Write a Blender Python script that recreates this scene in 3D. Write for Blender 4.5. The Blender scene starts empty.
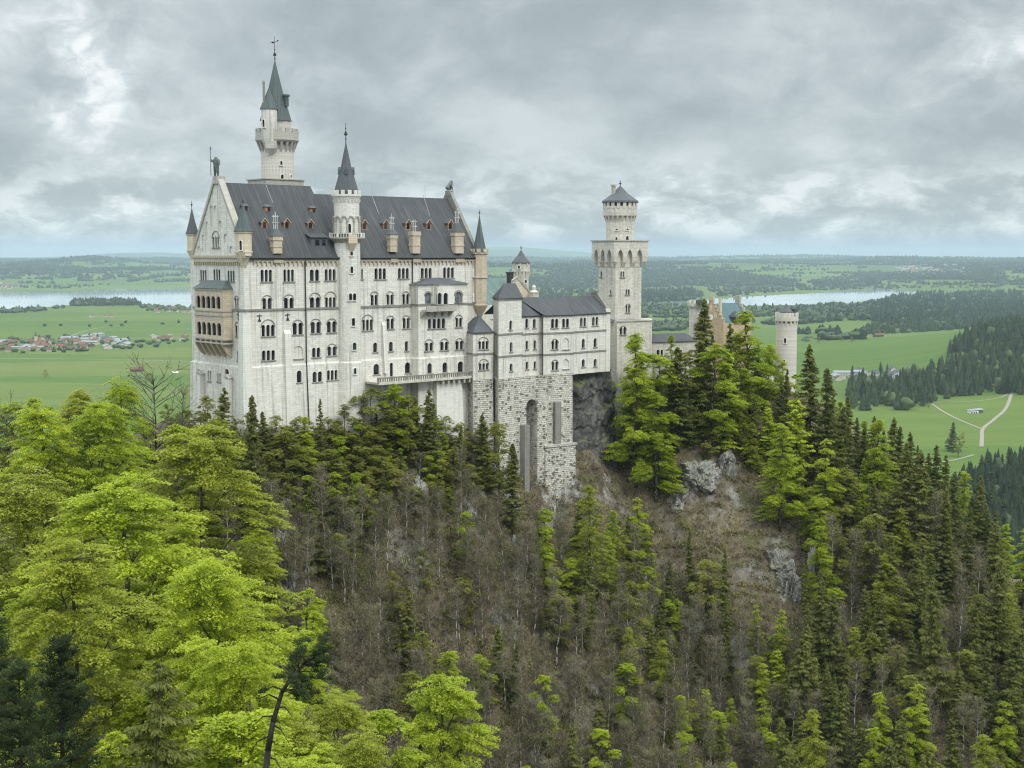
import bpy, bmesh, math, random
import numpy as np
from mathutils import Vector, Matrix, Quaternion

SC = bpy.context.scene
COL = SC.collection
R = math.radians
random.seed(7)
RNG = np.random.default_rng(7)

# ------------------------------------------------------------------ camera
FPX = 1350.0
PITCH = math.atan(128.0 / FPX)
CAM = Vector((0, 0, 200.0))
cam_d = bpy.data.cameras.new("camera")
cam_d.sensor_fit = 'HORIZONTAL'
cam_d.sensor_width = 36.0
cam_d.lens = 36.0 * FPX / 1024.0
cam_d.clip_start = 1.0
cam_d.clip_end = 120000.0
cam = bpy.data.objects.new("camera", cam_d)
COL.objects.link(cam)
cam.location = CAM
cam.rotation_euler = (R(90) - PITCH, 0, 0)
SC.camera = cam

# ------------------------------------------------------------------ light
SUN_DIR = Vector((0.50, -0.62, 0.80)).normalized()      # towards the veiled sun
sun_elev = math.asin(SUN_DIR.z)
sun_rot = math.atan2(SUN_DIR.x, SUN_DIR.y)
sun_d = bpy.data.lights.new("sun", 'SUN')
sun_d.energy = 1.5
sun_d.angle = R(14)
sun_d.color = (1.0, 0.965, 0.90)
sun = bpy.data.objects.new("sun", sun_d)
COL.objects.link(sun)
sun.location = (0, 0, 400)
sun.rotation_euler = SUN_DIR.to_track_quat('Z', 'Y').to_euler()

class NT:
    """tiny helper to write node trees"""
    def __init__(s, tree):
        s.t = tree; s.n = tree.nodes; s.l = tree.links
    def new(s, typ, **kw):
        n = s.n.new(typ)
        for k, v in kw.items(): setattr(n, k, v)
        return n
    def put(s, sock, v):
        if hasattr(v, 'is_linked'): s.l.new(v, sock)
        elif v is not None:
            if isinstance(v, (tuple, list)) and len(v) == 3 and sock.type == 'RGBA': v = (*v, 1)
            sock.default_value = v
    def math(s, op, a, b=None, c=None, clamp=False):
        n = s.new('ShaderNodeMath', operation=op, use_clamp=clamp)
        for i, v in enumerate((a, b, c)):
            if v is not None: s.put(n.inputs[i], v)
        return n.outputs[0]
    def vmath(s, op, a, b=None):
        n = s.new('ShaderNodeVectorMath', operation=op)
        s.put(n.inputs[0], a)
        if b is not None: s.put(n.inputs[1], b)
        return n.outputs[0]
    def noise(s, vec, scale=1.0, detail=4.0, rough=0.55, dist=0.0):
        n = s.new('ShaderNodeTexNoise')
        if vec is not None: s.put(n.inputs['Vector'], vec)
        s.put(n.inputs['Scale'], scale); s.put(n.inputs['Detail'], detail)
        s.put(n.inputs['Roughness'], rough); s.put(n.inputs['Distortion'], dist)
        return n.outputs['Fac']
    def voro(s, vec, scale, feature='F1', out='Distance', rand=1.0):
        n = s.new('ShaderNodeTexVoronoi', feature=feature)
        if vec is not None: s.put(n.inputs['Vector'], vec)
        s.put(n.inputs['Scale'], scale)
        if 'Randomness' in n.inputs: s.put(n.inputs['Randomness'], rand)
        return n.outputs[out]
    def ramp(s, fac, stops):
        n = s.new('ShaderNodeValToRGB')
        e = n.color_ramp.elements
        while len(e) < len(stops): e.new(0.5)
        for i, (p, c) in enumerate(stops):
            e[i].position = p
            if not isinstance(c, (tuple, list)): c = (c, c, c)
            e[i].color = (*c[:3], 1)
        s.put(n.inputs[0], fac)
        return n.outputs[0]
    def mix(s, fac, a, b, blend='MIX'):
        n = s.new('ShaderNodeMix', data_type='RGBA', blend_type=blend)
        s.put(n.inputs[0], fac); s.put(n.inputs[6], a); s.put(n.inputs[7], b)
        return n.outputs[2]
    def mapr(s, v, a, b, c=0.0, d=1.0, smooth=True):
        n = s.new('ShaderNodeMapRange', interpolation_type='SMOOTHSTEP' if smooth else 'LINEAR')
        s.put(n.inputs[0], v)
        for i, q in enumerate((a, b, c, d)): n.inputs[1 + i].default_value = q
        return n.outputs[0]
    def mapping(s, vec, scale=(1, 1, 1), loc=(0, 0, 0), rot=(0, 0, 0)):
        n = s.new('ShaderNodeMapping')
        s.put(n.inputs[0], vec); n.inputs[1].default_value = loc
        n.inputs[2].default_value = rot; n.inputs[3].default_value = scale
        return n.outputs[0]
    def sep(s, vec):
        n = s.new('ShaderNodeSeparateXYZ'); s.put(n.inputs[0], vec); return n.outputs
    def comb(s, x, y, z):
        n = s.new('ShaderNodeCombineXYZ')
        for i, v in enumerate((x, y, z)): s.put(n.inputs[i], v)
        return n.outputs[0]

# ------------------------------------------------------------------ overcast sky
world = bpy.data.worlds.new("World")
SC.world = world
world.use_nodes = True
wn = NT(world.node_tree)
wn.n.clear()
wout = wn.new('ShaderNodeOutputWorld')
bg = wn.new('ShaderNodeBackground')
sky = wn.new('ShaderNodeTexSky', sky_type='NISHITA')
sky.sun_disc = False
sky.sun_elevation = sun_elev
sky.sun_rotation = sun_rot
sky.altitude = 1000
sky.dust_density = 2.0
tc = wn.new('ShaderNodeTexCoord').outputs['Generated']
sx, sy, sz = wn.sep(tc)
zz = wn.math('MAXIMUM', sz, 0.0)
def warped(scale, loc, wscale, wamp):
    v = wn.mapping(tc, scale, loc)
    w = wn.new('ShaderNodeTexNoise'); wn.put(w.inputs['Vector'], v); w.inputs['Scale'].default_value = wscale; w.inputs['Detail'].default_value = 4
    return wn.vmath('ADD', v, wn.vmath('MULTIPLY', wn.vmath('SUBTRACT', w.outputs['Color'], (0.5, 0.5, 0.5)), (wamp, wamp, wamp)))
n_big = wn.noise(warped((5.5, 5.5, 8.5), (2.2, 0.4, 0.9), 0.9, 0.9), 1.0, 3, 0.5)
n_mid = wn.noise(warped((11, 11, 18), (7.3, 4.1, 2.0), 0.9, 1.0), 1.0, 10, 0.61)
# lumpy cloud bank low over the horizon
bank = wn.noise(warped((19, 19, 42), (0.5, 3.7, 0.4), 1.1, 0.8), 1.0, 10, 0.60)
low = wn.mapr(sz, 0.095, 0.035)
nn = wn.math('ADD', wn.math('MULTIPLY', n_big, 0.62), wn.math('MULTIPLY', n_mid, 0.38))
def blob(px, py, w, h):
    x = (px - 512) / FPX; y = (256 - py) / FPX
    dx = wn.math('MULTIPLY', wn.math('SUBTRACT', wn.math('DIVIDE', sx, wn.math('MAXIMUM', sy, 0.05)), x), FPX / w)
    dy = wn.math('MULTIPLY', wn.math('SUBTRACT', sz, y), FPX / h)
    r2 = wn.math('ADD', wn.math('MULTIPLY', dx, dx), wn.math('MULTIPLY', dy, dy))
    return wn.math('MULTIPLY', wn.math('EXPONENT', wn.math('MULTIPLY', r2, -1.0)), wn.math('GREATER_THAN', sy, 0.0))
# places where the cloud is thin
br = wn.math('ADD', wn.math('ADD', blob(92, 90, 75, 85), blob(1000, 105, 120, 65)),
             wn.math('ADD', wn.math('MULTIPLY', blob(305, 105, 55, 50), 0.7), wn.math('MULTIPLY', blob(60, 210, 150, 28), 0.5)))
brn = wn.math('MULTIPLY', br, wn.mapr(n_mid, 0.40, 0.66, 0.0, 1.0))
tone = wn.math('ADD', wn.mapr(nn, 0.38, 0.62, 0.0, 0.66), wn.math('MULTIPLY', brn, 0.60))
bankt = wn.mapr(bank, 0.38, 0.63, 0.06, 1.0)
tone = wn.mix(wn.math('MULTIPLY', low, 0.80), tone, bankt)
ccol = wn.ramp(tone, [(0.0, (0.365, 0.420, 0.445)), (0.35, (0.490, 0.548, 0.568)), (0.7, (0.635, 0.695, 0.71)), (1.0, (0.93, 0.96, 0.96))])
# a bluer strip right over the horizon
hz = wn.mapr(sz, 0.020, 0.006)
ccol = wn.mix(wn.math('MULTIPLY', hz, 0.75), ccol, (0.33, 0.44, 0.55))
# overcast sky brightens towards the zenith, boosted above CIE overcast to light the scene
zen = wn.mapr(sz, 0.17, 0.80, 1.0, 5.2)
ccol = wn.vmath('MULTIPLY', ccol, wn.comb(zen, zen, zen))
ccol10 = wn.vmath('MULTIPLY', ccol, (10.0, 10.0, 10.0))
wn.put(bg.inputs['Color'], wn.mix(0.94, sky.outputs[0], ccol10))
bg.inputs['Strength'].default_value = 0.1
wn.l.new(bg.outputs[0], wout.inputs[0])

SC.view_settings.view_transform = 'Standard'
SC.view_settings.look = 'None'
SC.view_settings.exposure = 0.08
SC.view_settings.gamma = 1.0
SC.view_settings.use_curve_mapping = False
SC.cycles.use_denoising = True
SC.cycles.filter_width = 1.15
SC.cycles.denoiser = 'OPENIMAGEDENOISE'
SC.cycles.denoising_input_passes = 'RGB_ALBEDO_NORMAL'
SC.cycles.denoising_prefilter = 'NONE'
SC.cycles.max_bounces = 6
SC.cycles.diffuse_bounces = 3
SC.cycles.transparent_max_bounces = 8
SC.cycles.volume_bounces = 1
SC.cycles.use_adaptive_sampling = True
SC.cycles.adaptive_threshold = 0.01

# ------------------------------------------------------------------ frames of reference
CP, SP = math.cos(PITCH), math.sin(PITCH)
def ray(px, py):
    a = (px - 512) / FPX; b = (384 - py) / FPX
    return Vector((a, CP + b * SP, -SP + b * CP))
def P(px, py, Y):
    d = ray(px, py)
    return CAM + d * (Y / d.y)
def Zp(py, Y): return P(512, py, Y).z
ANG = math.atan2(0.651, 0.759)
UX = (math.cos(ANG), math.sin(ANG)); VX = (-math.sin(ANG), math.cos(ANG))
_o = P(243, 256, 270); OX, OY = _o.x, _o.y
def L2W(u, v): return (OX + u * UX[0] + v * VX[0], OY + u * UX[1] + v * VX[1])
def W2L(x, y): return ((x - OX) * UX[0] + (y - OY) * UX[1], (x - OX) * VX[0] + (y - OY) * VX[1])
CU, CV = W2L(0, 0)
def LP(px, Y):                      # castle-frame ground point seen in pixel column px at depth Y
    p = P(px, 330, Y); return W2L(p.x, p.y)
class Pl:
    """a vertical plane in the castle frame: o + t*s, outward normal n"""
    def __init__(s, o, t):
        l = math.hypot(*t); s.o = o; s.t = (t[0] / l, t[1] / l); s.n = (s.t[1], -s.t[0]); s.len = l
    @staticmethod
    def seg(a, b): return Pl(a, (b[0] - a[0], b[1] - a[1]))
    def off(s, d): return Pl((s.o[0] + s.n[0] * d, s.o[1] + s.n[1] * d), (s.t[0] * s.len, s.t[1] * s.len))
    def pt(s, a, z, d=0.0):
        return (s.o[0] + s.t[0] * a + s.n[0] * d, s.o[1] + s.t[1] * a + s.n[1] * d, z)
    def hit(s, px, py):
        d = ray(px, py)
        du = d.x * UX[0] + d.y * UX[1]; dv = d.x * VX[0] + d.y * VX[1]
        k = ((s.o[0] - CU) * s.n[0] + (s.o[1] - CV) * s.n[1]) / (du * s.n[0] + dv * s.n[1])
        pu, pv = CU + du * k - s.o[0], CV + dv * k - s.o[1]
        return pu * s.t[0] + pv * s.t[1], CAM.z + d.z * k
SOUTH = Pl((0, 0), (1, 0))
WEST = Pl((0, 21.3), (0, -21.3))
def depth_of(u, v): return L2W(u, v)[1]

# ------------------------------------------------------------------ mesh building
def link(o, parent=None):
    COL.objects.link(o)
    if parent is not None: o.parent = parent
    return o
def tag(o, label, cat, group=None, kind=None):
    o['label'] = label; o['category'] = cat
    if group: o['group'] = group
    if kind: o['kind'] = kind
    return o
ROOTS = {}
def castle_root(name, u, v, z, label, cat, group=None):
    e = bpy.data.objects.new(name, None)
    e.empty_display_size = 2
    link(e); x, y = L2W(u, v)
    e.location = (x, y, z); e.rotation_euler = (0, 0, ANG)
    tag(e, label, cat, group)
    ROOTS[e.name] = (u, v, z)
    return e
def autouv(me):
    if not me.uv_layers: me.uv_layers.new(name="UVMap")
    n = len(me.polygons)
    if n == 0: return
    uv = np.zeros((len(me.loops), 2), dtype=np.float32)
    co = np.empty(len(me.vertices) * 3, dtype=np.float32); me.vertices.foreach_get('co', co); co = co.reshape(-1, 3)
    li = np.empty(len(me.loops), dtype=np.int32); me.loops.foreach_get('vertex_index', li)
    nor = np.empty(n * 3, dtype=np.float32); me.polygons.foreach_get('normal', nor); nor = nor.reshape(-1, 3)
    tot = np.empty(n, dtype=np.int32); me.polygons.foreach_get('loop_total', tot)
    pn = np.repeat(nor, tot, axis=0); p = co[li]
    h = np.hypot(pn[:, 0], pn[:, 1])
    tx = np.where(h > 0.05, -pn[:, 1] / np.maximum(h, 1e-6), 1.0); ty = np.where(h > 0.05, pn[:, 0] / np.maximum(h, 1e-6), 0.0)
    uv[:, 0] = p[:, 0] * tx + p[:, 1] * ty
    bx = -pn[:, 2:3] * pn; bx[:, 2] += 1
    bl = np.linalg.norm(bx, axis=1)
    bx = np.where(bl[:, None] > 0.05, bx / np.maximum(bl, 1e-6)[:, None], np.array([[0, 1.0, 0]]))
    uv[:, 1] = (p * bx).sum(axis=1)
    me.uv_layers[0].data.foreach_set('uv', uv.ravel())

class MB:
    def __init__(s): s.v = []; s.f = []
    def poly(s, pts):
        b = len(s.v); s.v += [tuple(p) for p in pts]; s.f.append(list(range(b, b + len(pts)))); return s
    def loft(s, rings, cap0=True, cap1=True):
        """rings: lists of 3-D points, same count, counter-clockwise seen from above, going up"""
        b = len(s.v); n = len(rings[0])
        for r in rings: s.v += [tuple(p) for p in r]
        for k in range(len(rings) - 1):
            for i in range(n):
                j = (i + 1) % n
                s.f.append([b + k * n + i, b + k * n + j, b + (k + 1) * n + j, b + (k + 1) * n + i])
        if cap0: s.f.append([b + i for i in range(n)][::-1])
        if cap1: s.f.append([b + (len(rings) - 1) * n + i for i in range(n)])
        return s
    def box(s, a0, a1, b0, b1, z0, z1):
        q = [(a0, b0), (a1, b0), (a1, b1), (a0, b1)]
        return s.loft([[(x, y, z0) for x, y in q], [(x, y, z1) for x, y in q]])
    def prism(s, q, z0, z1): return s.loft([[(x, y, z0) for x, y in q], [(x, y, z1) for x, y in q]])
    def lathe(s, cu, cv, prof, n=20, ph=0.0):
        rings = []
        for r, z in prof:
            r = max(r, 0.004)
            rings.append([(cu + r * math.cos(ph + 2 * math.pi * i / n), cv + r * math.sin(ph + 2 * math.pi * i / n), z) for i in range(n)])
        return s.loft(rings)
    def wallbox(s, pl, s0, s1, z0, z1, d0, d1):
        q = [pl.pt(s0, 0, d1)[:2], pl.pt(s1, 0, d1)[:2], pl.pt(s1, 0, d0)[:2], pl.pt(s0, 0, d0)[:2]]
        return s.prism(q, z0, z1)
    def wallprism(s, pl, pts, d0, d1):
        """polygon in (s, z), counter-clockwise seen from outside, extruded from d0 (inner) to d1 (outer)"""
        n = len(pts); b = len(s.v)
        s.v += [pl.pt(a, z, d0) for a, z in pts] + [pl.pt(a, z, d1) for a, z in pts]
        s.f.append([b + n + i for i in range(n)]); s.f.append([b + i for i in range(n)][::-1])
        for i in range(n):
            j = (i + 1) % n; s.f.append([b + i, b + j, b + n + j, b + n + i])
        return s
    def tube(s, p0, p1, r0, r1=None, n=6):
        r1 = r0 if r1 is None else r1
        p0 = Vector(p0); p1 = Vector(p1); d = (p1 - p0)
        if d.length < 1e-6: return s
        d.normalize(); a = d.orthogonal().normalized(); c = d.cross(a)
        g = lambda p, r: [tuple(p + (a * math.cos(2 * math.pi * i / n) + c * math.sin(2 * math.pi * i / n)) * r) for i in range(n)]
        return s.loft([g(p0, r0), g(p1, r1)])
    def ball(s, c, r, sz=1.0, n=10):
        m = 6; return s.lathe(c[0], c[1], [(r * math.sin(math.pi * k / m), c[2] - sz * r * math.cos(math.pi * k / m)) for k in range(m + 1)], n)
    def mesh(s, name, mats, off=(0, 0, 0)):
        me = bpy.data.meshes.new(name)
        me.from_pydata([(a - off[0], b - off[1], c - off[2]) for a, b, c in s.v], [], s.f)
        for m in (mats if isinstance(mats, (list, tuple)) else [mats]): me.materials.append(m)
        me.update(); autouv(me)
        return me
    def build(s, name, mat, parent=None, cut=None, smooth=False):
        off = (0, 0, 0)
        if parent is not None:
            r = parent
            while r.parent is not None: r = r.parent
            off = ROOTS.get(r.name, (0, 0, 0))
        me = s.mesh(name, mat, off)
        o = bpy.data.objects.new(name, me); link(o, parent)
        if smooth:
            me.polygons.foreach_set('use_smooth', [True] * len(me.polygons))
            me.set_sharp_from_angle(angle=R(40))
        if cut is not None and cut.f:
            cm = cut.mesh("cutter", mat, off); co = bpy.data.objects.new("cutter", cm); link(co, parent)
            md = o.modifiers.new("b", 'BOOLEAN'); md.operation = 'DIFFERENCE'; md.solver = 'EXACT'; md.object = co; md.use_self = True
            dg = bpy.context.evaluated_depsgraph_get(); dg.update()
            nm = bpy.data.meshes.new_from_object(o.evaluated_get(dg))
            o.modifiers.clear(); o.data = nm; nm.name = name
            bpy.data.objects.remove(co); bpy.data.meshes.remove(cm); bpy.data.meshes.remove(me)
            autouv(nm)
        return o

def arch(s0, s1, z0, z1, n=7, pointed=False):
    r = (s1 - s0) / 2; c = (s0 + s1) / 2
    if pointed:
        h = (s1 - s0) * 1.15; zs = z1 - h; pts = [(s0, z0), (s1, z0), (s1, zs)]
        for k in range(1, 5):
            t = k / 5; pts.append((s1 - r * t ** 1.6, zs + h * (1 - (1 - t) ** 1.5) * 0.96 if k < 5 else z1))
        pts.append((c, z1))
        for k in range(4, 0, -1):
            t = k / 5; pts.append((s0 + r * t ** 1.6, zs + h * (1 - (1 - t) ** 1.5) * 0.96))
        pts.append((s0, zs)); return pts
    zs = max(z1 - r, z0 + 0.05); rz = z1 - zs
    return [(s0, z0), (s1, z0)] + [(c + r * math.cos(math.pi * k / n), zs + rz * math.sin(math.pi * k / n)) for k in range(n + 1)]
# ------------------------------------------------------------------ materials
def material(name, fn, rough=0.8, spec=0.3, transl=None):
    m = bpy.data.materials.new(name); m.use_nodes = True
    g = NT(m.node_tree); g.n.clear()
    out = g.new('ShaderNodeOutputMaterial'); p = g.new('ShaderNodeBsdfPrincipled')
    p.inputs['Roughness'].default_value = rough; p.inputs['Specular IOR Level'].default_value = spec
    r = fn(g, p)
    if r is not None: g.put(p.inputs['Base Color'], r)
    if transl:
        t = g.new('ShaderNodeBsdfTranslucent'); g.put(t.inputs['Color'], g.mix(1.0, r, transl, 'MULTIPLY'))
        mx = g.new('ShaderNodeMixShader'); mx.inputs[0].default_value = 0.45
        g.l.new(p.outputs[0], mx.inputs[1]); g.l.new(t.outputs[0], mx.inputs[2]); g.l.new(mx.outputs[0], out.inputs[0])
    else: g.l.new(p.outputs[0], out.inputs[0])
    return m
def uvn(g): return g.new('ShaderNodeUVMap').outputs[0]
def objc(g): return g.new('ShaderNodeTexCoord').outputs['Object']
def pos(g): return g.new('ShaderNodeNewGeometry').outputs['Position']
def bump(g, p, h, strength=0.4, dist=0.1):
    b = g.new('ShaderNodeBump'); b.inputs['Strength'].default_value = strength; b.inputs['Distance'].default_value = dist
    g.put(b.inputs['Height'], h); g.l.new(b.outputs[0], p.inputs['Normal'])

def ashlar(base, var=0.10, stain=(0.30, 0.29, 0.25), amount=0.55, bw=1.15, bh=0.42):
    def fn(g, p):
        uv = uvn(g)
        b = g.new('ShaderNodeTexBrick'); g.put(b.inputs['Vector'], uv)
        b.offset = 0.5
        for k, v in (('Scale', 1.0), ('Mortar Size', 0.022), ('Mortar Smooth', 0.3), ('Bias', 0.0), ('Brick Width', bw), ('Row Height', bh)): b.inputs[k].default_value = v
        lo = tuple(c * (1 - var) for c in base); hi = tuple(min(1, c * (1 + var)) for c in base)
        b.inputs['Color1'].default_value = (*lo, 1); b.inputs['Color2'].default_value = (*hi, 1)
        b.inputs['Mortar'].default_value = (*[c * 0.70 for c in base], 1)
        col = b.outputs['Color']
        big = g.noise(g.mapping(uv, (0.09, 0.06, 1)), 1.0, 5, 0.6)
        col = g.mix(g.mapr(big, 0.42, 0.72, 0, 0.35), col, tuple(c * k for c, k in zip(base, (0.84, 0.82, 0.77))))
        streak = g.noise(g.mapping(uv, (1.4, 0.055, 1)), 1.0, 5, 0.6)
        col = g.mix(g.mapr(streak, 0.48, 0.72, 0, amount), col, stain)
        blot = g.noise(uv, 0.55, 6, 0.65)
        col = g.mix(g.mapr(blot, 0.56, 0.78, 0, amount * 0.7), col, stain)
        bump(g, p, g.math('ADD', b.outputs['Fac'], g.math('MULTIPLY', g.noise(uv, 4, 4), -0.6)), 0.35, -0.05)
        return col
    return fn
M = {}
M['limestone'] = material('limestone', ashlar((0.635, 0.605, 0.54), 0.10, (0.27, 0.255, 0.215), amount=0.78), 0.85)
M['pale_stone'] = material('pale_stone', ashlar((0.66, 0.635, 0.57), 0.06, amount=0.4), 0.85)
M['trim_stone'] = material('trim_stone', ashlar((0.40, 0.375, 0.325), 0.08, (0.17, 0.155, 0.13), 0.6), 0.85)
M['darkened'] = material('weathered_shade_trim', ashlar((0.235, 0.225, 0.195), 0.12, (0.11, 0.10, 0.085), 0.5), 0.9)  # dark trim tone; on hood moulds and east gable it paints in shade
M['frieze'] = material('frieze_stone', ashlar((0.46, 0.385, 0.28), 0.08, (0.24, 0.2, 0.15), 0.4), 0.9)
M['grey_stone'] = material('grey_stone', ashlar((0.55, 0.512, 0.44), 0.14, (0.22, 0.21, 0.18), 0.55, 0.9, 0.38), 0.88)
M['ochre_stone'] = material('ochre_stone', ashlar((0.50, 0.415, 0.31), 0.10, (0.30, 0.24, 0.17), 0.45), 0.85)
M['ochre_pale'] = material('ochre_pale', ashlar((0.57, 0.49, 0.365), 0.08, (0.32, 0.27, 0.2), 0.4), 0.85)
M['brick_orange'] = material('brick_orange', ashlar((0.48, 0.375, 0.24), 0.16, (0.22, 0.15, 0.10), 0.4, 0.5, 0.2), 0.88)

def rubble(g, p):
    uv = uvn(g)
    wob = g.vmath('ADD', uv, g.vmath('MULTIPLY', g.new('ShaderNodeTexNoise').outputs['Color'], (0.0, 0.0, 0.0)))
    b = g.new('ShaderNodeTexBrick'); g.put(b.inputs['Vector'], wob); b.offset = 0.37; b.squash = 0.8; b.squash_frequency = 3
    for k, v in (('Scale', 1.0), ('Mortar Size', 0.045), ('Mortar Smooth', 0.5), ('Bias', -0.15), ('Brick Width', 0.85), ('Row Height', 0.46)): b.inputs[k].default_value = v
    b.inputs['Color1'].default_value = (0.64, 0.605, 0.53, 1); b.inputs['Color2'].default_value = (0.40, 0.37, 0.305, 1)
    b.inputs['Mortar'].default_value = (0.20, 0.185, 0.155, 1)
    v = g.new('ShaderNodeTexVoronoi'); g.put(v.inputs['Vector'], g.mapping(uv, (0.95, 1.5, 1))); v.inputs['Scale'].default_value = 1.0
    rnd = g.sep(v.outputs['Color'])[0]
    zc = g.sep(uv)[1]
    lowness = g.mapr(zc, 172.0 - 165, 140.0 - 165, 0.0, 1.0, False)
    thr = g.math('ADD', rnd, g.math('MULTIPLY', lowness, 0.50))
    hole = g.math('MULTIPLY', g.mapr(thr, 0.72, 0.80), g.mapr(v.outputs['Distance'], 0.50, 0.34))
    col = g.mix(g.math('MULTIPLY', hole, 0.85), b.outputs['Color'], (0.125, 0.108, 0.085))
    soot = g.noise(g.mapping(uv, (0.30, 0.07, 1)), 1.0, 6, 0.65)
    col = g.mix(g.math('MULTIPLY', g.mapr(soot, 0.47, 0.75), 0.6), col, (0.17, 0.16, 0.14))
    bump(g, p, g.math('ADD', g.math('MULTIPLY', hole, -1.0), g.math('MULTIPLY', b.outputs['Fac'], -0.7)), 0.8, 0.2)
    return col
M['rubble'] = material('rubble_masonry', rubble, 0.92)

def seam(base, streak, amount=0.5, pitch=0.85):
    def fn(g, p):
        uv = uvn(g); u = g.sep(uv)[0]
        fr = g.math('FRACT', g.math('DIVIDE', u, pitch))
        line = g.mapr(g.math('ABSOLUTE', g.math('SUBTRACT', fr, 0.5)), 0.40, 0.47)
        panel = g.noise(g.mapping(uv, (1.0 / pitch, 0.16, 1)), 1.0, 2, 0.5)
        st = g.noise(g.mapping(uv, (0.75, 0.07, 1), (3, 1, 0)), 1.0, 6, 0.62)
        col = g.mix(g.mapr(panel, 0.35, 0.68, 0, 0.6), base, tuple(c * 0.62 for c in base))
        col = g.mix(g.mapr(st, 0.48, 0.78, 0, amount), col, streak)
        col = g.mix(g.math('MULTIPLY', line, 0.55), col, tuple(c * 0.45 for c in base))
        bump(g, p, line, 0.6, 0.06)
        g.put(p.inputs['Roughness'], g.mapr(st, 0.3, 0.7, 0.58, 0.75))
        return col
    return fn
M['roof_metal'] = material('roof_metal', seam((0.060, 0.061, 0.063), (0.15, 0.15, 0.15), 0.5), 0.5, 0.22)
M['roof_metal_dark'] = material('roof_metal_dark', seam((0.085, 0.092, 0.098), (0.17, 0.175, 0.175), 0.35, 0.5), 0.5, 0.4)
M['copper'] = material('copper_patina', seam((0.10, 0.155, 0.135), (0.28, 0.36, 0.315), 0.65, 0.6), 0.6, 0.3)
M['copper_dark'] = material('copper_dark', seam((0.085, 0.105, 0.10), (0.18, 0.22, 0.205), 0.5, 0.5), 0.6, 0.3)
M['copper_blue'] = material('copper_blue', seam((0.095, 0.16, 0.165), (0.22, 0.30, 0.30), 0.6, 0.7), 0.6, 0.3)

def flat(c, rough=0.7, spec=0.3, name='m', var=0.25):
    return material(name, lambda g, p: g.mix(g.mapr(g.noise(objc(g), 1.3, 5, 0.6), 0.35, 0.7), tuple(x * (1 - var) for x in c), tuple(min(1, x * (1 + var)) for x in c)), rough, spec)
M['wood'] = flat((0.29, 0.14, 0.075), 0.7, name='dormer_wood')
M['iron'] = flat((0.035, 0.035, 0.035), 0.6, name='dark_iron')
M['bronze'] = flat((0.085, 0.105, 0.09), 0.5, 0.5, name='weathered_bronze')
M['cable'] = flat((0.34, 0.35, 0.36), 0.6, name='pale_cable')
M['chimney_grey'] = flat((0.40, 0.40, 0.39), 0.8, name='chimney_grey')
M['white'] = flat((0.74, 0.74, 0.72), 0.6, name='white_paint', var=0.06)
def glass_fn(g, p):
    n = g.noise(g.mapping(objc(g), (0.5, 0.5, 0.5)), 1.0, 2)
    return g.mix(g.mapr(n, 0.4, 0.65), (0.010, 0.011, 0.013), (0.04, 0.042, 0.045))
M['glass'] = material('window_glass', glass_fn, 0.35, 0.12)
M['glass_pale'] = material('window_glass_pale', lambda g, p: g.mix(g.mapr(g.noise(objc(g), 1.2, 3), 0.4, 0.6), (0.07, 0.075, 0.08), (0.17, 0.18, 0.185)), 0.12, 0.5)

def rock(lo, hi, moss, mossamt, sc=0.35):
    def fn(g, p):
        c = pos(g)
        st = g.noise(g.mapping(c, (1.0, 1.0, 0.32)), sc, 9, 0.68, 0.6)
        fi = g.noise(c, sc * 6, 6, 0.65)
        col = g.ramp(g.math('ADD', g.math('MULTIPLY', st, 0.65), g.math('MULTIPLY', fi, 0.35)), [(0.34, lo), (0.50, tuple((a + b) * 0.45 for a, b in zip(lo, hi))), (0.64, hi)])
        wc = g.vmath('ADD', c, g.vmath('MULTIPLY', g.comb(g.noise(c, 0.5, 4), g.noise(c, 0.6, 4), fi), (4, 4, 4)))
        crack = g.voro(g.mapping(wc, (1, 1, 0.35), (0, 0, 0), (0.5, 0.3, 0)), sc * 1.6, 'DISTANCE_TO_EDGE')
        col = g.mix(g.mapr(crack, 0.10, 0.0, 0, 0.45), col, tuple(x * 0.45 for x in lo))
        nz = g.sep(g.new('ShaderNodeNewGeometry').outputs['Normal'])[2]
        mm = g.math('MULTIPLY', g.mapr(g.math('ADD', nz, g.math('MULTIPLY', g.noise(c, 0.5, 5), 0.8)), 0.85, 1.15), mossamt)
        col = g.mix(mm, col, moss)
        bump(g, p, g.math('ADD', st, g.math('MULTIPLY', fi, 0.4)), 0.9, 0.6)
        return col
    return fn
M['rock_pale'] = material('rock_pale', rock((0.10, 0.092, 0.08), (0.50, 0.485, 0.455), (0.10, 0.095, 0.03), 0.85), 0.9)
M['rock_dark'] = material('rock_dark', rock((0.035, 0.034, 0.032), (0.15, 0.145, 0.135), (0.12, 0.13, 0.03), 0.9, 0.22), 0.75)

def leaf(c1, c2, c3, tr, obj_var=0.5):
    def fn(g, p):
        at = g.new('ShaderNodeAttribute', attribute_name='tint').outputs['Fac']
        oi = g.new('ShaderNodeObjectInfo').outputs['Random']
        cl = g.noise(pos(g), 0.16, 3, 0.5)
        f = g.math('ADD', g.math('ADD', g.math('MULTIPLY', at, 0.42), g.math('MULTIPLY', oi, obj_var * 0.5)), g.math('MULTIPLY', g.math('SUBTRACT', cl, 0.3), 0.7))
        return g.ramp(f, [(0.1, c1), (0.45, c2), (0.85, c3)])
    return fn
M['leaf_bright'] = material('leaf_bright', leaf((0.215, 0.270, 0.016), (0.345, 0.405, 0.024), (0.475, 0.51, 0.050), None), 0.55, 0.25, (1.15, 1.2, 0.7))
M['leaf_olive'] = material('leaf_olive', leaf((0.150, 0.165, 0.028), (0.255, 0.265, 0.044), (0.365, 0.36, 0.075), None), 0.6, 0.2, (1.1, 1.15, 0.7))
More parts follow.
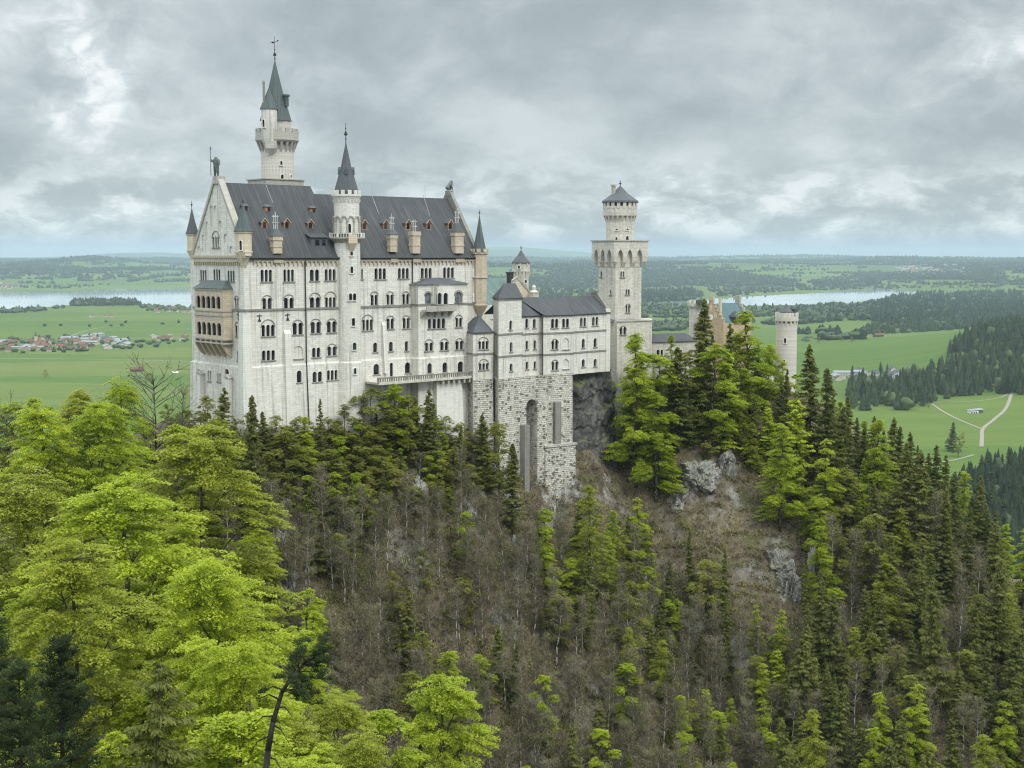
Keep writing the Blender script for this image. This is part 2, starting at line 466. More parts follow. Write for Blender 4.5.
M['needle'] = material('spruce_needle', leaf((0.085, 0.100, 0.026), (0.150, 0.165, 0.036), (0.24, 0.24, 0.055), None), 0.6, 0.2, (0.9, 1.0, 0.5))
M['needle_dark'] = material('pine_needle', leaf((0.028, 0.042, 0.018), (0.046, 0.064, 0.024), (0.070, 0.092, 0.032), None), 0.6, 0.25, (0.7, 0.8, 0.5))
M['twig'] = material('twig_bud', leaf((0.128, 0.110, 0.070), (0.205, 0.178, 0.108), (0.25, 0.235, 0.10), None), 0.8, 0.1, (0.8, 0.8, 0.6))
M['brush'] = material('brush_leaf', leaf((0.075, 0.062, 0.038), (0.135, 0.112, 0.062), (0.16, 0.16, 0.05), None), 0.8, 0.1, (0.8, 0.8, 0.6))
M['grass'] = material('ledge_grass', leaf((0.10, 0.12, 0.02), (0.15, 0.18, 0.03), (0.20, 0.22, 0.05), None), 0.7, 0.2, (1, 1, 0.7))
def bark(lo, hi):
    return lambda g, p: g.mix(g.mapr(g.noise(g.mapping(objc(g), (3, 3, 0.6)), 1.0, 5, 0.6), 0.35, 0.65), lo, hi)
M['bark'] = material('bark', bark((0.045, 0.038, 0.030), (0.12, 0.10, 0.085)), 0.9, 0.1)
M['bark_pale'] = material('bark_pale', bark((0.20, 0.185, 0.16), (0.40, 0.375, 0.325)), 0.9, 0.1)
M['bark_dark'] = material('bark_dark', bark((0.018, 0.016, 0.015), (0.045, 0.04, 0.035)), 0.9, 0.1)

def ground(g, p):
    c = pos(g); x, y, z = g.sep(c)
    # plain: patchwork of meadows
    w = g.vmath('ADD', c, g.vmath('MULTIPLY', g.comb(g.noise(c, 0.003, 3), g.noise(g.vmath('ADD', c, (500, 0, 0)), 0.003, 3), 0.0), (160, 160, 0)))
    v = g.new('ShaderNodeTexVoronoi'); g.put(v.inputs['Vector'], g.mapping(w, (0.0016, 0.0034, 0), (0, 0, 0), (0, 0, 0.12))); v.inputs['Scale'].default_value = 1.0
    fld = g.sep(v.outputs['Color'])[0]
    fcol = g.ramp(fld, [(0.0, (0.064, 0.108, 0.022)), (0.3, (0.074, 0.121, 0.024)), (0.55, (0.086, 0.131, 0.025)), (0.8, (0.100, 0.138, 0.030)), (1.0, (0.116, 0.142, 0.038))])
    mott = g.noise(g.mapping(c, (0.004, 0.012, 0)), 1.0, 9, 0.68)
    fcol = g.mix(g.mapr(mott, 0.4, 0.72, 0, 0.5), fcol, (0.056, 0.092, 0.022))
    strip = g.noise(g.mapping(w, (0.004, 0.07, 0), (0, 0, 0), (0, 0, 0.15)), 1.0, 3, 0.5)
    fcol = g.mix(g.mapr(strip, 0.45, 0.62, 0, 0.30), fcol, (0.115, 0.145, 0.035))
    wet = g.noise(g.mapping(c, (0.0007, 0.0016, 0)), 1.0, 4, 0.55)
    fcol = g.mix(g.mapr(wet, 0.56, 0.70, 0, 0.35), fcol, (0.115, 0.130, 0.04))
    far = g.noise(g.mapping(c, (0.00035, 0.00035, 0)), 1.0, 6, 0.62)
    fary = g.mapr(y, 9000, 16000)
    fcol = g.mix(g.math('MULTIPLY', g.mapr(far, 0.46, 0.52), fary), fcol, (0.030, 0.048, 0.028))
    # castle hill: leaf litter, moss and bare limestone
    n1 = g.noise(c, 0.09, 7, 0.62); n2 = g.noise(c, 0.9, 6, 0.65)
    hcol = g.ramp(g.math('ADD', g.math('MULTIPLY', n1, 0.5), g.math('MULTIPLY', n2, 0.5)), [(0.32, (0.055, 0.045, 0.032)), (0.48, (0.115, 0.092, 0.062)), (0.62, (0.19, 0.155, 0.105))])
    hcol = g.mix(g.mapr(g.noise(c, 0.14, 5, 0.6), 0.50, 0.66, 0, 0.65), hcol, (0.075, 0.082, 0.022))
    nz = g.sep(g.new('ShaderNodeNewGeometry').outputs['Normal'])[2]
    rk = g.math('MULTIPLY', g.mapr(nz, 0.66, 0.50), g.mapr(g.noise(g.mapping(c, (1, 1, 0.4)), 0.12, 7, 0.65), 0.47, 0.56))
    rcol = g.ramp(g.noise(g.mapping(c, (1, 1, 0.3)), 0.5, 8, 0.7), [(0.35, (0.10, 0.092, 0.08)), (0.62, (0.42, 0.41, 0.385))])
    hcol = g.mix(rk, hcol, rcol)
    ishill = g.math('MULTIPLY', g.mapr(y, 1000, 640), 1.0)
    col = g.mix(ishill, fcol, hcol)
    bump(g, p, g.math('MULTIPLY', g.math('ADD', n2, n1), ishill), 0.8, 0.5)
    return col
M['ground'] = material('ground', ground, 0.95, 0.05)
def waterf(g, p):
    c = pos(g)
    bump(g, p, g.noise(g.mapping(c, (0.02, 0.05, 0)), 1.0, 4, 0.6), 0.04, 1.0)
    return g.mix(g.mapr(g.noise(g.mapping(c, (0.0004, 0.002, 0)), 1.0, 4), 0.4, 0.6), (0.34, 0.42, 0.42), (0.46, 0.52, 0.51))
M['water'] = material('lake_water', waterf, 0.04, 0.5)
M['path'] = flat((0.25, 0.225, 0.18), 0.95, 0.05, 'gravel_path', 0.12)
M['roof_red'] = flat((0.21, 0.095, 0.065), 0.85, 0.1, 'roof_tile_red')
M['roof_brown'] = flat((0.13, 0.075, 0.05), 0.85, 0.1, 'roof_tile_brown')
M['roof_grey'] = flat((0.22, 0.235, 0.25), 0.7, 0.2, 'roof_sheet_grey')
M['roof_slate'] = flat((0.07, 0.075, 0.085), 0.7, 0.2, 'roof_slate')
M['plaster'] = flat((0.48, 0.45, 0.39), 0.9, 0.1, 'house_plaster', 0.08)
M['timber'] = flat((0.12, 0.085, 0.06), 0.9, 0.1, 'barn_timber')

M['leaf_spring'] = material('leaf_spring', leaf((0.20, 0.235, 0.022), (0.315, 0.345, 0.034), (0.435, 0.445, 0.065), None), 0.55, 0.25, (1.15, 1.15, 0.7))
M['far_tree'] = material('far_wood', leaf((0.022, 0.036, 0.020), (0.038, 0.056, 0.028), (0.085, 0.110, 0.038), None), 0.8, 0.1)
# ------------------------------------------------------------------ castle helpers
def window(par, pl, cut, px0, px1, py0, py1, n=1, hood=None, blind=False, deep=0.42, wall_off=0.0, glass='glass', sill=True, trim='pale_stone', pointed=False):
    """one window: px/py outline in the photograph, projected on its real wall plane"""
    q = pl.off(wall_off) if wall_off else pl
    ym = (py0 + py1) / 2
    s0, _ = q.hit(px0, ym); s1, _ = q.hit(px1, ym)
    xm = (px0 + px1) / 2
    _, z1 = q.hit(xm, py0); _, z0 = q.hit(xm, py1)
    w = s1 - s0; lw = w / (n + 0.30 * (n - 1)); fr = MB(); pane = MB(); hm_ = MB(); sl_ = MB()
    for i in range(n):
        a = s0 + i * lw * 1.30; b = a + lw
        pts = arch(a, b, z0, z1, pointed=pointed)
        if cut is not None: cut.wallprism(q, pts, -deep, 1.4)
        if not blind:
            pane.poly([q.pt(x, z, -deep + 0.06) for x, z in pts])
        # moulded surround of every light
        m = 0.10
        if not blind and not pointed:
            o = arch(a - m, b + m, z0, z1 + m); k = len(o); b0 = len(fr.v)
            i2 = arch(a + 0.004, b - 0.004, z0, z1 - 0.004)
            fr.v += [q.pt(x, z, 0.05) for x, z in o] + [q.pt(x, z, 0.05) for x, z in i2] + [q.pt(x, z, -0.05) for x, z in o] + [q.pt(x, z, -0.05) for x, z in i2]
            for j in range(1, k):
                jj = (j + 1) % k
                fr.f.append([b0 + j, b0 + jj, b0 + k + jj, b0 + k + j])
                fr.f.append([b0 + 2 * k + j, b0 + 2 * k + jj, b0 + jj, b0 + j])
                fr.f.append([b0 + k + j, b0 + k + jj, b0 + 3 * k + jj, b0 + 3 * k + j])
    if sill: sl_.wallbox(q, s0 - 0.2, s1 + 0.2, z0 - 0.22, z0 - 0.01, -0.1, 0.2)
    if hood is not None:
        _, zh = q.hit(xm, hood)
        r = w / 2 + 0.18; c = (s0 + s1) / 2; zs = zh - r; N = 10
        for rr, dd in ((r, 0.12),):
            ri = rr - 0.17
            for k in range(N):
                a0 = math.pi * k / N; a1 = math.pi * (k + 1) / N
                hm_.wallprism(q, [(c + rr * math.cos(a0), zs + rr * math.sin(a0)), (c + rr * math.cos(a1), zs + rr * math.sin(a1)), (c + ri * math.cos(a1), zs + ri * math.sin(a1)), (c + ri * math.cos(a0), zs + ri * math.sin(a0))], -0.05, dd)
        for sgn in (-1, 1):
            x = c + sgn * (r - 0.085); fr.wallbox(q, x - 0.085, x + 0.085, z0, zs, -0.05, 0.10)
    name = 'blind_arch' if blind else 'window'
    if blind and not fr.f: return sl_.build(name, M['darkened'], par) if sl_.f else None
    o = fr.build(name, M[trim], par)
    if hm_.f: hm_.build('hood_mould', M['darkened'], o)  # shadow line of the hood put into its dark colour
    if sl_.f: sl_.build('sill', M['darkened'], o)
    if not blind: pane.build('pane', M[glass], o)
    return o

def tower_window(par, cu, cv, r, px, py0, py1, wpx, n=1, trim='pale_stone'):
    """window on a round tower: a moulded frame standing proud round a dark opening"""
    dist = math.hypot(*[a - b for a, b in zip(L2W(cu, cv), (0, 0))])
    D = L2W(cu, cv)[1]
    pc = 512 + FPX * L2W(cu, cv)[0] / D
    off = max(-0.95, min(0.95, (px - pc) * D / FPX / r))
    to = math.atan2(CV - cv, CU - cu); az = to + math.asin(off)
    c = (cu + r * math.cos(az), cv + r * math.sin(az)); t = (-math.sin(az), math.cos(az))
    pl = Pl(c, t)
    Y = L2W(*c)[1]
    z1 = Zp(py0, Y); z0 = Zp(py1, Y); w = wpx * D / FPX / max(0.5, math.sqrt(1 - off * off))
    fr = MB(); pane = MB(); lw = w / (n + 0.3 * (n - 1)); m = 0.14
    for i in range(n):
        a = -w / 2 + i * lw * 1.3; b = a + lw
        pane.poly([pl.pt(x, z, 0.035) for x, z in arch(a, b, z0, z1)])
        o = arch(a - m, b + m, z0, z1 + m); i2 = arch(a, b, z0, z1); k = len(o); b0 = len(fr.v)
        fr.v += [pl.pt(x, z, 0.17) for x, z in o] + [pl.pt(x, z, 0.17) for x, z in i2] + [pl.pt(x, z, -0.25) for x, z in o] + [pl.pt(x, z, -0.25) for x, z in i2]
        for j in range(1, k):
            jj = (j + 1) % k
            fr.f += [[b0 + j, b0 + jj, b0 + k + jj, b0 + k + j], [b0 + 2 * k + j, b0 + 2 * k + jj, b0 + jj, b0 + j], [b0 + k + j, b0 + k + jj, b0 + 3 * k + jj, b0 + 3 * k + j]]
    fr.wallbox(pl, -w / 2 - 0.2, w / 2 + 0.2, z0 - 0.2, z0, -0.3, 0.22)
    o = fr.build('window', M[trim], par); pane.build('pane', M['glass'], o)
    return o

def zs(x0, y0, k):
    return lambda a, b, c, d: (x0 + a * k, x0 + b * k, y0 + c * k, y0 + d * k)
z1_ = zs(170, 130, .17578); z3_ = zs(170, 240, .17578); z4_ = zs(320, 230, .17578); z5_ = zs(450, 240, .19531); z6_ = zs(390, 350, .11719); zc_ = zs(240, 350, .14658)

def crenels(mb, cu, cv, r, z0, z1, n, th=0.45, frac=0.55, ph=0.0):
    for i in range(n):
        a = 2 * math.pi * (i + ph) / n; h = math.pi * frac / n; q = []
        for rr, aa in ((r, a - h), (r, a + h), (r - th, a + h), (r - th, a - h)): q.append((cu + rr * math.cos(aa), cv + rr * math.sin(aa)))
        mb.prism(q, z0, z1)
def corbels_round(mb, cu, cv, r0, r1, z0, z1, n, w=0.5):
    """stepped brackets carrying a round gallery"""
    for i in range(n):
        a = 2 * math.pi * i / n; ca, sa = math.cos(a), math.sin(a)
        def rect(ra, rb, hw): return [(cu + ra * ca + hw * sa, cv + ra * sa - hw * ca), (cu + rb * ca + hw * sa, cv + rb * sa - hw * ca), (cu + rb * ca - hw * sa, cv + rb * sa + hw * ca), (cu + ra * ca - hw * sa, cv + ra * sa + hw * ca)]
        zm = (z0 + z1) / 2
        mb.loft([[(x, y, z0) for x, y in rect(r0 - 0.3, r0 + 0.04, w / 2)], [(x, y, zm) for x, y in rect(r0 - 0.3, r0 + (r1 - r0) * 0.55, w / 2)], [(x, y, z1) for x, y in rect(r0 - 0.3, r1, w / 2)]])
def frieze(mb, pl, s0, s1, zt, h=0.75, step=0.9, d=0.24):
    """little round-arched corbel frieze under an eave"""
    n = max(1, int(round((s1 - s0) / step))); w = (s1 - s0) / n
    mb.wallbox(pl, s0, s1, zt - h * 0.38, zt, -0.1, d)
    for i in range(n + 1):
        x = s0 + i * w
        a, b = max(s0, x - w * 0.22), min(s1, x + w * 0.22)
        mb.wallprism(pl, [(a, zt - h * 0.38), (a + (b - a) * 0.25, zt - h), (a + (b - a) * 0.75, zt - h), (b, zt - h * 0.38)][::1], -0.1, d * 0.92)
def finial(par, cu, cv, z0, h, r, mat='iron', name='finial'):
    mb = MB(); mb.tube((cu, cv, z0 - 0.4), (cu, cv, z0 + h), r * 0.28, r * 0.12, 6)
    mb.ball((cu, cv, z0 + h * 0.18), r * 0.55, 0.6, 8); mb.ball((cu, cv, z0 + h * 0.42), r, 0.8, 10)
    mb.lathe(cu, cv, [(r * 0.2, z0 + h * 0.48), (r * 0.75, z0 + h * 0.52), (r * 0.2, z0 + h * 0.57)], 8)
    mb.ball((cu, cv, z0 + h * 0.72), r * 0.42, 1.0, 8)
    return mb.build(name, M[mat], par, smooth=True)
def spire(par, cu, cv, r, z0, z1, n, mat, flare=0.12, name='spire'):
    mb = MB(); h = z1 - z0
    mb.lathe(cu, cv, [(r, z0 - 0.12), (r, z0), (r * (1 - flare), z0 + h * 0.08), (r * 0.42, z0 + h * 0.53), (0.05, z1)], n, math.pi / n)
    return mb.build(name, M[mat], par)

# ------------------------------------------------------------------ great palace block
B0 = 165.0
pal = castle_root('palace', 0, 0, B0, 'long white limestone palace with steep dark metal roof, west gable and many window rows', 'palace')
U1 = SOUTH.hit(481, 256)[0]; W = 22.3; ZE = 199.7
sect = SOUTH.hit(337.5, 256)[0]
ZR = Zp(181.5, depth_of(0, W / 2)); ZR2 = Zp(193.2, depth_of(sect, W / 2))
ledge = SOUTH.hit(262, 366)[1]
def rect(o): return [(-o, -o), (U1 + o, -o), (U1 + o, W + o), (-o, W + o)]
r3 = lambda q, z: [(x, y, z) for x, y in q]
cut = MB()
wall = MB(); wall.loft([r3(rect(1.25), 140), r3(rect(0.30), ledge - 0.25), r3(rect(0.02), ledge + 0.05), r3(rect(0.0), ledge + 0.3), r3(rect(0), ZE)])
for a in [(515, 580, 168, 237, 3), (645, 705, 167, 237, 3), (795, 848, 167, 232, 2), (880, 942, 165, 230, 3), (525, 578, 330, 395, 2, 312), (648, 703, 328, 390, 2, 308), (795, 855, 325, 387, 2, 298), (882, 943, 325, 383, 3, 292),
          (520, 595, 482, 548, 3, 450), (697, 755, 470, 538, 2, 452), (800, 857, 465, 530, 2, 446), (892, 946, 462, 526, 2, 445), (523, 597, 627, 685, 3), (808, 855, 612, 667, 2), (895, 947, 605, 658, 2, 588)]:
    window(pal, SOUTH, cut, *z3_(*a[:4]), a[4], 240 + a[5] * .17578 if len(a) > 5 else None)
window(pal, SOUTH, cut, *z3_(705, 757, 602, 675), 1, blind=True, deep=0.22)
for a in [(296.7, 301.6, 370.6, 382.6, 1), (312.5, 322, 371.5, 382, 2), (327, 337.4, 370, 380, 3)]:
    window(pal, SOUTH, cut, *a, wall_off=0.34)
for a in [(310, 375, 217, 280, 3), (443, 505, 216, 276, 3), (573, 635, 215, 275, 3), (700, 762, 212, 272, 3), (288, 328, 368, 427, 2, 348), (378, 418, 366, 425, 2, 348), (468, 507, 364, 422, 2, 348),
          (240, 300, 508, 572, 3, 480), (378, 420, 503, 563, 2, 486), (470, 510, 500, 560, 2, 484), (302, 326, 640, 695, 1), (392, 414, 635, 690, 1), (482, 502, 632, 688, 1)]:
    window(pal, SOUTH, cut, *z4_(*a[:4]), a[4], 230 + a[5] * .17578 if len(a) > 5 else None)
window(pal, SOUTH, cut, *zc_(910, 950, 95, 168), 1, wall_off=0.33)
window(pal, SOUTH, cut, *z6_(-2, 26, 108, 226), 1, wall_off=0.33)
window(pal, SOUTH, cut, *z6_(127, 174, 105, 198), 1, wall_off=0.33)
window(pal, SOUTH, cut, *z4_(234, 244, 220, 280), 1)
# west front
for a in [(172, 208, 168, 230, 3), (248, 287, 165, 232, 3), (328, 368, 172, 236, 3), (370, 392, 330, 388, 2, 315), (373, 398, 485, 548, 2, 465), (383, 392, 632, 687, 1)]:
    window(pal, WEST, cut, *z3_(*a[:4]), a[4], 240 + a[5] * .17578 if len(a) > 5 else None, deep=.2)
for a in [(197.6, 200.6, 369, 379.5, 1), (207.8, 211.4, 370.5, 381, 2), (217.3, 221, 373, 381.6, 2), (225, 229.3, 368.8, 388.5, 1)]:
    window(pal, WEST, cut, *a, wall_off=0.36)
s0, z1 = WEST.hit(233.2, 417); s1, z0 = WEST.hit(239.5, 440)
cut.wallprism(WEST, arch(s0, s1, 150, z1), -3.0, 2.5)
pw = wall.build('wall', M['limestone'], pal, cut)
# ledge, string courses and friezes
tr = MB()
for pl, a, b in ((SOUTH, -0.1, U1 + 0.1), (WEST, -0.1, W + 0.1)):
    z = SOUTH.hit(243, 310.6)[1]; tr.wallbox(pl, a, b, z - 0.2, z + 0.22, -0.1, 0.22 if pl is SOUTH else 0.217)
tr.build('string_course', M['darkened'], pal)
fz = MB(); frieze(fz, SOUTH, 2.2, U1 - 1.6, ZE - 0.35, 1.25, 1.05, .36); fz.build('eave_frieze', M['frieze'], pal)
fz = MB(); frieze(fz, WEST, 1.0, W - 1.6, ZE - 0.5, 1.15, 0.8, 0.32); fz.wallbox(WEST, -0.2, W + 0.2, ZE - 0.05, ZE + 0.42, -0.1, 0.42); fz.build('gable_cornice', M['frieze'], pal)
# buttresses
for pl, x0, x1, pt, pb in ((SOUTH, 283.4, 289.8, 334, 415), (SOUTH, 381.2, 384.8, 325.5, 373)):
    a, zt = pl.hit(x0, pt); b, _ = pl.hit(x1, pt); _, zb = pl.hit(x0, pb)
    mb = MB(); mb.loft([r3([pl.pt(a, 0, 1.3)[:2], pl.pt(b, 0, 1.3)[:2], pl.pt(b, 0, -.2)[:2], pl.pt(a, 0, -.2)[:2]], 150 if x0 < 300 else zb), r3([pl.pt(a, 0, .55)[:2], pl.pt(b, 0, .55)[:2], pl.pt(b, 0, -.2)[:2], pl.pt(a, 0, -.2)[:2]], zt), r3([pl.pt(a, 0, .05)[:2], pl.pt(b, 0, .05)[:2], pl.pt(b, 0, -.2)[:2], pl.pt(a, 0, -.2)[:2]], zt + 0.8)])
    mb.build('buttress', M['pale_stone'], pal)
_, zt = SOUTH.hit(245, 313)
mb = MB(); mb.loft([r3([(-1.9, -1.9), (1.2, -1.9), (1.2, 1.2), (-1.9, 1.2)], 140), r3([(-.85, -.85), (1.05, -.85), (1.05, 1.05), (-.85, 1.05)], zt - 6), r3([(-.6, -.6), (1.0, -.6), (1.0, 1.0), (-.6, 1.0)], zt)])
cb = mb.build('corner_buttress', M['pale_stone'], pal)
for px, pt in ((205.0, 373.5), (233.0, 377.5)):
    s, zt = WEST.hit(px, pt); mb = MB()
    mb.loft([r3([WEST.pt(s - .75, 0, 2.6)[:2], WEST.pt(s + .75, 0, 2.6)[:2], WEST.pt(s + .75, 0, 0)[:2], WEST.pt(s - .75, 0, 0)[:2]], 150), r3([WEST.pt(s - .6, 0, 1.5)[:2], WEST.pt(s + .6, 0, 1.5)[:2], WEST.pt(s + .6, 0, 0)[:2], WEST.pt(s - .6, 0, 0)[:2]], zt)])
    bt = mb.build('buttress', M['pale_stone'], pal)
    cp = MB(); cp.wallprism(WEST, [(s - .85, zt - .05), (s + .85, zt - .05), (s, zt + .75)], 0.0, 1.65); cp.build('coping', M['trim_stone'], bt)

# roofs
def gable_roof(name, ua, ub, zr, oe, mat, th=0.22):
    mb = MB(); sl = (zr - ZE) / (W / 2)
    ve = -oe; ze = ZE - oe * sl * 0.35
    prof = [(ve, ze), (W / 2, zr), (W + oe, ze), (W + oe, ze - th), (W / 2, zr - 3.0), (ve, ze - th)]
    n = len(prof); b = len(mb.v)
    mb.v += [(ua, v, z) for v, z in prof] + [(ub, v, z) for v, z in prof]
    for i in range(n):
        j = (i + 1) % n; mb.f.append([b + j, b + i, b + n + i, b + n + j])
    mb.f.append([b + i for i in range(n)]); mb.f.append([b + n + i for i in range(n)][::-1])
    return mb.build(name, M[mat], pal)
uA0 = 0.95
gable_roof('roof', uA0, sect + 0.6, ZR - 0.15, 0.55, 'roof_metal')
gable_roof('roof', sect + 0.6, U1 - 0.8, ZR2 - 0.1, 0.5, 'roof_metal')
gut = MB(); gut.tube((1.2, -0.62, ZE - 0.12), (U1 - 1.5, -0.62, ZE - 0.12), 0.14, n=8); gut.build('gutter', M['iron'], pal)
class RoofPl:
    """point on the south roof slope from a pixel"""
    def __init__(s, zr): s.zr = zr; s.sl = (zr - ZE) / (W / 2)
    def hit(s, px, py):
        d = ray(px, py); du = d.x * UX[0] + d.y * UX[1]; dv = d.x * VX[0] + d.y * VX[1]
        k = (ZE + s.sl * CV - CAM.z) / (d.z - s.sl * dv)
        return CU + du * k, CV + dv * k, CAM.z + d.z * k
    def z(s, v): return ZE + s.sl * v
RA = RoofPl(ZR - 0.15); RB = RoofPl(ZR2 - 0.1)
for rp, a, b in ((RA, (220.5, 187), (237, 224)), (RA, (265.8, 185), (275.5, 210)), (RB, (371.5, 194.5), (383, 226)), (RB, (423, 195), (441, 250))):
    p0 = rp.hit(*a); p1 = rp.hit(*b); cb_ = MB(); cb_.tube((p0[0], p0[1], p0[2] + .05), (p1[0], p1[1], p1[2] + .05), 0.06, n=4); cb_.build('lightning_cable', M['cable'], pal)
for px, pt, rp in ((315, 170.5, RA), (371.3, 177.5, RB), (423.4, 180, RB)):
    u, v, z = rp.hit(px, 186 if rp is RA else 194.5); cb_ = MB(); cb_.tube((u, W / 2, rp.zr - 0.3), (u, W / 2, rp.zr + 2.9), 0.05, 0.03, 5); cb_.build('lightning_rod', M['cable'], pal)
for px, top in ((304.3, 261), (411.6, 263)):
    s, _ = SOUTH.hit(px, top); dp = MB(); dp.tube((s, -0.32, ZE - 0.4), (s, -0.32, ledge), 0.13, n=6); dp.tube((s, -0.32, ledge), (s, -1.0, 165), 0.13, n=6); dp.build('drainpipe', M['iron'], pal)

# west gable
gb = MB(); th0, th1 = -0.15, -1.0
gpts = [(-0.15, ZE + .42), (W + 0.15, ZE + .42), (W / 2 + 0.9, ZR + 0.5), (W / 2 - 0.9, ZR + 0.5)]
gcut = MB()
gb.wallprism(WEST, gpts, -1.0, 0.0)
for a in [(225, 245, 430, 550), (248, 266, 430, 470), (203, 218, 520, 625), (278, 293, 515, 550), (180, 196, 595, 690), (305, 328, 590, 650), (155, 175, 660, 704), (338, 360, 660, 704)]:
    window(pal, WEST, gcut, *z1_(*a), 1, blind=True, deep=0.2, sill=False)
window(pal, WEST, gcut, *z1_(242, 281, 605, 668), 3, 130 + 572 * .17578, deep=0.3)
gb.build('gable', M['limestone'], pal, gcut)
cpg = MB(); sl = (ZR - ZE) / (W / 2)
for sg in (-1, 1):
    c = W / 2
    pts = [(c + sg * (W / 2 + 0.45), ZE + 0.35), (c + sg * 0.9, ZR + 0.62), (c + sg * 0.55, ZR + 0.1), (c + sg * (W / 2 - 0.35), ZE + 0.35)]
    if sg > 0: pts = pts
    else: pts = pts[::-1]
    cpg.wallprism(WEST, pts, -1.15, 0.26)
cpg.wallbox(WEST, W / 2 - 1.0, W / 2 + 1.0, ZR - 0.5, ZR + 1.0, -1.4, 0.4)
cpg.build('gable_coping', M['trim_stone'], pal)
# east gable, stepped coping
eg = MB(); EAST = Pl((U1 - 0.8, 0), (0, 1))
zr2 = ZR2
eg.wallprism(EAST, [(-0.3, ZE - .2), (W + .3, ZE - .2), (W / 2 + .7, zr2 + 1.5), (W / 2 - .7, zr2 + 1.5)], -0.05, 0.8)
eg.wallbox(EAST, W / 2 - .8, W / 2 + .8, zr2 + .4, zr2 + 1.75, -.2, .95)
eg.build('gable', M['darkened'], pal)  # grey stone; the shade on this gable is put into the darker tone

# dormers
def dormer(px, pt, pb, rp, w, kind):
    u, v, z0 = rp.hit(px, pb); dist = depth_of(u, v)
    h = (pb - pt) * dist / FPX; d = MB(); hw = w / 2
    pl = Pl((u, v), (1, 0)); run = h / rp.sl + 0.4
    if kind == 'g':
        zb = z0 + h * 0.62
        d.wallprism(pl, [(-hw, z0 - .3), (hw, z0 - .3), (hw, zb), (0, z0 + h), (-hw, zb)], -run, 0.0)
        o = d.build('dormer', M['wood'], pal)
        rf = MB()
        for sg in (-1, 1):
            q = [(sg * (hw + .16), zb - .16), (0, z0 + h - .02), (0, z0 + h + .22), (sg * (hw + .22), zb)]
            rf.wallprism(pl, q if sg > 0 else q[::-1], -run, 0.22)
        rf.build('dormer_roof', M['roof_metal_dark'], o)
        # pale bargeboards
        bb = MB()
        for sg in (-1, 1):
            q = [(sg * (hw + .10), zb - .22), (0, z0 + h - .16), (0, z0 + h + .02), (sg * (hw + .14), zb - .04)]
            bb.wallprism(pl, q if sg > 0 else q[::-1], 0.215, 0.27)
        bb.wallbox(pl, -hw, hw, z0 - .1, z0 + .12, 0, .12); bb.build('bargeboard', M['ochre_stone'], o)
        pn = MB(); pn.poly([pl.pt(x, z, 0.012) for x, z in arch(-hw * .55, hw * .55, z0 + .2, zb + .1)]); pn.build('pane', M['glass'], o)
    else:
        d.wallbox(pl, -hw, hw, z0 - .3, z0 + h * .75, -run, 0); o = d.build('dormer', M['wood'], pal)
        rf = MB(); rf.loft([r3([pl.pt(-hw - .15, 0, .25)[:2], pl.pt(hw + .15, 0, .25)[:2], pl.pt(hw + .15, 0, -run)[:2], pl.pt(-hw - .15, 0, -run)[:2]], z0 + h * .75 + .003), [pl.pt(-hw * .8, z0 + h, -.2), pl.pt(hw * .8, z0 + h, -.2), pl.pt(hw * .8, z0 + h * 1.15, -run), pl.pt(-hw * .8, z0 + h * 1.15, -run)]])
        rf.build('dormer_roof', M['roof_metal_dark'], o)
        pn = MB(); pn.poly([pl.pt(x, z, 0.012) for x, z in ((-hw * .1, z0 + .15), (hw * .8, z0 + .15), (hw * .8, z0 + h * .65), (-hw * .1, z0 + h * .65))]); pn.build('pane', M['glass'], o)
for px, pt, pb in ((264.5, 218, 229.5), (287, 218, 229.5), (310.5, 219, 229.5)): dormer(px, pt, pb, RA, 1.45, 'g')
for px, pt, pb in ((245.2, 204.3, 211.3), (268, 205, 212), (313, 206.5, 213)): dormer(px, pt, pb, RA, 1.5, 's')
for px in (364.5, 385.8, 408.2, 428.8, 450.4): dormer(px, 219.3, 230, RB, 1.45, 'g')
u, v, z0 = RA.hit(319, 247.5); pl = Pl((u, v), (1, 0)); sd = MB()
sd.wallbox(pl, -2.0, 2.0, z0 - .3, z0 + 2.0, -2.2, 0); o = sd.build('shed_dormer', M['roof_metal_dark'], pal)
rf = MB(); rf.loft([[pl.pt(-2.3, z0 + 2.0, .3), pl.pt(2.3, z0 + 2.0, .3), pl.pt(2.3, z0 + 3.2, -3.0), pl.pt(-2.3, z0 + 3.2, -3.0)], [pl.pt(-2.3, z0 + 2.15, .3), pl.pt(2.3, z0 + 2.15, .3), pl.pt(2.3, z0 + 3.35, -3.0), pl.pt(-2.3, z0 + 3.35, -3.0)]]); rf.build('dormer_roof', M['roof_metal'], o)
pn = MB(); pn.poly([pl.pt(x, z, .015) for x, z in ((-.9, z0 + .2), (.1, z0 + .2), (.1, z0 + 1.6), (-.9, z0 + 1.6))]); pn.poly([pl.pt(x, z, .015) for x, z in ((.7, z0 + .2), (1.6, z0 + .2), (1.6, z0 + 1.6), (.7, z0 + 1.6))]); pn.build('pane', M['glass'], o)

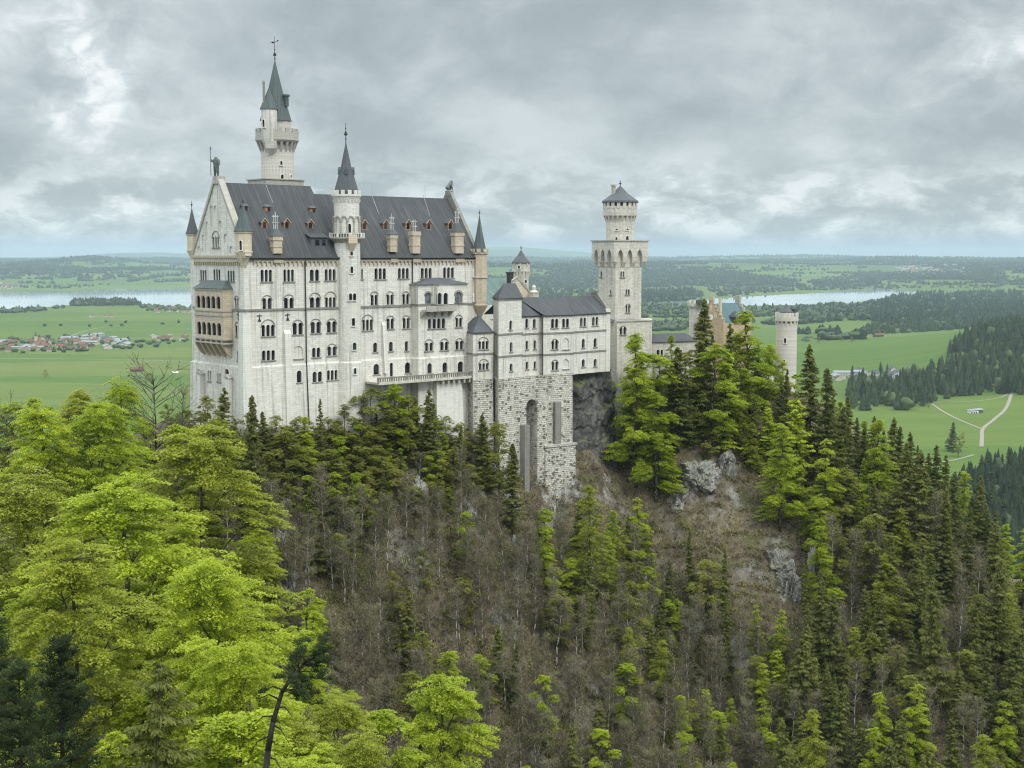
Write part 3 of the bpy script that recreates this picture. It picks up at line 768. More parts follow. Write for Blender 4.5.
# ochre chimney turrets on the eave
def eave_turret(px0, px1, pyb, pyw, pyt, cap, pcr):
    s0, zb = SOUTH.hit(px0, pyb); s1, zw = SOUTH.hit(px1, pyw); _, zc = SOUTH.hit(px0, pyt); s0 += (s1 - s0) * .24; s1 -= (s1 - s0) * .06; w = s1 - s0; c = (s0 + s1) / 2; d = w * .55
    mb = MB(); mb.box(s0, s1, -.25, d, zb - .3, zw); mb.box(s0 - .14, s1 + .14, -.39, d + .14, zw - .9, zw - .02); mb.box(s0 - .1, s1 + .1, -.35, d + .1, zb + (zw - zb) * .30, zb + (zw - zb) * .36)
    o = mb.build('roof_turret', M['ochre_stone'], pal)
    br = MB(); _, zk = SOUTH.hit(px0, pyb + 12)
    br.loft([r3([(c - .35, -.12), (c + .35, -.12), (c + .35, .1), (c - .35, .1)], zk), r3([(s0 - .1, -.5), (s1 + .1, -.5), (s1 + .1, .1), (s0 - .1, .1)], ZE - 1.1), r3([(s0 - .05, -.55), (s1 + .05, -.55), (s1 + .05, .1), (s0 - .05, .1)], ZE - .25)])
    br.build('bracket', M['frieze'], o)
    if cap:
        rf = MB(); rf.loft([r3([(s0 - .3, -.55), (s1 + .3, -.55), (s1 + .3, d + .3), (s0 - .3, d + .3)], zw + .003), r3([(c - .5, d / 2 - .4), (c + .5, d / 2 - .4), (c + .5, d / 2 + .4), (c - .5, d / 2 + .4)], zc)]); rf.build('turret_roof', M['roof_metal_dark'], o)
    _, zt = SOUTH.hit(px0, pcr); ch = MB(); k = zc if cap else zw
    for dx in ((-.42, 0, .42) if cap else (-.28, .28)):
        ch.tube((c + dx, d / 2, k - .4), (c + dx, d / 2, zt - abs(dx) * 1.5), .13, .11, 6)
    for t in (.35, .7): ch.box(c - .72, c + .72, d / 2 - .12, d / 2 + .12, k + (zt - k) * t, k + (zt - k) * t + .2)
    ch.build('chimney', M['chimney_grey'], o)
eave_turret(270, 282, 252, 236, 229, True, 211.5)
eave_turret(387.5, 397, 250.5, 234.5, 229.5, True, 213.5)
eave_turret(409.5, 420, 252, 231.5, 231, False, 217.5)
eave_turret(452, 463.5, 252, 232, 223, True, 208)

# corner turrets
def corner_turret(cu, cv, r, pyk, pyb, pyt, pys, pyf, n, body, sp, cren=False, win=None, square=False):
    D = depth_of(cu, cv); z = lambda p: Zp(p, D)
    mb = MB(); mb.lathe(cu, cv, [(.25, z(pyk)), (r * .55, z(pyk) + (z(pyb) - z(pyk)) * .45), (r * 1.04, z(pyb) - .35), (r * 1.12, z(pyb) - .1), (r * 1.12, z(pyb) + .12), (r, z(pyb) + .18), (r, z(pyt) - .55), (r * 1.14, z(pyt) - .35), (r * 1.14, z(pyt))], n, math.pi / n)
    o = mb.build('corner_turret', M[body], pal)
    if cren:
        c = MB(); crenels(c, cu, cv, r * 1.2, z(pyt), z(pyt) + .85, 8, .35); c.build('battlement', M[body], o)
    spire(o, cu, cv, r * (1.0 if cren else 1.22), z(pyt) + .002, z(pys), n, sp)
    finial(o, cu, cv, z(pys), z(pyf) - z(pys), .22)
    for w in (win or []): tower_window(o, cu, cv, r, *w)
    return o
corner_turret(.45, .45, 1.62, 272, 252, 231, 203.5, 199, 8, 'ochre_pale', 'copper_dark', win=[(242.3, 240.5, 250, 2.4)])
corner_turret(.4, W - .35, 1.12, 262, 250, 233.5, 208, 200.5, 8, 'ochre_pale', 'roof_metal_dark')
corner_turret(U1 - .5, -.1, 1.75, 319, 305, 252.5, 215, 209.5, 8, 'ochre_stone', 'copper_dark', True, [(471.3, 268, 276.5, 2.2), (471.5, 293, 301, 2.8)])
corner_turret(U1 - .4, W - .3, 1.2, 262, 250, 235, 212, 206, 8, 'ochre_pale', 'copper_dark')
# tall dark arch-panels of the ochre turret are carried by a moulding
Dt = depth_of(U1 - .5, -.1)
mb = MB(); mb.lathe(U1 - .5, -.1, [(1.7, Zp(278.5, Dt)), (1.98, Zp(278, Dt)), (1.98, Zp(277, Dt)), (1.7, Zp(276.6, Dt))], 8, math.pi / 8); mb.build('turret_moulding', M['trim_stone'], pal)

# loggia on the west front: two open arcades
LG = WEST.off(2.1)
a0, zt = LG.hit(194.6, 289); a1, _ = LG.hit(222.8, 289); _, zb = LG.hit(210, 340)
lc = MB(); lg = MB(); lg.wallbox(LG, a0, a1, zb, zt, -2.2, 0); zmid = LG.hit(210, 313)[1]
lc.wallbox(LG, a0 + .3, a1 - .3, zb + .5, zmid - .5, -1.95, -.3); lc.wallbox(LG, a0 + .3, a1 - .3, zmid + .2, zt - .4, -1.95, -.3)
SL = Pl((-2.1, W - a1), (1, 0))
def arcade(pl, cutter, x0, x1, y0, y1, n):
    ym = (y0 + y1) / 2; s0, _ = pl.hit(x0, ym); s1, _ = pl.hit(x1, ym); xm = (x0 + x1) / 2; z1 = pl.hit(xm, y0)[1]; z0 = pl.hit(xm, y1)[1]; lw = (s1 - s0) / (n + .24 * (n - 1))
    for i in range(n): cutter.wallprism(pl, arch(s0 + i * lw * 1.24, s0 + i * lw * 1.24 + lw, z0, z1), -.5, .5)
arcade(LG, lc, *z3_(150, 286, 318, 388), 5); arcade(LG, lc, *z3_(154, 290, 468, 540), 5)
for y0, y1 in ((325, 388), (475, 540)):
    _q = z3_(318, 347, y0, y1); arcade(SL, lc, _q[0], _q[1], _q[2], _q[3], 2)
lo = lg.build('loggia', M['ochre_stone'], pal, lc)
for z0_, z1_q in ((zb + .55, zmid - .55), (zmid + .25, zt - .45)):
    mb = MB(); mb.wallbox(LG, a0 + .35, a1 - .35, z0_, z1_q, -.62, -.56); mb.build('pane', M['glass'], lo)  # added dark sheet close behind the arches, in place of the shaded interior
mb = MB()
for py in (289.5, 310.5, 315, 338.5, 342.5):
    _, z = LG.hit(210, py); mb.wallbox(LG, a0 - .14, a1 + .14, z - .16, z + .16, -2.05, .18)
mb.build('loggia_moulding', M['trim_stone'], lo)
rf = MB(); zr = LG.hit(210, 281)[1]
q = lambda e, d0: [LG.pt(a0 - e, 0, e)[:2], LG.pt(a1 + e, 0, e)[:2], LG.pt(a1 + e, 0, d0)[:2], LG.pt(a0 - e, 0, d0)[:2]]
rf.loft([r3(q(.35, -2.15), zt + .25), r3(q(-1.6, -2.15), zr + .1)][0:2]); rf.build('loggia_roof', M['copper_dark'], lo)
cbm = MB(); zk = LG.hit(210, 357.5)[1]
for i in range(6):
    s = a0 + .35 + (a1 - a0 - .7) * i / 5
    cbm.wallprism(Pl(LG.pt(s - .3, 0, 0)[:2], (-LG.n[0], -LG.n[1])), [(0, zb), (0, zb - .9), (1.1, zk + .9), (2.25, zk), (2.25, zb)][::-1], -.6, 0.0)
cbm.build('corbel', M['ochre_stone'], lo)

# projecting bay with balcony
vb = 0.0
x_l = SOUTH.hit(411.2, 330)[0]; BAY = SOUTH.off(2.6); x_r = BAY.hit(467.5, 330)[0]
zt = BAY.hit(440, 284.0)[1]; bc = MB(); bm = MB(); e = .32
bq = lambda o: [(x_l - o, -2.6 - o), (x_r + o, -2.6 - o), (x_r + o, .3), (x_l - o, .3)]
bm.loft([r3(bq(.6), 150), r3(bq(e), ledge - .25), r3(bq(.02), ledge + .05), r3(bq(0), ledge + .3), r3(bq(0), zt)])
bay = None
bw = []
for a in [(595, 634, 355, 420, 1, 348), (765, 810, 350, 415, 1, 342), (613, 712, 503, 560, 4), (770, 808, 498, 552, 2, 480), (597, 642, 640, 688, 2, 620), (683, 730, 635, 684, 2, 616), (770, 815, 630, 680, 2, 614)]: bw.append((BAY, z4_(*a[:4]), a[4], 230 + a[5] * .17578 if len(a) > 5 else None, 0))
for a in [(318, 358, 112, 198), (447, 490, 105, 192), (577, 625, 97, 188)]: bw.append((BAY, z6_(*a), 1, None, .33))
for pl, q, n, hd, wo in bw: window(pal, pl, bc, *q, n, hd, wall_off=wo, glass='glass_pale' if (hd and q[3] < 305) else 'glass')
bay = bm.build('projecting_bay', M['limestone'], pal, bc)
rf = MB(); zp = zt + 1.0
rf.loft([r3([(x_l - .5, -3.1), (x_r + .5, -3.1), (x_r + .5, .15), (x_l - .5, .15)], zt + .002), r3([(x_l + 5, -1.0), (x_r - 6, -1.0), (x_r - 6, .1), (x_l + 5, .1)], zp + .35)]); rf.build('bay_roof', M['roof_metal_dark'], bay)
fz = MB(); z = SOUTH.hit(440, 304.2)[1]; zq = BAY.hit(440, 304.2)[1]; fz.box(x_l - .2, x_r + .2, -2.8, 0, zq - .2, zq + .2); fz.build('string_course', M['darkened'], bay)
# oriel and balcony on the bay
o0, ot = BAY.hit(434, 287); o1, ob = BAY.hit(450.5, 304); OR = BAY.off(1.3); oc = MB(); om = MB(); om.wallbox(OR, o0, o1, ob, ot, -1.5, 0)
for a in [(668, 693, 357, 422), (702, 728, 357, 422)]: window(pal, OR, oc, *z4_(*a), 1)
om.build('oriel', M['pale_stone'], bay, oc)
b0, _ = BAY.hit(421.5, 307); b1, zb = BAY.hit(451.5, 309)
mb = MB(); mb.wallbox(BAY, b0, b1, zb - .35, zb, -.1, 1.9); mb.wallbox(BAY, b0, b1, zb, zb + .9, 1.7, 1.9)
for s in np.linspace(b0 + .3, b1 - .3, 5): mb.wallprism(Pl(BAY.pt(s - .22, 0, 0)[:2], (-BAY.n[0], -BAY.n[1])), [(-1.6, zb - .35), (-1.0, zb - 1.0), (0.1, zb - 1.7), (.1, zb - .35)], -.44, 0)
mb.build('balcony', M['trim_stone'], bay)

# painted iron wall anchors
an = MB()
for px, py in ((259.2, 318), (287.5, 317)):
    s, z = SOUTH.hit(px, py); h = .75
    for p, q in (((0, -h), (0, h)), ((-.6, .45), (.6, .45)), ((-.35, -h), (0, -.1)), ((.35, -h), (0, -.1))): an.tube(SOUTH.pt(s + p[0], z + p[1], .07), SOUTH.pt(s + q[0], z + q[1], .07), .09, n=5)
s, z = WEST.hit(238.4, 316)
for p, q in (((0, -.9), (0, .9)), ((-.5, .3), (.5, .3))): an.tube(WEST.pt(s + p[0], z + p[1], .07), WEST.pt(s + q[0], z + q[1], .07), .1, n=5)
an.build('wall_anchor', M['iron'], pal)

# stair turret on the south front
tu = SOUTH.hit(347.6, 300)[0] + .25; tv = .35; TR = 2.75; Dt = depth_of(tu, tv - 2)
zT = lambda p: Zp(p, Dt)
mb = MB(); mb.lathe(tu, tv, [(TR + .9, 150), (TR + .3, ledge - .3), (TR, ledge), (TR, zT(243))], 24); tur = mb.build('stair_turret', M['limestone'], pal, smooth=True)
mb = MB(); mb.lathe(tu, tv, [(TR + .02, zT(243)), (3.0, zT(241.5)), (3.55, zT(239.2)), (3.68, zT(238.6)), (3.68, zT(237.4)), (3.0, zT(237.3))], 24); mb.build('gallery', M['trim_stone'], tur)
mb = MB(); mb.lathe(tu, tv, [(2.68, zT(238)), (2.68, zT(200))], 24); mb.build('gallery_wall', M['limestone'], tur, smooth=True)
mb = MB()
for i in range(40):
    a = 2 * math.pi * i / 40; mb.tube((tu + 3.55 * math.cos(a), tv + 3.55 * math.sin(a), zT(237.4)), (tu + 3.55 * math.cos(a), tv + 3.55 * math.sin(a), zT(233.6)), .10, .10, 5)
for i in range(8):
    a = 2 * math.pi * (i + .5) / 8; c = (tu + 3.55 * math.cos(a), tv + 3.55 * math.sin(a)); mb.box(c[0] - .2, c[0] + .2, c[1] - .2, c[1] + .2, zT(237.4), zT(232.8))
mb.lathe(tu, tv, [(3.4, zT(233.7)), (3.68, zT(233.7)), (3.68, zT(233.0)), (3.4, zT(233.0)), (3.4, zT(233.7))], 24); mb.build('balustrade', M['pale_stone'], tur)
mb = MB()
for i in range(12):
    a = 2 * math.pi * i / 12; x, y = tu + 2.78 * math.cos(a), tv + 2.78 * math.sin(a); mb.tube((x, y, zT(237)), (x, y, zT(222)), .17, .17, 6); mb.lathe(x, y, [(.17, zT(222.6)), (.3, zT(221.4)), (.3, zT(220.8))], 6)
    a2 = a + math.pi / 12
    for k in range(8):
        t0, t1 = k / 8, (k + 1) / 8; f = lambda t: (tu + 2.86 * math.cos(a + 2 * math.pi / 12 * t), tv + 2.86 * math.sin(a + 2 * math.pi / 12 * t), zT(221) + 1.0 * math.sin(math.pi * t) ** .6)
        mb.tube(f(t0), f(t1), .15, n=4)
mb.build('blind_arcade', M['trim_stone'], tur)
mb = MB(); mb.lathe(tu, tv, [(2.68, zT(200.2)), (2.78, zT(198.8)), (3.0, zT(196.8)), (3.12, zT(196)), (3.12, zT(194.4)), (2.4, zT(194.3))], 24)
corbels_round(mb, tu, tv, 2.7, 2.98, zT(202.5), zT(199.5), 22, .34); crenels(mb, tu, tv, 3.1, zT(194.5), zT(190.2), 13, .4, .52); mb.build('battlement', M['pale_stone'], tur)
sp = spire(tur, tu, tv, 2.62, zT(193.6), zT(141.5), 8, 'roof_metal_dark', .04)
finial(tur, tu, tv, zT(141.8), zT(122) - zT(141.8), .40)
for i in range(4):
    a = math.atan2(CV - tv, CU - tu) + .05 + i * math.pi / 2; z = zT(172); r = 1.62
    c = (tu + r * math.cos(a), tv + r * math.sin(a)); pl = Pl(c, (-math.sin(a), math.cos(a))); mb = MB()
    mb.wallprism(pl, [(-.36, z - .5), (.36, z - .5), (.36, z + .5), (0, z + 1.1), (-.36, z + .5)], -.9, .12); l = mb.build('lucarne', M['roof_metal_dark'], sp)
for q, n, hd in (((165, 205, 360, 400), 2, 1), ((180, 197, 500, 545), 1, 0), ((182, 203, 640, 682), 1, 0), ((175, 190, 207, 245), 1, 0), ((175, 190, 112, 145), 1, 0)):
    x0, x1, y0, y1 = z4_(*q); tower_window(tur, tu, tv, TR, (x0 + x1) / 2, y0, y1, x1 - x0, n)
tower_window(tur, tu, tv, 2.68, 350.4, 223.8, 234, 3.0); tower_window(tur, tu, tv, TR + .32, 354.2, 368, 374, 2.4)
a = math.atan2(CV - tv, CU - tu) + .34; pl = Pl((tu + 2.7 * math.cos(a), tv + 2.7 * math.sin(a)), (-math.sin(a), math.cos(a))); mb = MB()
mb.wallbox(pl, -.95, .95, zT(243.5), zT(234.5), -.3, 1.15); mb.loft([r3([pl.pt(-.3, 0, .1)[:2], pl.pt(.3, 0, .1)[:2], pl.pt(.3, 0, -.2)[:2], pl.pt(-.3, 0, -.2)[:2]], zT(252)), r3([pl.pt(-.9, 0, 1.1)[:2], pl.pt(.9, 0, 1.1)[:2], pl.pt(.9, 0, -.2)[:2], pl.pt(-.9, 0, -.2)[:2]], zT(243.5))]); mb.build('bartizan', M['ochre_pale'], tur)

# terrace walk in front of the palace
T0 = SOUTH.hit(364, 380)[0]; T1 = BAY.hit(471, 375)[0]
mb = MB(); ztp = Zp(383.0, 285); 
TW = SOUTH.off(5.4)
zt_ = TW.hit(440, 377.8)[1]
mb.box(T0, T1, -5.4, -.2, zt_ - .55, zt_ - .12); mb.box(T0, T1, -5.55, -5.15, zt_ - .60, zt_ - .02)
ter = mb.build('terrace', M['grey_stone'], pal)
mb = MB(); n = 46
for i in range(n + 1):
    s = T0 + (T1 - T0) * i / n; w = .24 if i % 6 == 0 else .11; mb.box(s - w, s + w, -5.48, -5.26, zt_ - .02, zt_ + .72)
mb.box(T0 - .2, T1 + .2, -5.54, -5.2, zt_ + .72, zt_ + .95); mb.build('balustrade', M['darkened'], ter)
mb = MB()
for s in np.arange(SOUTH.hit(436, 384)[0] - 2, T1, 1.5): mb.box(s - .25, s + .25, -5.3, -3.9, zt_ - 1.5, zt_ - .7)
mb.build('corbel', M['trim_stone'], ter)
BS = SOUTH.off(4.3); b0, zb = BS.hit(437, 424); b1, _ = BS.hit(462, 424)
mb = MB(); mb.loft([r3([(b0 - .5, -4.9), (b1 + .3, -4.9), (b1 + .3, 0), (b0 - .5, 0)], zb - 6), r3([(b0, -4.3), (b1, -4.3), (b1, 0), (b0, 0)], zt_ - .9)]); mb.build('bastion', M['pale_stone'], ter)

# ------------------------------------------------------------------ statues on the gables
def skin_body(name, pts, edges, radii, mat, loc, rot, parent=None, levels=1, scale=1.0):
    me = bpy.data.meshes.new(name); me.from_pydata([tuple(c * scale for c in p) for p in pts], edges, [])
    o = bpy.data.objects.new(name, me); COL.objects.link(o)
    md = o.modifiers.new('s', 'SKIN'); md.use_smooth_shade = True
    for i, r in enumerate(radii):
        r = r if isinstance(r, tuple) else (r, r); me.skin_vertices[0].data[i].radius = (r[0] * scale, r[1] * scale)
    me.skin_vertices[0].data[0].use_root = True
    sb = o.modifiers.new('u', 'SUBSURF'); sb.levels = levels; sb.render_levels = levels
    dg = bpy.context.evaluated_depsgraph_get(); dg.update()
    nm = bpy.data.meshes.new_from_object(o.evaluated_get(dg)); o.modifiers.clear(); o.data = nm; nm.name = name
    bpy.data.meshes.remove(me); nm.materials.clear()
    for m in (mat if isinstance(mat, list) else [mat]): nm.materials.append(m)
    o.location = loc; o.rotation_euler = rot
    if parent is not None: o.parent = parent
    return o
x, y = L2W(.5, W / 2); zst = ZR + 1.0
st = bpy.data.objects.new('statue', None); link(st); st.location = (x, y, zst); st.rotation_euler = (0, 0, ANG + math.pi + .5); st.scale = (1.12, 1.12, 1.12)
tag(st, 'aged bronze knight statue with lance and shield, standing on the west gable of the palace', 'statue')
bp = [(0, 0, 2.05), (0, 0, 2.5), (0, 0, 3.0), (0, 0, 3.32), (.02, 0, 3.62), (0, .26, 1.95), (.05, .34, 1.1), (0, .36, .15), (.28, .36, .06), (0, -.24, 1.95), (-.05, -.3, 1.1), (-.05, -.32, .15), (.22, -.34, .06), (0, .48, 3.0), (.1, .72, 2.45), (.35, .78, 2.0), (0, -.48, 3.0), (.2, -.8, 2.7), (.4, -.85, 3.2)]
be = [(0, 1), (1, 2), (2, 3), (3, 4), (0, 5), (5, 6), (6, 7), (7, 8), (0, 9), (9, 10), (10, 11), (11, 12), (2, 13), (13, 14), (14, 15), (2, 16), (16, 17), (17, 18)]
br_ = [.48, .5, .56, .24, .36, .36, .27, .2, .15, .36, .27, .2, .15, .3, .22, .17, .3, .22, .17]
skin_body('body', bp, be, br_, M['bronze'], (0, 0, 0), (0, 0, 0), st)
mb = MB(); mb.tube((.42, -.88, .2), (.42, -.88, 4.9), .07, .05, 6); mb.lathe(.42, -.88, [(.05, 4.8), (.16, 5.0), (.02, 5.5)], 6); mb.build('lance', M['bronze'], st)
mb = MB(); mb.loft([[(.5, .55 + .5 * c, 1.35 + .95 * s) for c, s in ((0, -1), (.75, -.25), (.8, .75), (-.8, .75), (-.75, -.25))], [(.62, .55 + .45 * c, 1.35 + .9 * s) for c, s in ((0, -1), (.75, -.25), (.8, .75), (-.8, .75), (-.75, -.25))]]); mb.build('shield', M['bronze'], st)
x, y = L2W(U1 - .4, W / 2)
li = skin_body('lion_statue', [(-.5, 0, .75), (.1, 0, 1.2), (.5, 0, 1.75), (.62, 0, 2.2), (.95, 0, 2.3), (.55, .28, .9), (.75, .3, .1), (.55, -.28, .9), (.75, -.3, .1), (-.5, .35, .45), (.1, .42, .15), (-.5, -.35, .45), (.1, -.42, .15), (-.95, 0, .35), (-1.1, 0, 1.0)],
               [(0, 1), (1, 2), (2, 3), (3, 4), (1, 5), (5, 6), (1, 7), (7, 8), (0, 9), (9, 10), (0, 11), (11, 12), (0, 13), (13, 14)], [.48, .46, .48, .42, .24, .2, .13, .2, .13, .3, .14, .3, .14, .12, .07], M['bronze'], (x, y, ZR2 + 1.75), (0, 0, ANG))
tag(li, 'seated stone lion statue on the east gable of the palace roof', 'statue')

# ------------------------------------------------------------------ tall main tower behind the palace roof
mu, mv = W2L(*[c for c in P(277.6, 170, 303)][:2]); Dm = 303.0; zM = lambda p: Zp(p, Dm); k = Dm / FPX
mt = castle_root('main_tower', mu, mv, B0, 'tallest round white tower with pointed green-grey spire, rising behind the palace roof', 'tower')
mb = MB(); mb.lathe(mu, mv, [(3.7, 160), (3.62, zM(150.5))], 32); mb.build('shaft', M['grey_stone'], mt, smooth=True)
pq = [(mu - 5.3, mv - 3.9), (mu + 4.3, mv - 3.9), (mu + 4.3, mv + 4), (mu - 5.3, mv + 4)]
mb = MB(); mb.prism(pq, 180, zM(180.8)); mb.prism([(a + (.25 if a > mu else -.25), b + (.25 if b > mv else -.25)) for a, b in pq], zM(180.8) + .003, zM(179.6)); mb.build('base_platform', M['trim_stone'], mt)
mb = MB(); mb.lathe(mu, mv, [(3.6, zM(152)), (3.64, zM(143.6)), (4.40, zM(143.2)), (4.78, zM(141.2)), (4.78, zM(138.2)), (4.55, zM(137.8)), (3.2, zM(137.7))], 32)
corbels_round(mb, mu, mv, 3.62, 4.5, zM(152.5), zM(143), 20, .5); mb.build('machicolation', M['trim_stone'], mt)
mb = MB(); mb.lathe(mu, mv, [(4.3, zM(138)), (4.72, zM(138)), (4.72, zM(133.4)), (4.3, zM(133.4)), (4.3, zM(138))], 32); crenels(mb, mu, mv, 4.72, zM(133.5), zM(129.4), 16, .42, .56); mb.build('battlement', M['trim_stone'], mt)
mb = MB(); mb.lathe(mu + .05, mv, [(3.05, zM(138)), (3.05, zM(120.5))], 24); mb.build('drum', M['grey_stone'], mt, smooth=True)
sp = MB(); cu_ = mu - .25; sp.lathe(cu_, mv, [(3.55, zM(121.3)), (3.5, zM(120.8)), (1.62, zM(91)), (.12, zM(61.5))], 10, .2); sp = sp.build('spire', M['copper_dark'], mt)
mb = MB(); su, sv = W2L(*[c for c in P(269.2, 125, 299.6)][:2]); mb.lathe(su, sv, [(.3, zM(156)), (1.0, zM(149)), (1.75, zM(141)), (1.75, zM(111))], 16); sd = mb.build('side_turret', M['limestone'], mt, smooth=True)
mb = MB(); mb.lathe(su, sv, [(1.98, zM(111.2)), (1.95, zM(110.4)), (.1, zM(90.5))], 12); mb.build('spire', M['copper_dark'], sd)
tower_window(sd, su, sv, 1.75, 267.3, 119.5, 127, 2.2)
mb = MB(); mb.tube((su - 1.2, sv, zM(108)), (su - 1.2, sv, zM(85.5)), .26, .26, 8); mb.lathe(su - 1.2, sv, [(.1, zM(85.8)), (.36, zM(85.2)), (.3, zM(84.5)), (.08, zM(82.5))], 8); mb.build('chimney', M['darkened'], mt)
mb = MB(); c2 = W2L(*P(285.9, 100, 302).xy); mb.box(c2[0] - .42, c2[0] + .42, c2[1] - .5, c2[1] + .5, zM(107), zM(97)); mb.box(c2[0] - .6, c2[0] + .6, c2[1] - .68, c2[1] + .68, zM(97.2), zM(95.2)); mb.build('chimney', M['copper_dark'], mt)
fin = finial(mt, cu_, mv, zM(62), zM(45) - zM(62), .38)
mb = MB(); mb.tube((cu_, mv, zM(47)), (cu_, mv, zM(36.5)), .06, .04, 5)
for d, r in ((-.95, .07), (.8, .07)): mb.tube((cu_, mv, zM(42.3)), (cu_ + d * .76, mv - d * .65, zM(41 if d > 0 else 43.2)), r, .05, 5)
mb.ball((cu_ - .3, mv + .2, zM(42.6)), .32, .7); mb.ball((cu_ + .55, mv - .45, zM(40.8)), .2, .8); mb.build('weather_vane', M['iron'], fin)
tower_window(mt, mu, mv, 3.66, 283.6, 161, 165, 2.2); tower_window(mt, mu, mv, 3.68, 284.3, 174.5, 179.5, 2.6); tower_window(mt, mu, mv, 3.68, 292.6, 175, 178, 1.2)
mb = MB(); a = math.atan2(CV - mv, CU - mu) - .30; pl = Pl((mu + 3.6 * math.cos(a), mv + 3.6 * math.sin(a)), (-math.sin(a), math.cos(a)))
mb.loft([r3([pl.pt(-.25, 0, .12)[:2], pl.pt(.25, 0, .12)[:2], pl.pt(.25, 0, -.2)[:2], pl.pt(-.25, 0, -.2)[:2]], zM(156)), r3([pl.pt(-1.1, 0, 1.2)[:2], pl.pt(1.1, 0, 1.2)[:2], pl.pt(1.1, 0, -.2)[:2], pl.pt(-1.1, 0, -.2)[:2]], zM(150)), r3([pl.pt(-1.25, 0, 1.35)[:2], pl.pt(1.25, 0, 1.35)[:2], pl.pt(1.25, 0, -.2)[:2], pl.pt(-1.25, 0, -.2)[:2]], zM(142.5))]); mb.build('oriel', M['grey_stone'], mt)

# ------------------------------------------------------------------ eastern wing (bower) on its rubble substructure
win = castle_root('palace_wing', *LP(540, 322), B0, 'lower white wing with dark roofs standing on tall rubble masonry with an arch', 'castle wing')
A_ = [LP(*q) for q in ((464.8, 305.5), (473, 300.5), (492.6, 303.5))]
TF = [LP(*q) for q in ((493.6, 305.6), (498.6, 302.0), (521.8, 308.2))]
T_ = [LP(*q) for q in ((493.4, 312.0), (498.6, 302.0), (521.8, 308.2), (522.0, 318.0))]
S_ = [LP(*q) for q in ((521.5, 310.0), (541.4, 314.6), (543, 313.4), (572.4, 318.0), (574, 319.8), (606.3, 328.2), (609.6, 328.4))]
def back(p, d=9.5): return (p[0], p[1] + d)
ZB = Zp(377.6, 308); ZS = 150
def wallruns(poly, z0, z1, mat, name, wins, backd=9.5, bat=0.0):
    c = MB(); q = poly + ([back(poly[-1], backd), back(poly[0], backd)] if backd else [])
    cc = (sum(p[0] for p in q) / len(q), sum(p[1] for p in q) / len(q))
    m = MB()
    if bat:
        k = 1 + bat; m.loft([[(cc[0] + (x - cc[0]) * k, cc[1] + (y - cc[1]) * k, z0) for x, y in q], [(cc[0] + (x - cc[0]) * 1.012, cc[1] + (y - cc[1]) * 1.012, z1) for x, y in q]])
    else: m.prism(q, z0, z1)
    for i, w in wins: 
        pl = Pl.seg(poly[i], poly[i + 1]); window(win, pl, c, *z5_(*w[:4]), w[4], 240 + w[5] * .19531 if len(w) > 5 and w[5] else None, blind=len(w) > 6, deep=.2 if len(w) > 6 else .4)
    return m.build(name, M[mat], win, c)
zb1 = Zp(332.6, 303); zt2 = Zp(299, 305); zs3 = Zp(315.2, 315)
wallruns(A_, ZB - .2, zb1, 'limestone', 'bay', [(1, (145, 196, 517, 560, 3, 495)), (1, (147, 197, 630, 665, 3, 608))], 9)
wallruns(T_, ZB - .25, zt2, 'limestone', 'tower_block', [(1, (303, 318, 412, 460, 1)), (1, (305, 320, 523, 572, 1)), (1, (305, 320, 632, 672, 1))], 0)
wallruns(S_, ZB - .3, zs3, 'limestone', 'wall', [(0, (385, 401, 403, 450, 1)), (0, (424, 439, 403, 450, 1)), (0, (387, 400, 515, 560, 1)), (0, (427, 441, 513, 558, 1)), (0, (387, 401, 622, 662, 1)), (0, (428, 441, 620, 660, 1)),
    (2, (517, 554, 403, 450, 2)), (2, (574, 609, 402, 448, 2)), (2, (519, 553, 512, 560, 2, 505)), (2, (575, 610, 503, 560, 1, None, 1)), (2, (520, 553, 622, 666, 2, 612)), (2, (578, 609, 610, 660, 1, None, 1)),
    (4, (665, 697, 397, 442, 2)), (4, (727, 759, 393, 438, 2)), (4, (674, 690, 505, 552, 1)), (4, (735, 751, 502, 548, 1)), (4, (674, 690, 610, 650, 1)), (4, (735, 751, 608, 648, 1))], 10)
mb = MB()
for poly, pys, pxr in ((A_, (354.2,), 480), (T_, (333, 354.8), 510), (S_, (332.3, 353.2), 555)):
    for py in pys:
        for i in range(len(poly) - 1):
            pl = Pl.seg(poly[i], poly[i + 1]); z = Zp(py, depth_of(*poly[len(poly) // 2])); mb.wallbox(pl, -.05, pl.len + .05, z - .17, z + .17, -.1, .2 + .002 * i)
for poly, z in ((A_, zb1), (T_, zt2), (S_, zs3)):
    for i in range(len(poly) - 1):
        pl = Pl.seg(poly[i], poly[i + 1]); mb.wallbox(pl, -.05, pl.len + .05, z - .3, z - .02, -.1, .14 + .002 * i)
mb.build('string_course', M['darkened'], win)
mb = MB(); pl = Pl.seg(S_[5], S_[6]); mb.wallbox(pl, -.15, pl.len + .1, ZB - .3, zs3 + 1.0, -1.2, .22); mb.build('corner_pilaster', M['pale_stone'], win)
def hiproof(poly, z0, z1, ridge, mat, name, over=.35, bd=9.5):
    q = poly + ([back(poly[-1], bd), back(poly[0], bd)] if bd else []); c = (sum(p[0] for p in q) / len(q), sum(p[1] for p in q) / len(q)); out = []
    for x, y in q:
        dx, dy = x - c[0], y - c[1]; l = math.hypot(dx, dy); out.append((x + dx / l * over, y + dy / l * over))
    m = MB(); top = [(ridge[0] + (x - c[0]) * ridge[2], ridge[1] + (y - c[1]) * ridge[3], z1) for x, y in q]
    m.loft([r3(out, z0 + .002), r3(out, z0 + .18), top]); return m.build(name, M[mat], win)
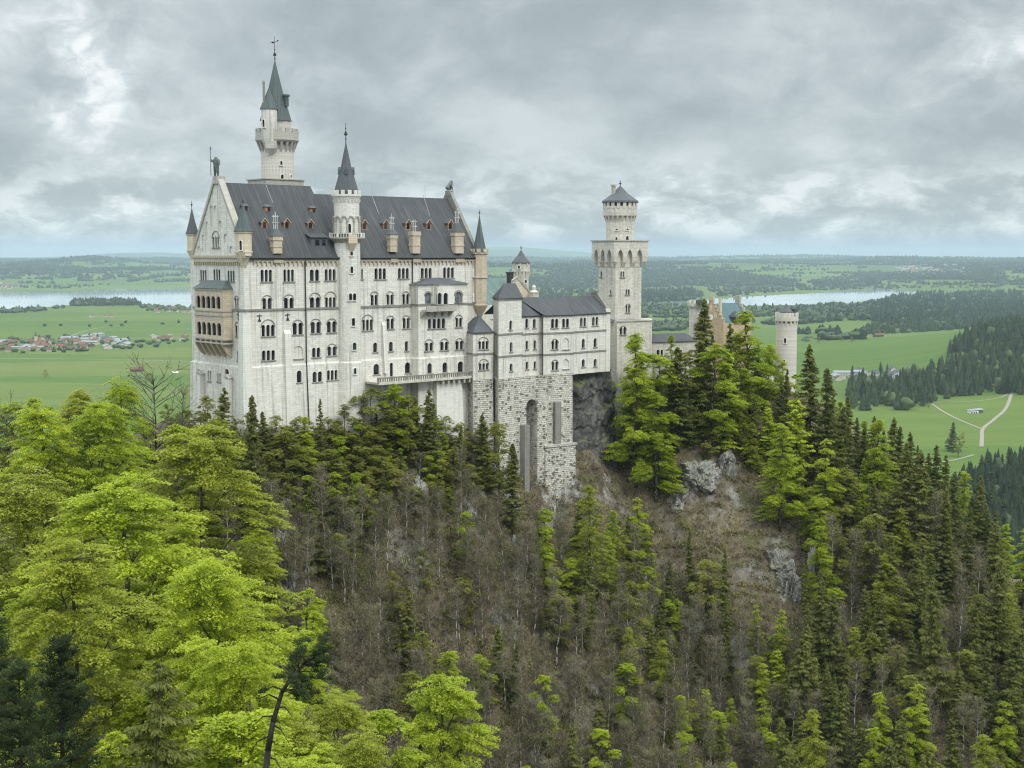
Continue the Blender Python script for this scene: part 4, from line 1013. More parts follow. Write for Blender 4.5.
ca = LP(479, 307.5); hiproof(A_, zb1, Zp(316.5, 306), (ca[0], ca[1], .04, .04), 'roof_metal_dark', 'bay_roof')
cb2 = LP(509, 310.5); hiproof(T_, zt2, Zp(283.5, 310), (cb2[0] + .6, cb2[1] + .5, .30, .12), 'roof_metal', 'tower_block_roof', bd=0)
# wing roof: eave follows the broken front, ridge behind
q = S_; ov = [(x, y - .45) for x, y in q]; ra, rb = (q[0][0] - 1, q[0][1] + 6.5), (q[-1][0] + 0.2, q[-1][1] + 5.2); zr_ = Zp(296.8, 323)
m = MB(); n = len(ov); tops = [(ra[0] + (rb[0] - ra[0]) * i / (n - 1), ra[1] + (rb[1] - ra[1]) * i / (n - 1)) for i in range(n)]
for i in range(n - 1):
    m.poly([(*ov[i], zs3 + .02), (*ov[i + 1], zs3 + .02), (*tops[i + 1], zr_), (*tops[i], zr_)]); m.poly([(*ov[i + 1], zs3 - .12), (*ov[i], zs3 - .12), (*ov[i], zs3 + .02), (*ov[i + 1], zs3 + .02)][::-1])
    m.poly([(*tops[i], zr_), (*tops[i + 1], zr_), (tops[i + 1][0], tops[i + 1][1] + 6, zs3), (tops[i][0], tops[i][1] + 6, zs3)])
m.build('roof', M['roof_metal'], win)
mb = MB(); g0 = q[-1]; gp = Pl((g0[0] + .35, g0[1] - .3), (0, 1)); hh = zr_ - zs3
mb.wallprism(gp, [(-.2, zs3 - .2), (11.5, zs3 - .2), (6.3, zr_ + 1.0), (4.9, zr_ + 1.0)], -.55, 0); mb.wallbox(gp, 4.6, 6.6, zr_ + .6, zr_ + 1.3, -.7, .15); mb.build('gable', M['darkened'], win)
# rubble substructure with tall arch
def sub(poly, z0, bd, cutf=None, bat=.05, name='substructure'):
    m = MB(); q = poly + [back(poly[-1], bd), back(poly[0], bd)]; cc = (sum(p[0] for p in q) / len(q), sum(p[1] for p in q) / len(q))
    def sc(k): return [(cc[0] + (x - cc[0]) * k, cc[1] + (y - cc[1]) * k) for x, y in q]
    m.loft([r3(sc(1.01 + bat), z0), r3(sc(1.012), ZB - .22), r3(sc(1.03), ZB - .2), r3(sc(1.03), ZB + .15)])
    return m.build(name, M['rubble'], win, cutf)
sub(A_, 146, 8.5, bat=.06)
F_ = [TF[0], TF[1], TF[2], (S_[1][0] - .4, S_[1][1] - 2.2)]
G_ = [(S_[1][0] - .3, S_[1][1] - .5), S_[2], S_[3], (S_[3][0] + .4, S_[3][1] + 3)]
c = MB(); pl = Pl.seg(T_[1], T_[2]); a, zt = pl.hit(525.2, 399.5); b, _ = pl.hit(534, 399.5)
c.wallprism(pl, arch(a, b, 120, zt), -8.0, 6.0)
s, z = pl.hit(510.5, 408); c.wallbox(pl, s - .3, s + .3, z - .7, z + .5, -.6, 2.5); s, z = pl.hit(519, 420); c.wallbox(pl, s - .3, s + .3, z - .5, z + .5, -.6, 2.5)
sub(F_, 135, 8.8, c, .05)
sub(G_, 128, 8.0, None, .05)
pl = Pl.seg(G_[1], G_[2]); a, _ = pl.hit(552.8, 430); b, zb_ = pl.hit(558.2, 515); _, zt = pl.hit(555, 402)
mb = MB(); mb.wallbox(pl, a, b, 128, zt, -.6, 1.1); mb.build('buttress', M['darkened'], win)
_, zl = pl.hit(550, 446); mb = MB(); mb.wallbox(pl, -.3, pl.len * 1.0, 126, zl, -.6, 1.55); mb.wallbox(pl, -.6, pl.len + .3, zl, zl + .5, -.6, 1.8); mb.build('lower_wall', M['rubble'], win)
pl = Pl.seg(T_[1], T_[2]); a, zt = pl.hit(519.5, 425); b, _ = pl.hit(524.5, 425); mb = MB(); mb.wallbox(pl, a, b, 128, zt, -3, 1.6); mb.build('buttress', M['darkened'], win)
for px, y, pb in ((541.9, 313.3, 410), (493.1, 304.4, 445)):
    p = LP(px, y); dp = MB(); dp.tube((p[0], p[1] - .3, zs3 if px > 500 else zb1), (p[0], p[1] - .3, Zp(pb, y)), .13, n=6); dp.build('drainpipe', M['iron'], win)

# ------------------------------------------------------------------ inner buildings seen over the wing
kh = castle_root('knights_house', *LP(505, 352), B0, 'pale building with green copper roof and stone gable rising behind the white wing', 'building')
k0, k1, k2 = LP(470, 336), LP(530, 352), LP(532, 366)
def KZ(p, Y=345): return Zp(p, Y)
g0 = LP(486, 338); g1 = LP(531, 349)
mb = MB(); kq = [LP(478, 330), LP(494, 333), LP(533, 346), LP(533, 362), LP(478, 352)]; mb.prism(kq, 165, Zp(305, 338)); mb.build('wall', M['limestone'], kh)
mb = MB(); e0, e1 = LP(476, 330), LP(534, 345); r0, r1 = LP(479, 343), LP(517, 353); b0, b1 = LP(478, 356), LP(533, 366)
zz_ = Zp(306, 338); zr = Zp(277.8, 348)
mb.poly([(*e0, zz_), (*e1, zz_ - .4), (*r1, zr), (*r0, zr)]); mb.poly([(*e1, zz_ - .4), (*b1, zz_), (*r1, zr)]); mb.poly([(*b1, zz_), (*b0, zz_), (*r0, zr), (*r1, zr)]); mb.poly([(*b0, zz_), (*e0, zz_), (*r0, zr)]); mb.build('roof', M['copper'], kh)
gp = Pl.seg(LP(512.5, 341), LP(533, 345.5)); mb = MB(); L_ = gp.len
mb.wallprism(gp, [(0, 180), (L_, 180), (L_, Zp(296, 343)), (L_ * .22, Zp(277.5, 343)), (0, Zp(281, 343))], -.6, 0); mb.build('gable', M['ochre_pale'], kh)
mb = MB(); 
for a, b in (((0, Zp(281, 343)), (L_ * .22, Zp(277.3, 343))), ((L_ * .22, Zp(277.3, 343)), (L_ + .2, Zp(296.5, 343)))):
    mb.tube(gp.pt(a[0], a[1], -.1), gp.pt(b[0], b[1], -.1), .38, n=4)
mb.build('gable_coping', M['trim_stone'], kh)
p = LP(534, 343); mb = MB(); mb.box(p[0] - .8, p[0] + .8, p[1] - .8, p[1] + .8, 180, Zp(293, 343)); mb.lathe(p[0], p[1], [(1.1, Zp(293, 343)), (1.1, Zp(291.6, 343)), (.5, Zp(290, 343)), (.55, Zp(287, 343)), (.1, Zp(284.6, 343))], 8); mb.build('pinnacle', M['grey_stone'], kh)
p = LP(489.5, 331); wp = Pl.seg(LP(484, 331.8), LP(494, 332.9)); window(kh, wp, None, 490.3, 492.8, 311, 319, 1)
for px in (484.5, 510.0):
    p = LP(px, 345); mb = MB(); mb.box(p[0] - .6, p[0] + .6, p[1] - .6, p[1] + .6, Zp(292, 345), Zp(273.5, 345)); mb.box(p[0] - .8, p[0] + .8, p[1] - .8, p[1] + .8, Zp(273.5, 345) + .002, Zp(272, 345)); mb.build('chimney', M['iron'] if px > 500 else M['trim_stone'], kh)

ot = castle_root('stair_tower', *LP(521, 372), B0, 'slim pale tower with dark pointed cap rising behind the green copper roof', 'tower')
cu, cv = LP(521, 372); zO = lambda p: Zp(p, 372); k = 372 / FPX
mb = MB(); mb.lathe(cu, cv, [(8.0 * k, 165), (8.0 * k, zO(276))], 8, .39); mb.build('shaft', M['grey_stone'], ot)
mb = MB(); mb.lathe(cu, cv, [(8.0 * k, zO(277)), (8.1 * k, zO(272.2)), (9.3 * k, zO(271.4)), (9.3 * k, zO(263.5))], 8, .39); corbels_round(mb, cu, cv, 8.0 * k, 9.1 * k, zO(277), zO(271.5), 16, .5); crenels(mb, cu, cv, 9.45 * k, zO(265.6), zO(263.4), 16, .3, .5); mb.build('gallery', M['grey_stone'], ot)
spire(ot, cu, cv, 9.9 * k, zO(263.3), zO(249.8), 8, 'roof_metal_dark', 0.02); finial(ot, cu, cv, zO(250), zO(245) - zO(250), .25)
tower_window(ot, cu, cv, 8.0 * k, 525.5, 279.5, 283, 2); tower_window(ot, cu, cv, 9.25 * k, 519, 265.5, 268.5, 2)

# ------------------------------------------------------------------ square tower
qc = LP(615, 341); qr = LP(641, 345.8); ql = LP(597.6, 347.4); qb = (qr[0] + ql[0] - qc[0], qr[1] + ql[1] - qc[1])
sq = castle_root('square_tower', *qc, B0, 'tall square pale stone tower with wide arched parapet and round capped turret on top', 'tower')
Q = [ql, qc, qr, qb]; cc = (sum(p[0] for p in Q) / 4, sum(p[1] for p in Q) / 4)
def sq_off(o):
    out = []
    for x, y in Q:
        dx, dy = x - cc[0], y - cc[1]; l = math.hypot(dx, dy); out.append((x + dx / l * o * 1.414, y + dy / l * o * 1.414))
    return out
zQ = lambda p: Zp(p, 342)
sc_ = MB(); mb = MB(); mb.prism(Q, 160, zQ(262))
PR = Pl.seg(qc, qr); PLf = Pl.seg(ql, qc)
for q_, n, pl, hd in (((872, 892, 160, 192), 2, PR, None), ((898, 920, 252, 280), 2, PR, None), ((898, 922, 332, 372), 2, PR, 326)):
    window(sq, pl, sc_, *z5_(*q_), n, 240 + hd * .19531 if hd else None, deep=.4)
for q_ in ((770, 779, 160, 190), (819, 827, 255, 282)): window(sq, PLf, sc_, *z5_(*q_), 1)
mb.build('shaft', M['grey_stone'], sq, sc_)
mb = MB(); ac = MB()
mb.loft([r3(sq_off(.03), zQ(267.5)), r3(sq_off(.95), zQ(262)), r3(sq_off(1.15), zQ(256)), r3(sq_off(1.15), zQ(241.2))])
UR = Pl.seg(sq_off(1.15)[1], sq_off(1.15)[2]); UL = Pl.seg(sq_off(1.15)[0], sq_off(1.15)[1])
for pl, xs in ((UR, ((407, 456), (487, 536), (568, 621))), (UL, ((204, 241), (261, 296), (317, 353)))):
    for a, b in xs:
        x0, x1 = 570 + a * .11719, 570 + b * .11719; s0, z1 = pl.hit(x0, 249.3); s1, _ = pl.hit(x1, 249.3); ac.wallprism(pl, arch(s0, s1, zQ(269), z1, pointed=True), -1.0, .6)
mb.build('parapet', M['grey_stone'], sq, ac)
mb = MB(); mb.prism(sq_off(1.42), zQ(241.2) + .002, zQ(240)); mb.build('parapet_coping', M['trim_stone'], sq)
fc = LP(619.2, 346.5); zF = lambda p: Zp(p, 346.5); k = 346.5 / FPX
mb = MB(); mb.lathe(*fc, [(14.2 * k, zF(242)), (14.2 * k, zF(219))], 20); td = mb.build('turret', M['grey_stone'], sq, smooth=True)
mb = MB(); mb.lathe(*fc, [(14.1 * k, zF(222)), (14.3 * k, zF(216.8)), (16.6 * k, zF(216)), (16.7 * k, zF(215)), (16.7 * k, zF(206.5))], 24); corbels_round(mb, *fc, 14.2 * k, 16.5 * k, zF(221.5), zF(216), 20, .5); crenels(mb, *fc, 17.0 * k, zF(208.6), zF(202.4), 18, .4, .58); mb.build('battlement', M['grey_stone'], td)
mb = MB(); mb.lathe(*fc, [(15.6 * k, zF(210)), (15.6 * k, zF(202.8))], 20); mb.build('loft_wall', M['iron'], td)
spire(td, *fc, 18.2 * k, zF(202.3), zF(185.5), 12, 'roof_metal_dark', 0.02, 'turret_roof'); finial(td, *fc, zF(186), zF(180) - zF(186), .3)
c2 = LP(612.6, 345.5); mb = MB(); mb.box(c2[0] - .38, c2[0] + .38, c2[1] - .38, c2[1] + .38, zF(196), zF(186)); mb.box(c2[0] - .55, c2[0] + .55, c2[1] - .55, c2[1] + .55, zF(186.4), zF(184.8)); mb.build('chimney', M['trim_stone'], td)
tower_window(td, *fc, 14.2 * k, 616.2, 228.5, 230, 2.6); tower_window(td, *fc, 14.2 * k, 626.4, 228.5, 230, 2.6); tower_window(td, *fc, 14.2 * k, 616, 237, 240.6, 2); tower_window(td, *fc, 14.2 * k, 626.3, 236, 240.6, 2.6)
# broad lower stage of the tower
BQ = [LP(606, 346), LP(617, 337.2), LP(652, 343.5), LP(652, 356), LP(612, 356)]
bc2 = MB(); mb = MB(); mb.prism(BQ, 150, zQ(321)); pl = Pl.seg(BQ[1], BQ[2]); window(sq, pl, bc2, *z5_(868, 902, 445, 485), 2, 240 + 438 * .19531); mb.build('lower_stage', M['grey_stone'], sq, bc2)
mb = MB(); mb.prism([(x, y - .25) for x, y in BQ[:3]] + [(BQ[2][0], BQ[2][1] + 2), (BQ[1][0], BQ[1][1] + 3)], zQ(321) + .002, zQ(320)); mb.build('string_course', M['trim_stone'], sq)
mb = MB(); a = LP(610.5, 332); mb.loft([[(a[0] - .6, a[1] + .2, Zp(321, 336)), (a[0] + 1.4, a[1] + .2, Zp(321, 336)), (a[0] + 1.4, a[1] + 4, Zp(321, 336)), (a[0] - .6, a[1] + 4, Zp(321, 336))], [(a[0] - .6, a[1] + 2, Zp(310, 336)), (a[0] - .5, a[1] + 2, Zp(310, 336)), (a[0] - .5, a[1] + 4, Zp(310, 336)), (a[0] - .6, a[1] + 4, Zp(310, 336))]]); mb.build('lean_to_roof', M['roof_metal_dark'], sq)

# ------------------------------------------------------------------ connecting gallery and gatehouse
cg = castle_root('connecting_gallery', *LP(668, 348), B0, 'low pale gallery with dark roof between the square tower and the gatehouse', 'building')
G = [LP(644, 345), LP(697, 352.5)]; gq = [G[0], G[1], back(G[1], 8), back(G[0], 8)]
gc = MB(); mb = MB(); mb.prism(gq, 150, Zp(341.5, 348)); pl = Pl.seg(*G)
for x0, x1 in ((656.5, 659.5), (660.5, 663), (679, 682)): window(cg, pl, gc, x0, x1, 349.5, 357, 1)
mb.build('wall', M['grey_stone'], cg, gc)
mb = MB(); z0, z1 = Zp(341.7, 348), Zp(333.6, 352); mb.loft([r3([(gq[0][0], gq[0][1] - .5), (gq[1][0], gq[1][1] - .5), (gq[1][0], gq[1][1] + 8.4), (gq[0][0], gq[0][1] + 8.4)], z0), [(gq[0][0], gq[0][1] + 4, z1), (gq[1][0], gq[1][1] + 4, z1), (gq[1][0], gq[1][1] + 4.4, z1), (gq[0][0], gq[0][1] + 4.4, z1)]]); mb.build('roof', M['roof_metal'], cg)

gh = castle_root('gatehouse', *LP(725, 362), B0, 'orange brick gatehouse with stepped gable and blue-green copper roof half hidden by trees', 'gatehouse')
GA = Pl.seg(LP(698, 362), LP(723.5, 357)); GB_ = Pl.seg(LP(723.5, 357), LP(751, 362))
Lg = GA.len; p0 = GA.pt(0, 0)[:2]; p1 = GA.pt(Lg, 0)[:2]; p2 = GB_.pt(GB_.len, 0)[:2]
ze = Zp(323, 358); zk = Zp(304.5, 358)
ghc = MB(); mb = MB(); mb.prism([p0, p1, p2, (p2[0] + p0[0] - p1[0], p2[1] + p0[1] - p1[1])], 150, ze)
for x0, x1, y0, y1 in ((703, 706, 336, 342), (711, 714, 335, 341), (728, 731, 330, 337), (728, 731, 345, 353)): window(gh, GA if x0 < 720 else GB_, ghc, x0, x1, y0, y1, 1)
mb.build('wall', M['brick_orange'], gh, ghc)
mb = MB(); n = 6
for i in range(n):
    a = Lg * .5 * i / n; b = Lg - a; zz0 = ze + (zk + 1.0 - ze) * i / n - (.2 if i == 0 else 0); zz1 = ze + (zk + 1.0 - ze) * (i + 1) / n + .001
    mb.wallbox(GA, a, b, zz0, zz1, -.7, 0.02 + .003 * i)
gcut = MB()
gm = mb.build('stepped_gable', M['brick_orange'], gh)
mb = MB(); mb.wallbox(GA, Lg / 2 - .7, Lg / 2 + .7, zk + .95, zk + 2.0, -.85, .15)
for i in range(n): 
    for a in (Lg * .5 * i / n, Lg - Lg * .5 * (i + 1) / n): zz1 = ze + (zk + 1.0 - ze) * (i + 1) / n; mb.wallbox(GA, a - .08, a + Lg * .5 / n + .08, zz1 + .002, zz1 + .2, -.8, .12)
mb.build('gable_coping', M['ochre_stone'], gm)
mb = MB()
for fx, fy, w, h in ((.5, .60, .8, 1.9), (.32, .25, .7, 1.6), (.68, .25, .7, 1.6)):
    s = Lg * fx; z = ze + (zk - ze) * fy; mb.wallprism(GA, arch(s - w / 2, s + w / 2, z, z + h), .0, .06)
mb.build('blind_window', M['ochre_pale'], gm)
s = Lg * .5; mb = MB(); mb.wallprism(GA, [(s + .75 * math.cos(a), ze + 1.4 + .75 * math.sin(a)) for a in np.linspace(0, 2 * math.pi, 14)[:-1]], .03, .12); mb.build('clock_face', M['white'], gm)
# main roof behind the stepped gable, ridge runs along GB
r0 = GA.pt(Lg / 2, 0, -.6)[:2]; d = (p2[0] - p1[0], p2[1] - p1[1]); l = math.hypot(*d); dn = (d[0] / l, d[1] / l); rl = l * .92
f0 = GA.pt(Lg + .1, 0, -.6)[:2]; f1 = GA.pt(-.1, 0, -.6)[:2]
add = lambda p, k: (p[0] + dn[0] * k, p[1] + dn[1] * k)
mb = MB(); mb.poly([(*f0, ze - .3), (*add(f0, rl), ze - .3), (*add(r0, rl), zk + .2), (*r0, zk + .2)]); mb.poly([(*add(f1, rl), ze - .3), (*f1, ze - .3), (*r0, zk + .2), (*add(r0, rl), zk + .2)]); mb.build('roof', M['copper_blue'], gh)
EG = Pl.seg(add(f0, rl), add(f1, rl)); mb = MB()
for i in range(n):
    a = EG.len * .5 * i / n; zz0 = ze + (zk + 1 - ze) * i / n - .3; mb.wallbox(EG, a, EG.len - a, zz0, ze + (zk + 1 - ze) * (i + 1) / n, -.1, .7 + .003 * i)
mb.wallbox(EG, EG.len / 2 - .7, EG.len / 2 + .7, zk + .9, zk + 2.2, -.2, .85); mb.build('stepped_gable', M['trim_stone'], gh)
for px, Y in ((720, 359), (712.5, 361)):
    p = LP(px, Y); mb = MB(); mb.box(p[0] - .3, p[0] + .3, p[1] - .3, p[1] + .3, ze, Zp(298.5, Y)); mb.build('chimney', M['ochre_pale'], gh)
p = LP(737, 359); mb = MB(); mb.box(p[0] - .9, p[0] + .9, p[1] - .3, p[1] + 2.2, Zp(322, 359), Zp(317, 359)); mb.loft([r3([(p[0] - 1.1, p[1] - .5), (p[0] + 1.1, p[1] - .5), (p[0] + 1.1, p[1] + 2.4), (p[0] - 1.1, p[1] + 2.4)], Zp(317, 359) + .002), r3([(p[0] - .1, p[1] + .5), (p[0] + .1, p[1] + .5), (p[0] + .1, p[1] + 1), (p[0] - .1, p[1] + 1)], Zp(311, 359))]); mb.build('dormer', M['roof_metal_dark'], gh)
ft = LP(694.5, 366); mb = MB(); mb.lathe(*ft, [(1.55, 160), (1.55, Zp(309, 366)), (1.95, Zp(306, 366)), (1.95, Zp(303, 366))], 12); crenels(mb, *ft, 1.95, Zp(303, 366), Zp(300.5, 366), 9, .35); mb.build('turret', M['grey_stone'], gh)
mb = MB(); t2 = LP(701, 364); mb.lathe(*t2, [(1.5, Zp(300, 364)), (1.5, Zp(303, 364)), (1.55, Zp(303, 364)), (.05, Zp(297.5, 364))], 8); mb.build('turret_roof', M['roof_metal_dark'], gh)
rt = castle_root('round_gate_tower', *LP(786.5, 362), B0, 'round crenellated stone gate tower with small dark cap standing right of the gatehouse', 'tower')
cu, cv = LP(786.5, 362); zG = lambda p: Zp(p, 362); k = 362 / FPX
mb = MB(); mb.lathe(cu, cv, [(11.0 * k, 140), (10.4 * k, zG(325)), (10.4 * k, zG(323))], 24); mb.build('shaft', M['grey_stone'], rt, smooth=True)
mb = MB(); mb.lathe(cu, cv, [(10.3 * k, zG(321.4)), (11.6 * k, zG(320.8)), (11.6 * k, zG(316.5)), (8 * k, zG(316.5))], 24); corbels_round(mb, cu, cv, 10.4 * k, 11.5 * k, zG(325.8), zG(320.9), 15, .5); crenels(mb, cu, cv, 11.7 * k, zG(316.6), zG(312.6), 13, .4, .56); mb.build('battlement', M['grey_stone'], rt)
c2 = LP(786, 362.5); mb = MB(); mb.lathe(*c2, [(6.6 * k, zG(318)), (6.6 * k, zG(312.5))], 10); mb.build('drum', M['grey_stone'], rt); spire(rt, *c2, 6.9 * k, zG(312.3), zG(303.5), 10, 'roof_metal_dark', 0.02, 'cap_roof')
c3 = LP(793.5, 363); mb = MB(); mb.box(c3[0] - .7, c3[0] + .7, c3[1] - .7, c3[1] + .7, zG(316), zG(310)); mb.box(c3[0] - .85, c3[0] + .85, c3[1] - .85, c3[1] + .85, zG(310), zG(308.6)); mb.build('chimney', M['roof_metal_dark'], rt)
tower_window(rt, cu, cv, 10.5 * k, 785.5, 338, 343, 2.2); tower_window(rt, cu, cv, 10.6 * k, 785, 359.5, 363.5, 2.2)
gw = castle_root('gate_wall', *LP(762, 357), B0, 'low white wall with open archway between the gatehouse and the round gate tower', 'wall')
pl = Pl.seg(LP(748, 358), LP(778, 362)); gc = MB(); mb = MB(); mb.wallbox(pl, 0, pl.len, 155, Zp(370, 358), -1.0, 0); a, zt = pl.hit(754, 375); b, _ = pl.hit(761.5, 375); gc.wallprism(pl, arch(a, b, 150, zt), -1.5, .5); mb.build('wall', M['pale_stone'], gw, gc)
mb = MB(); mb.wallbox(pl, -.1, pl.len + .1, Zp(370, 358) + .002, Zp(368.8, 358), -1.15, .15); mb.build('coping', M['trim_stone'], gw)
# ------------------------------------------------------------------ terrain
def _hash(ix, iy, seed):
    n = (ix.astype(np.int64) * 374761393 + iy.astype(np.int64) * 668265263 + seed * 974711) & 0x7fffffff
    n = ((n ^ (n >> 13)) * 1274126177) & 0x7fffffff
    return ((n ^ (n >> 16)) & 0xffff) / 65535.0
def vnoise(x, y, seed=0):
    ix = np.floor(x); iy = np.floor(y); fx = x - ix; fy = y - iy
    fx = fx * fx * (3 - 2 * fx); fy = fy * fy * (3 - 2 * fy)
    a = _hash(ix, iy, seed); b = _hash(ix + 1, iy, seed); c = _hash(ix, iy + 1, seed); d = _hash(ix + 1, iy + 1, seed)
    return (a + (b - a) * fx) * (1 - fy) + (c + (d - c) * fx) * fy
def fbm(x, y, seed=0, oct=5, gain=.5):
    s = 0; a = 1; t = 0
    for k in range(oct):
        s = s + a * vnoise(x * 2 ** k, y * 2 ** k, seed + k * 17); t += a; a *= gain
    return s / t * 2 - 1
def sstep(a, b, x):
    t = np.clip((x - a) / (b - a), 0, 1); return t * t * (3 - 2 * t)
CREST = np.array([  # x, y, z, half width, slope
    (-12, 40, 150, 12, .9), (-24, 85, 147, 20, .95), (-48, 130, 143, 24, .95), (-78, 190, 143, 26, .9), (-98, 240, 148, 20, .8), (-84, 276, 160, 11, .95),
    (-61, 282, 166, 10, 1.15), (-16, 320, 168, 10, 1.2), (2, 346, 167, 9, 1.2), (18, 356, 166, 9, 1.2), (40, 354, 166, 8, 1.1), (68, 362, 163.5, 8, .9),
    (78, 354, 155, 4, .85), (90, 344, 141, 4, .8), (106, 336, 130, 4, .75), (128, 328, 118, 4, .7), (170, 322, 100, 5, .6), (230, 320, 84, 6, .55)], dtype=float)
def terrain(X, Y):
    X = np.asarray(X, float); Y = np.asarray(Y, float)
    base = 74 * (1 - sstep(380, 900, Y)) + 14 * sstep(60, 260, X) * (1 - sstep(420, 900, Y))
    h = base.copy(); 
    wx = X + 5 * fbm(X / 26, Y / 26, 3, 4); wy = Y + 5 * fbm(X / 26, Y / 26, 9, 4)
    for i in range(len(CREST) - 1):
        a, b = CREST[i], CREST[i + 1]; dx, dy = b[0] - a[0], b[1] - a[1]; L2 = dx * dx + dy * dy
        t = np.clip(((wx - a[0]) * dx + (wy - a[1]) * dy) / L2, 0, 1)
        d = np.hypot(wx - a[0] - t * dx, wy - a[1] - t * dy); q = a + (b - a) * t[..., None]
        e = np.maximum(d - q[..., 3], 0)
        hh = q[..., 2] - q[..., 4] * (e - 3 * (1 - np.exp(-e / 3)))
        h = np.maximum(h, hh)
    near = (1 - sstep(500, 900, Y))
    steep = sstep(60, 100, h) * near
    h = h + near * (2.2 * fbm(X / 30, Y / 30, 21, 4) + 1.1 * fbm(X / 6, Y / 6, 33, 4) * np.clip((168 - h) / 12, .15, 1)) * sstep(30, 60, Y + h * 0)
    # rib and gully structure on the cliff below the castle
    rib = np.abs(fbm((X * .76 + Y * .65) / 24, (Y * .76 - X * .65) / 90, 55, 4)) * 7.0
    h = h - rib * near * sstep(162, 140, h) * sstep(86, 110, h)
    # ravine in front of the arch
    rx, ry = 9.0, 303.0
    h = h - 13 * np.exp(-(((X - rx) / 9) ** 2 + ((Y - ry) / 13) ** 2))
    # levelled terrace under the palace
    u = (X - OX) * UX[0] + (Y - OY) * UX[1]; v = (X - OX) * VX[0] + (Y - OY) * VX[1]
    inside = sstep(-8, 0, u) * sstep(70, 60, u) * sstep(-3, 1, v) * sstep(30, 22, v)
    h = h * (1 - inside) + 164 * inside
    D = np.hypot(X, Y)
    far = 95 * sstep(8300, 12500, D) + 55 * sstep(12500, 24000, D) + (55 * fbm(X / 2600, Y / 2600, 71, 5) + 22 * fbm(X / 700, Y / 700, 75, 3)) * sstep(8300, 10500, D) * (1 - .35 * sstep(15000, 24000, D))
    far = np.maximum(far, 0)
    for px, Yc, hh, wx_, wy_ in ((488, 33000, 210, 1700, 2500), (560, 34000, 120, 2200, 2500), (150, 30000, 130, 1700, 2500), (95, 13500, 70, 500, 1200), (780, 24000, 60, 2600, 2000), (940, 17000, 60, 1500, 2500)):
        far = far + hh * np.exp(-(((X - (px - 512) / FPX * Yc) / wx_) ** 2 + ((Y - Yc) / wy_) ** 2))
    hill = 70 * np.exp(-(((X - 1050) / 330) ** 2 + ((Y - 2450) / 620) ** 2)) * (1 + .25 * fbm(X / 200, Y / 200, 81, 3))
    return h + far + hill
rows = np.concatenate([np.arange(20, 470, 1.9), 470 * 1.027 ** np.arange(0, 173)])
ncol = 440; sarr = np.linspace(-.66, .66, ncol)
GX = sarr[None, :] * (rows[:, None] + 115); GY = np.repeat(rows[:, None], ncol, 1)
GZ = terrain(GX, GY); GZ[:, :] = GZ
nr = len(rows)
def grid_mesh(name, X, Y, Z, mat):
    r, c = X.shape; V = np.stack([X, Y, Z], -1).reshape(-1, 3)
    i = (np.arange(r - 1)[:, None] * c + np.arange(c - 1)[None, :]).reshape(-1); F = np.stack([i, i + 1, i + c + 1, i + c], 1)
    return np_mesh(name, V, F, mat)
def np_mesh(name, V, F, mat, tint=None, smooth=True):
    me = bpy.data.meshes.new(name); k = F.shape[1]
    me.vertices.add(len(V)); me.vertices.foreach_set('co', np.asarray(V, np.float32).ravel())
    me.loops.add(F.size); me.loops.foreach_set('vertex_index', F.astype(np.int32).ravel())
    me.polygons.add(len(F)); me.polygons.foreach_set('loop_start', np.arange(0, F.size, k, dtype=np.int32)); me.polygons.foreach_set('loop_total', np.full(len(F), k, np.int32))
    if smooth: me.polygons.foreach_set('use_smooth', np.ones(len(F), bool))
    me.update(calc_edges=True)
    for m in (mat if isinstance(mat, list) else [mat]): me.materials.append(m)
    if tint is not None:
        at = me.attributes.new('tint', 'FLOAT', 'FACE'); at.data.foreach_set('value', np.asarray(tint, np.float32))
    return me
gr = link(bpy.data.objects.new('ground', grid_mesh('ground', GX, GY, GZ, M['ground']))); gr['kind'] = 'structure'

def ground_hit(px, py, ymin=60., ymax=3000.):
    """where the view ray through these pixels meets the terrain (vectorised)"""
    px = np.atleast_1d(np.asarray(px, float)); py = np.atleast_1d(np.asarray(py, float))
    a = (px - 512) / FPX; b = (384 - py) / FPX; dx, dy, dz = a, CP + b * SP, -SP + b * CP
    ys = np.concatenate([np.arange(ymin, 520, 1.5), np.geomspace(520, ymax, 160)]) if ymin < 520 else np.geomspace(ymin, ymax, 300)
    res = np.full((len(px), 3), np.nan); done = np.zeros(len(px), bool)
    for Y in ys:
        k = Y / dy; x = dx * k; z = 200 + dz * k
        t = terrain(x, np.full_like(x, Y)); hit = (~done) & (z <= t)
        res[hit] = np.stack([x, np.full_like(x, Y), t], 1)[hit]; done |= hit
        if done.all(): break
    return res
def plain(px, py):
    d = ray(px, py); k = -200.0 / d.z; return Vector((d.x * k, d.y * k, 0.0))

# haze: the moist air between the camera and the far hills
hb = bpy.data.meshes.new('haze'); mb = MB(); mb.box(-42000, 42000, -600, 41500, -31.5, 430)
hb.from_pydata(mb.v, [], mb.f); hz_o = link(bpy.data.objects.new('haze', hb)); hz_o['kind'] = 'stuff'
hm = bpy.data.materials.new('haze_air'); hm.use_nodes = True; hn = NT(hm.node_tree); hn.n.clear()
ho = hn.new('ShaderNodeOutputMaterial'); pv = hn.new('ShaderNodeVolumePrincipled')
pv.inputs['Color'].default_value = (0.58, 0.70, 0.81, 1); pv.inputs['Density'].default_value = 4.0e-5; pv.inputs['Anisotropy'].default_value = 0.1
hn.l.new(pv.outputs[0], ho.inputs['Volume']); hb.materials.append(hm)

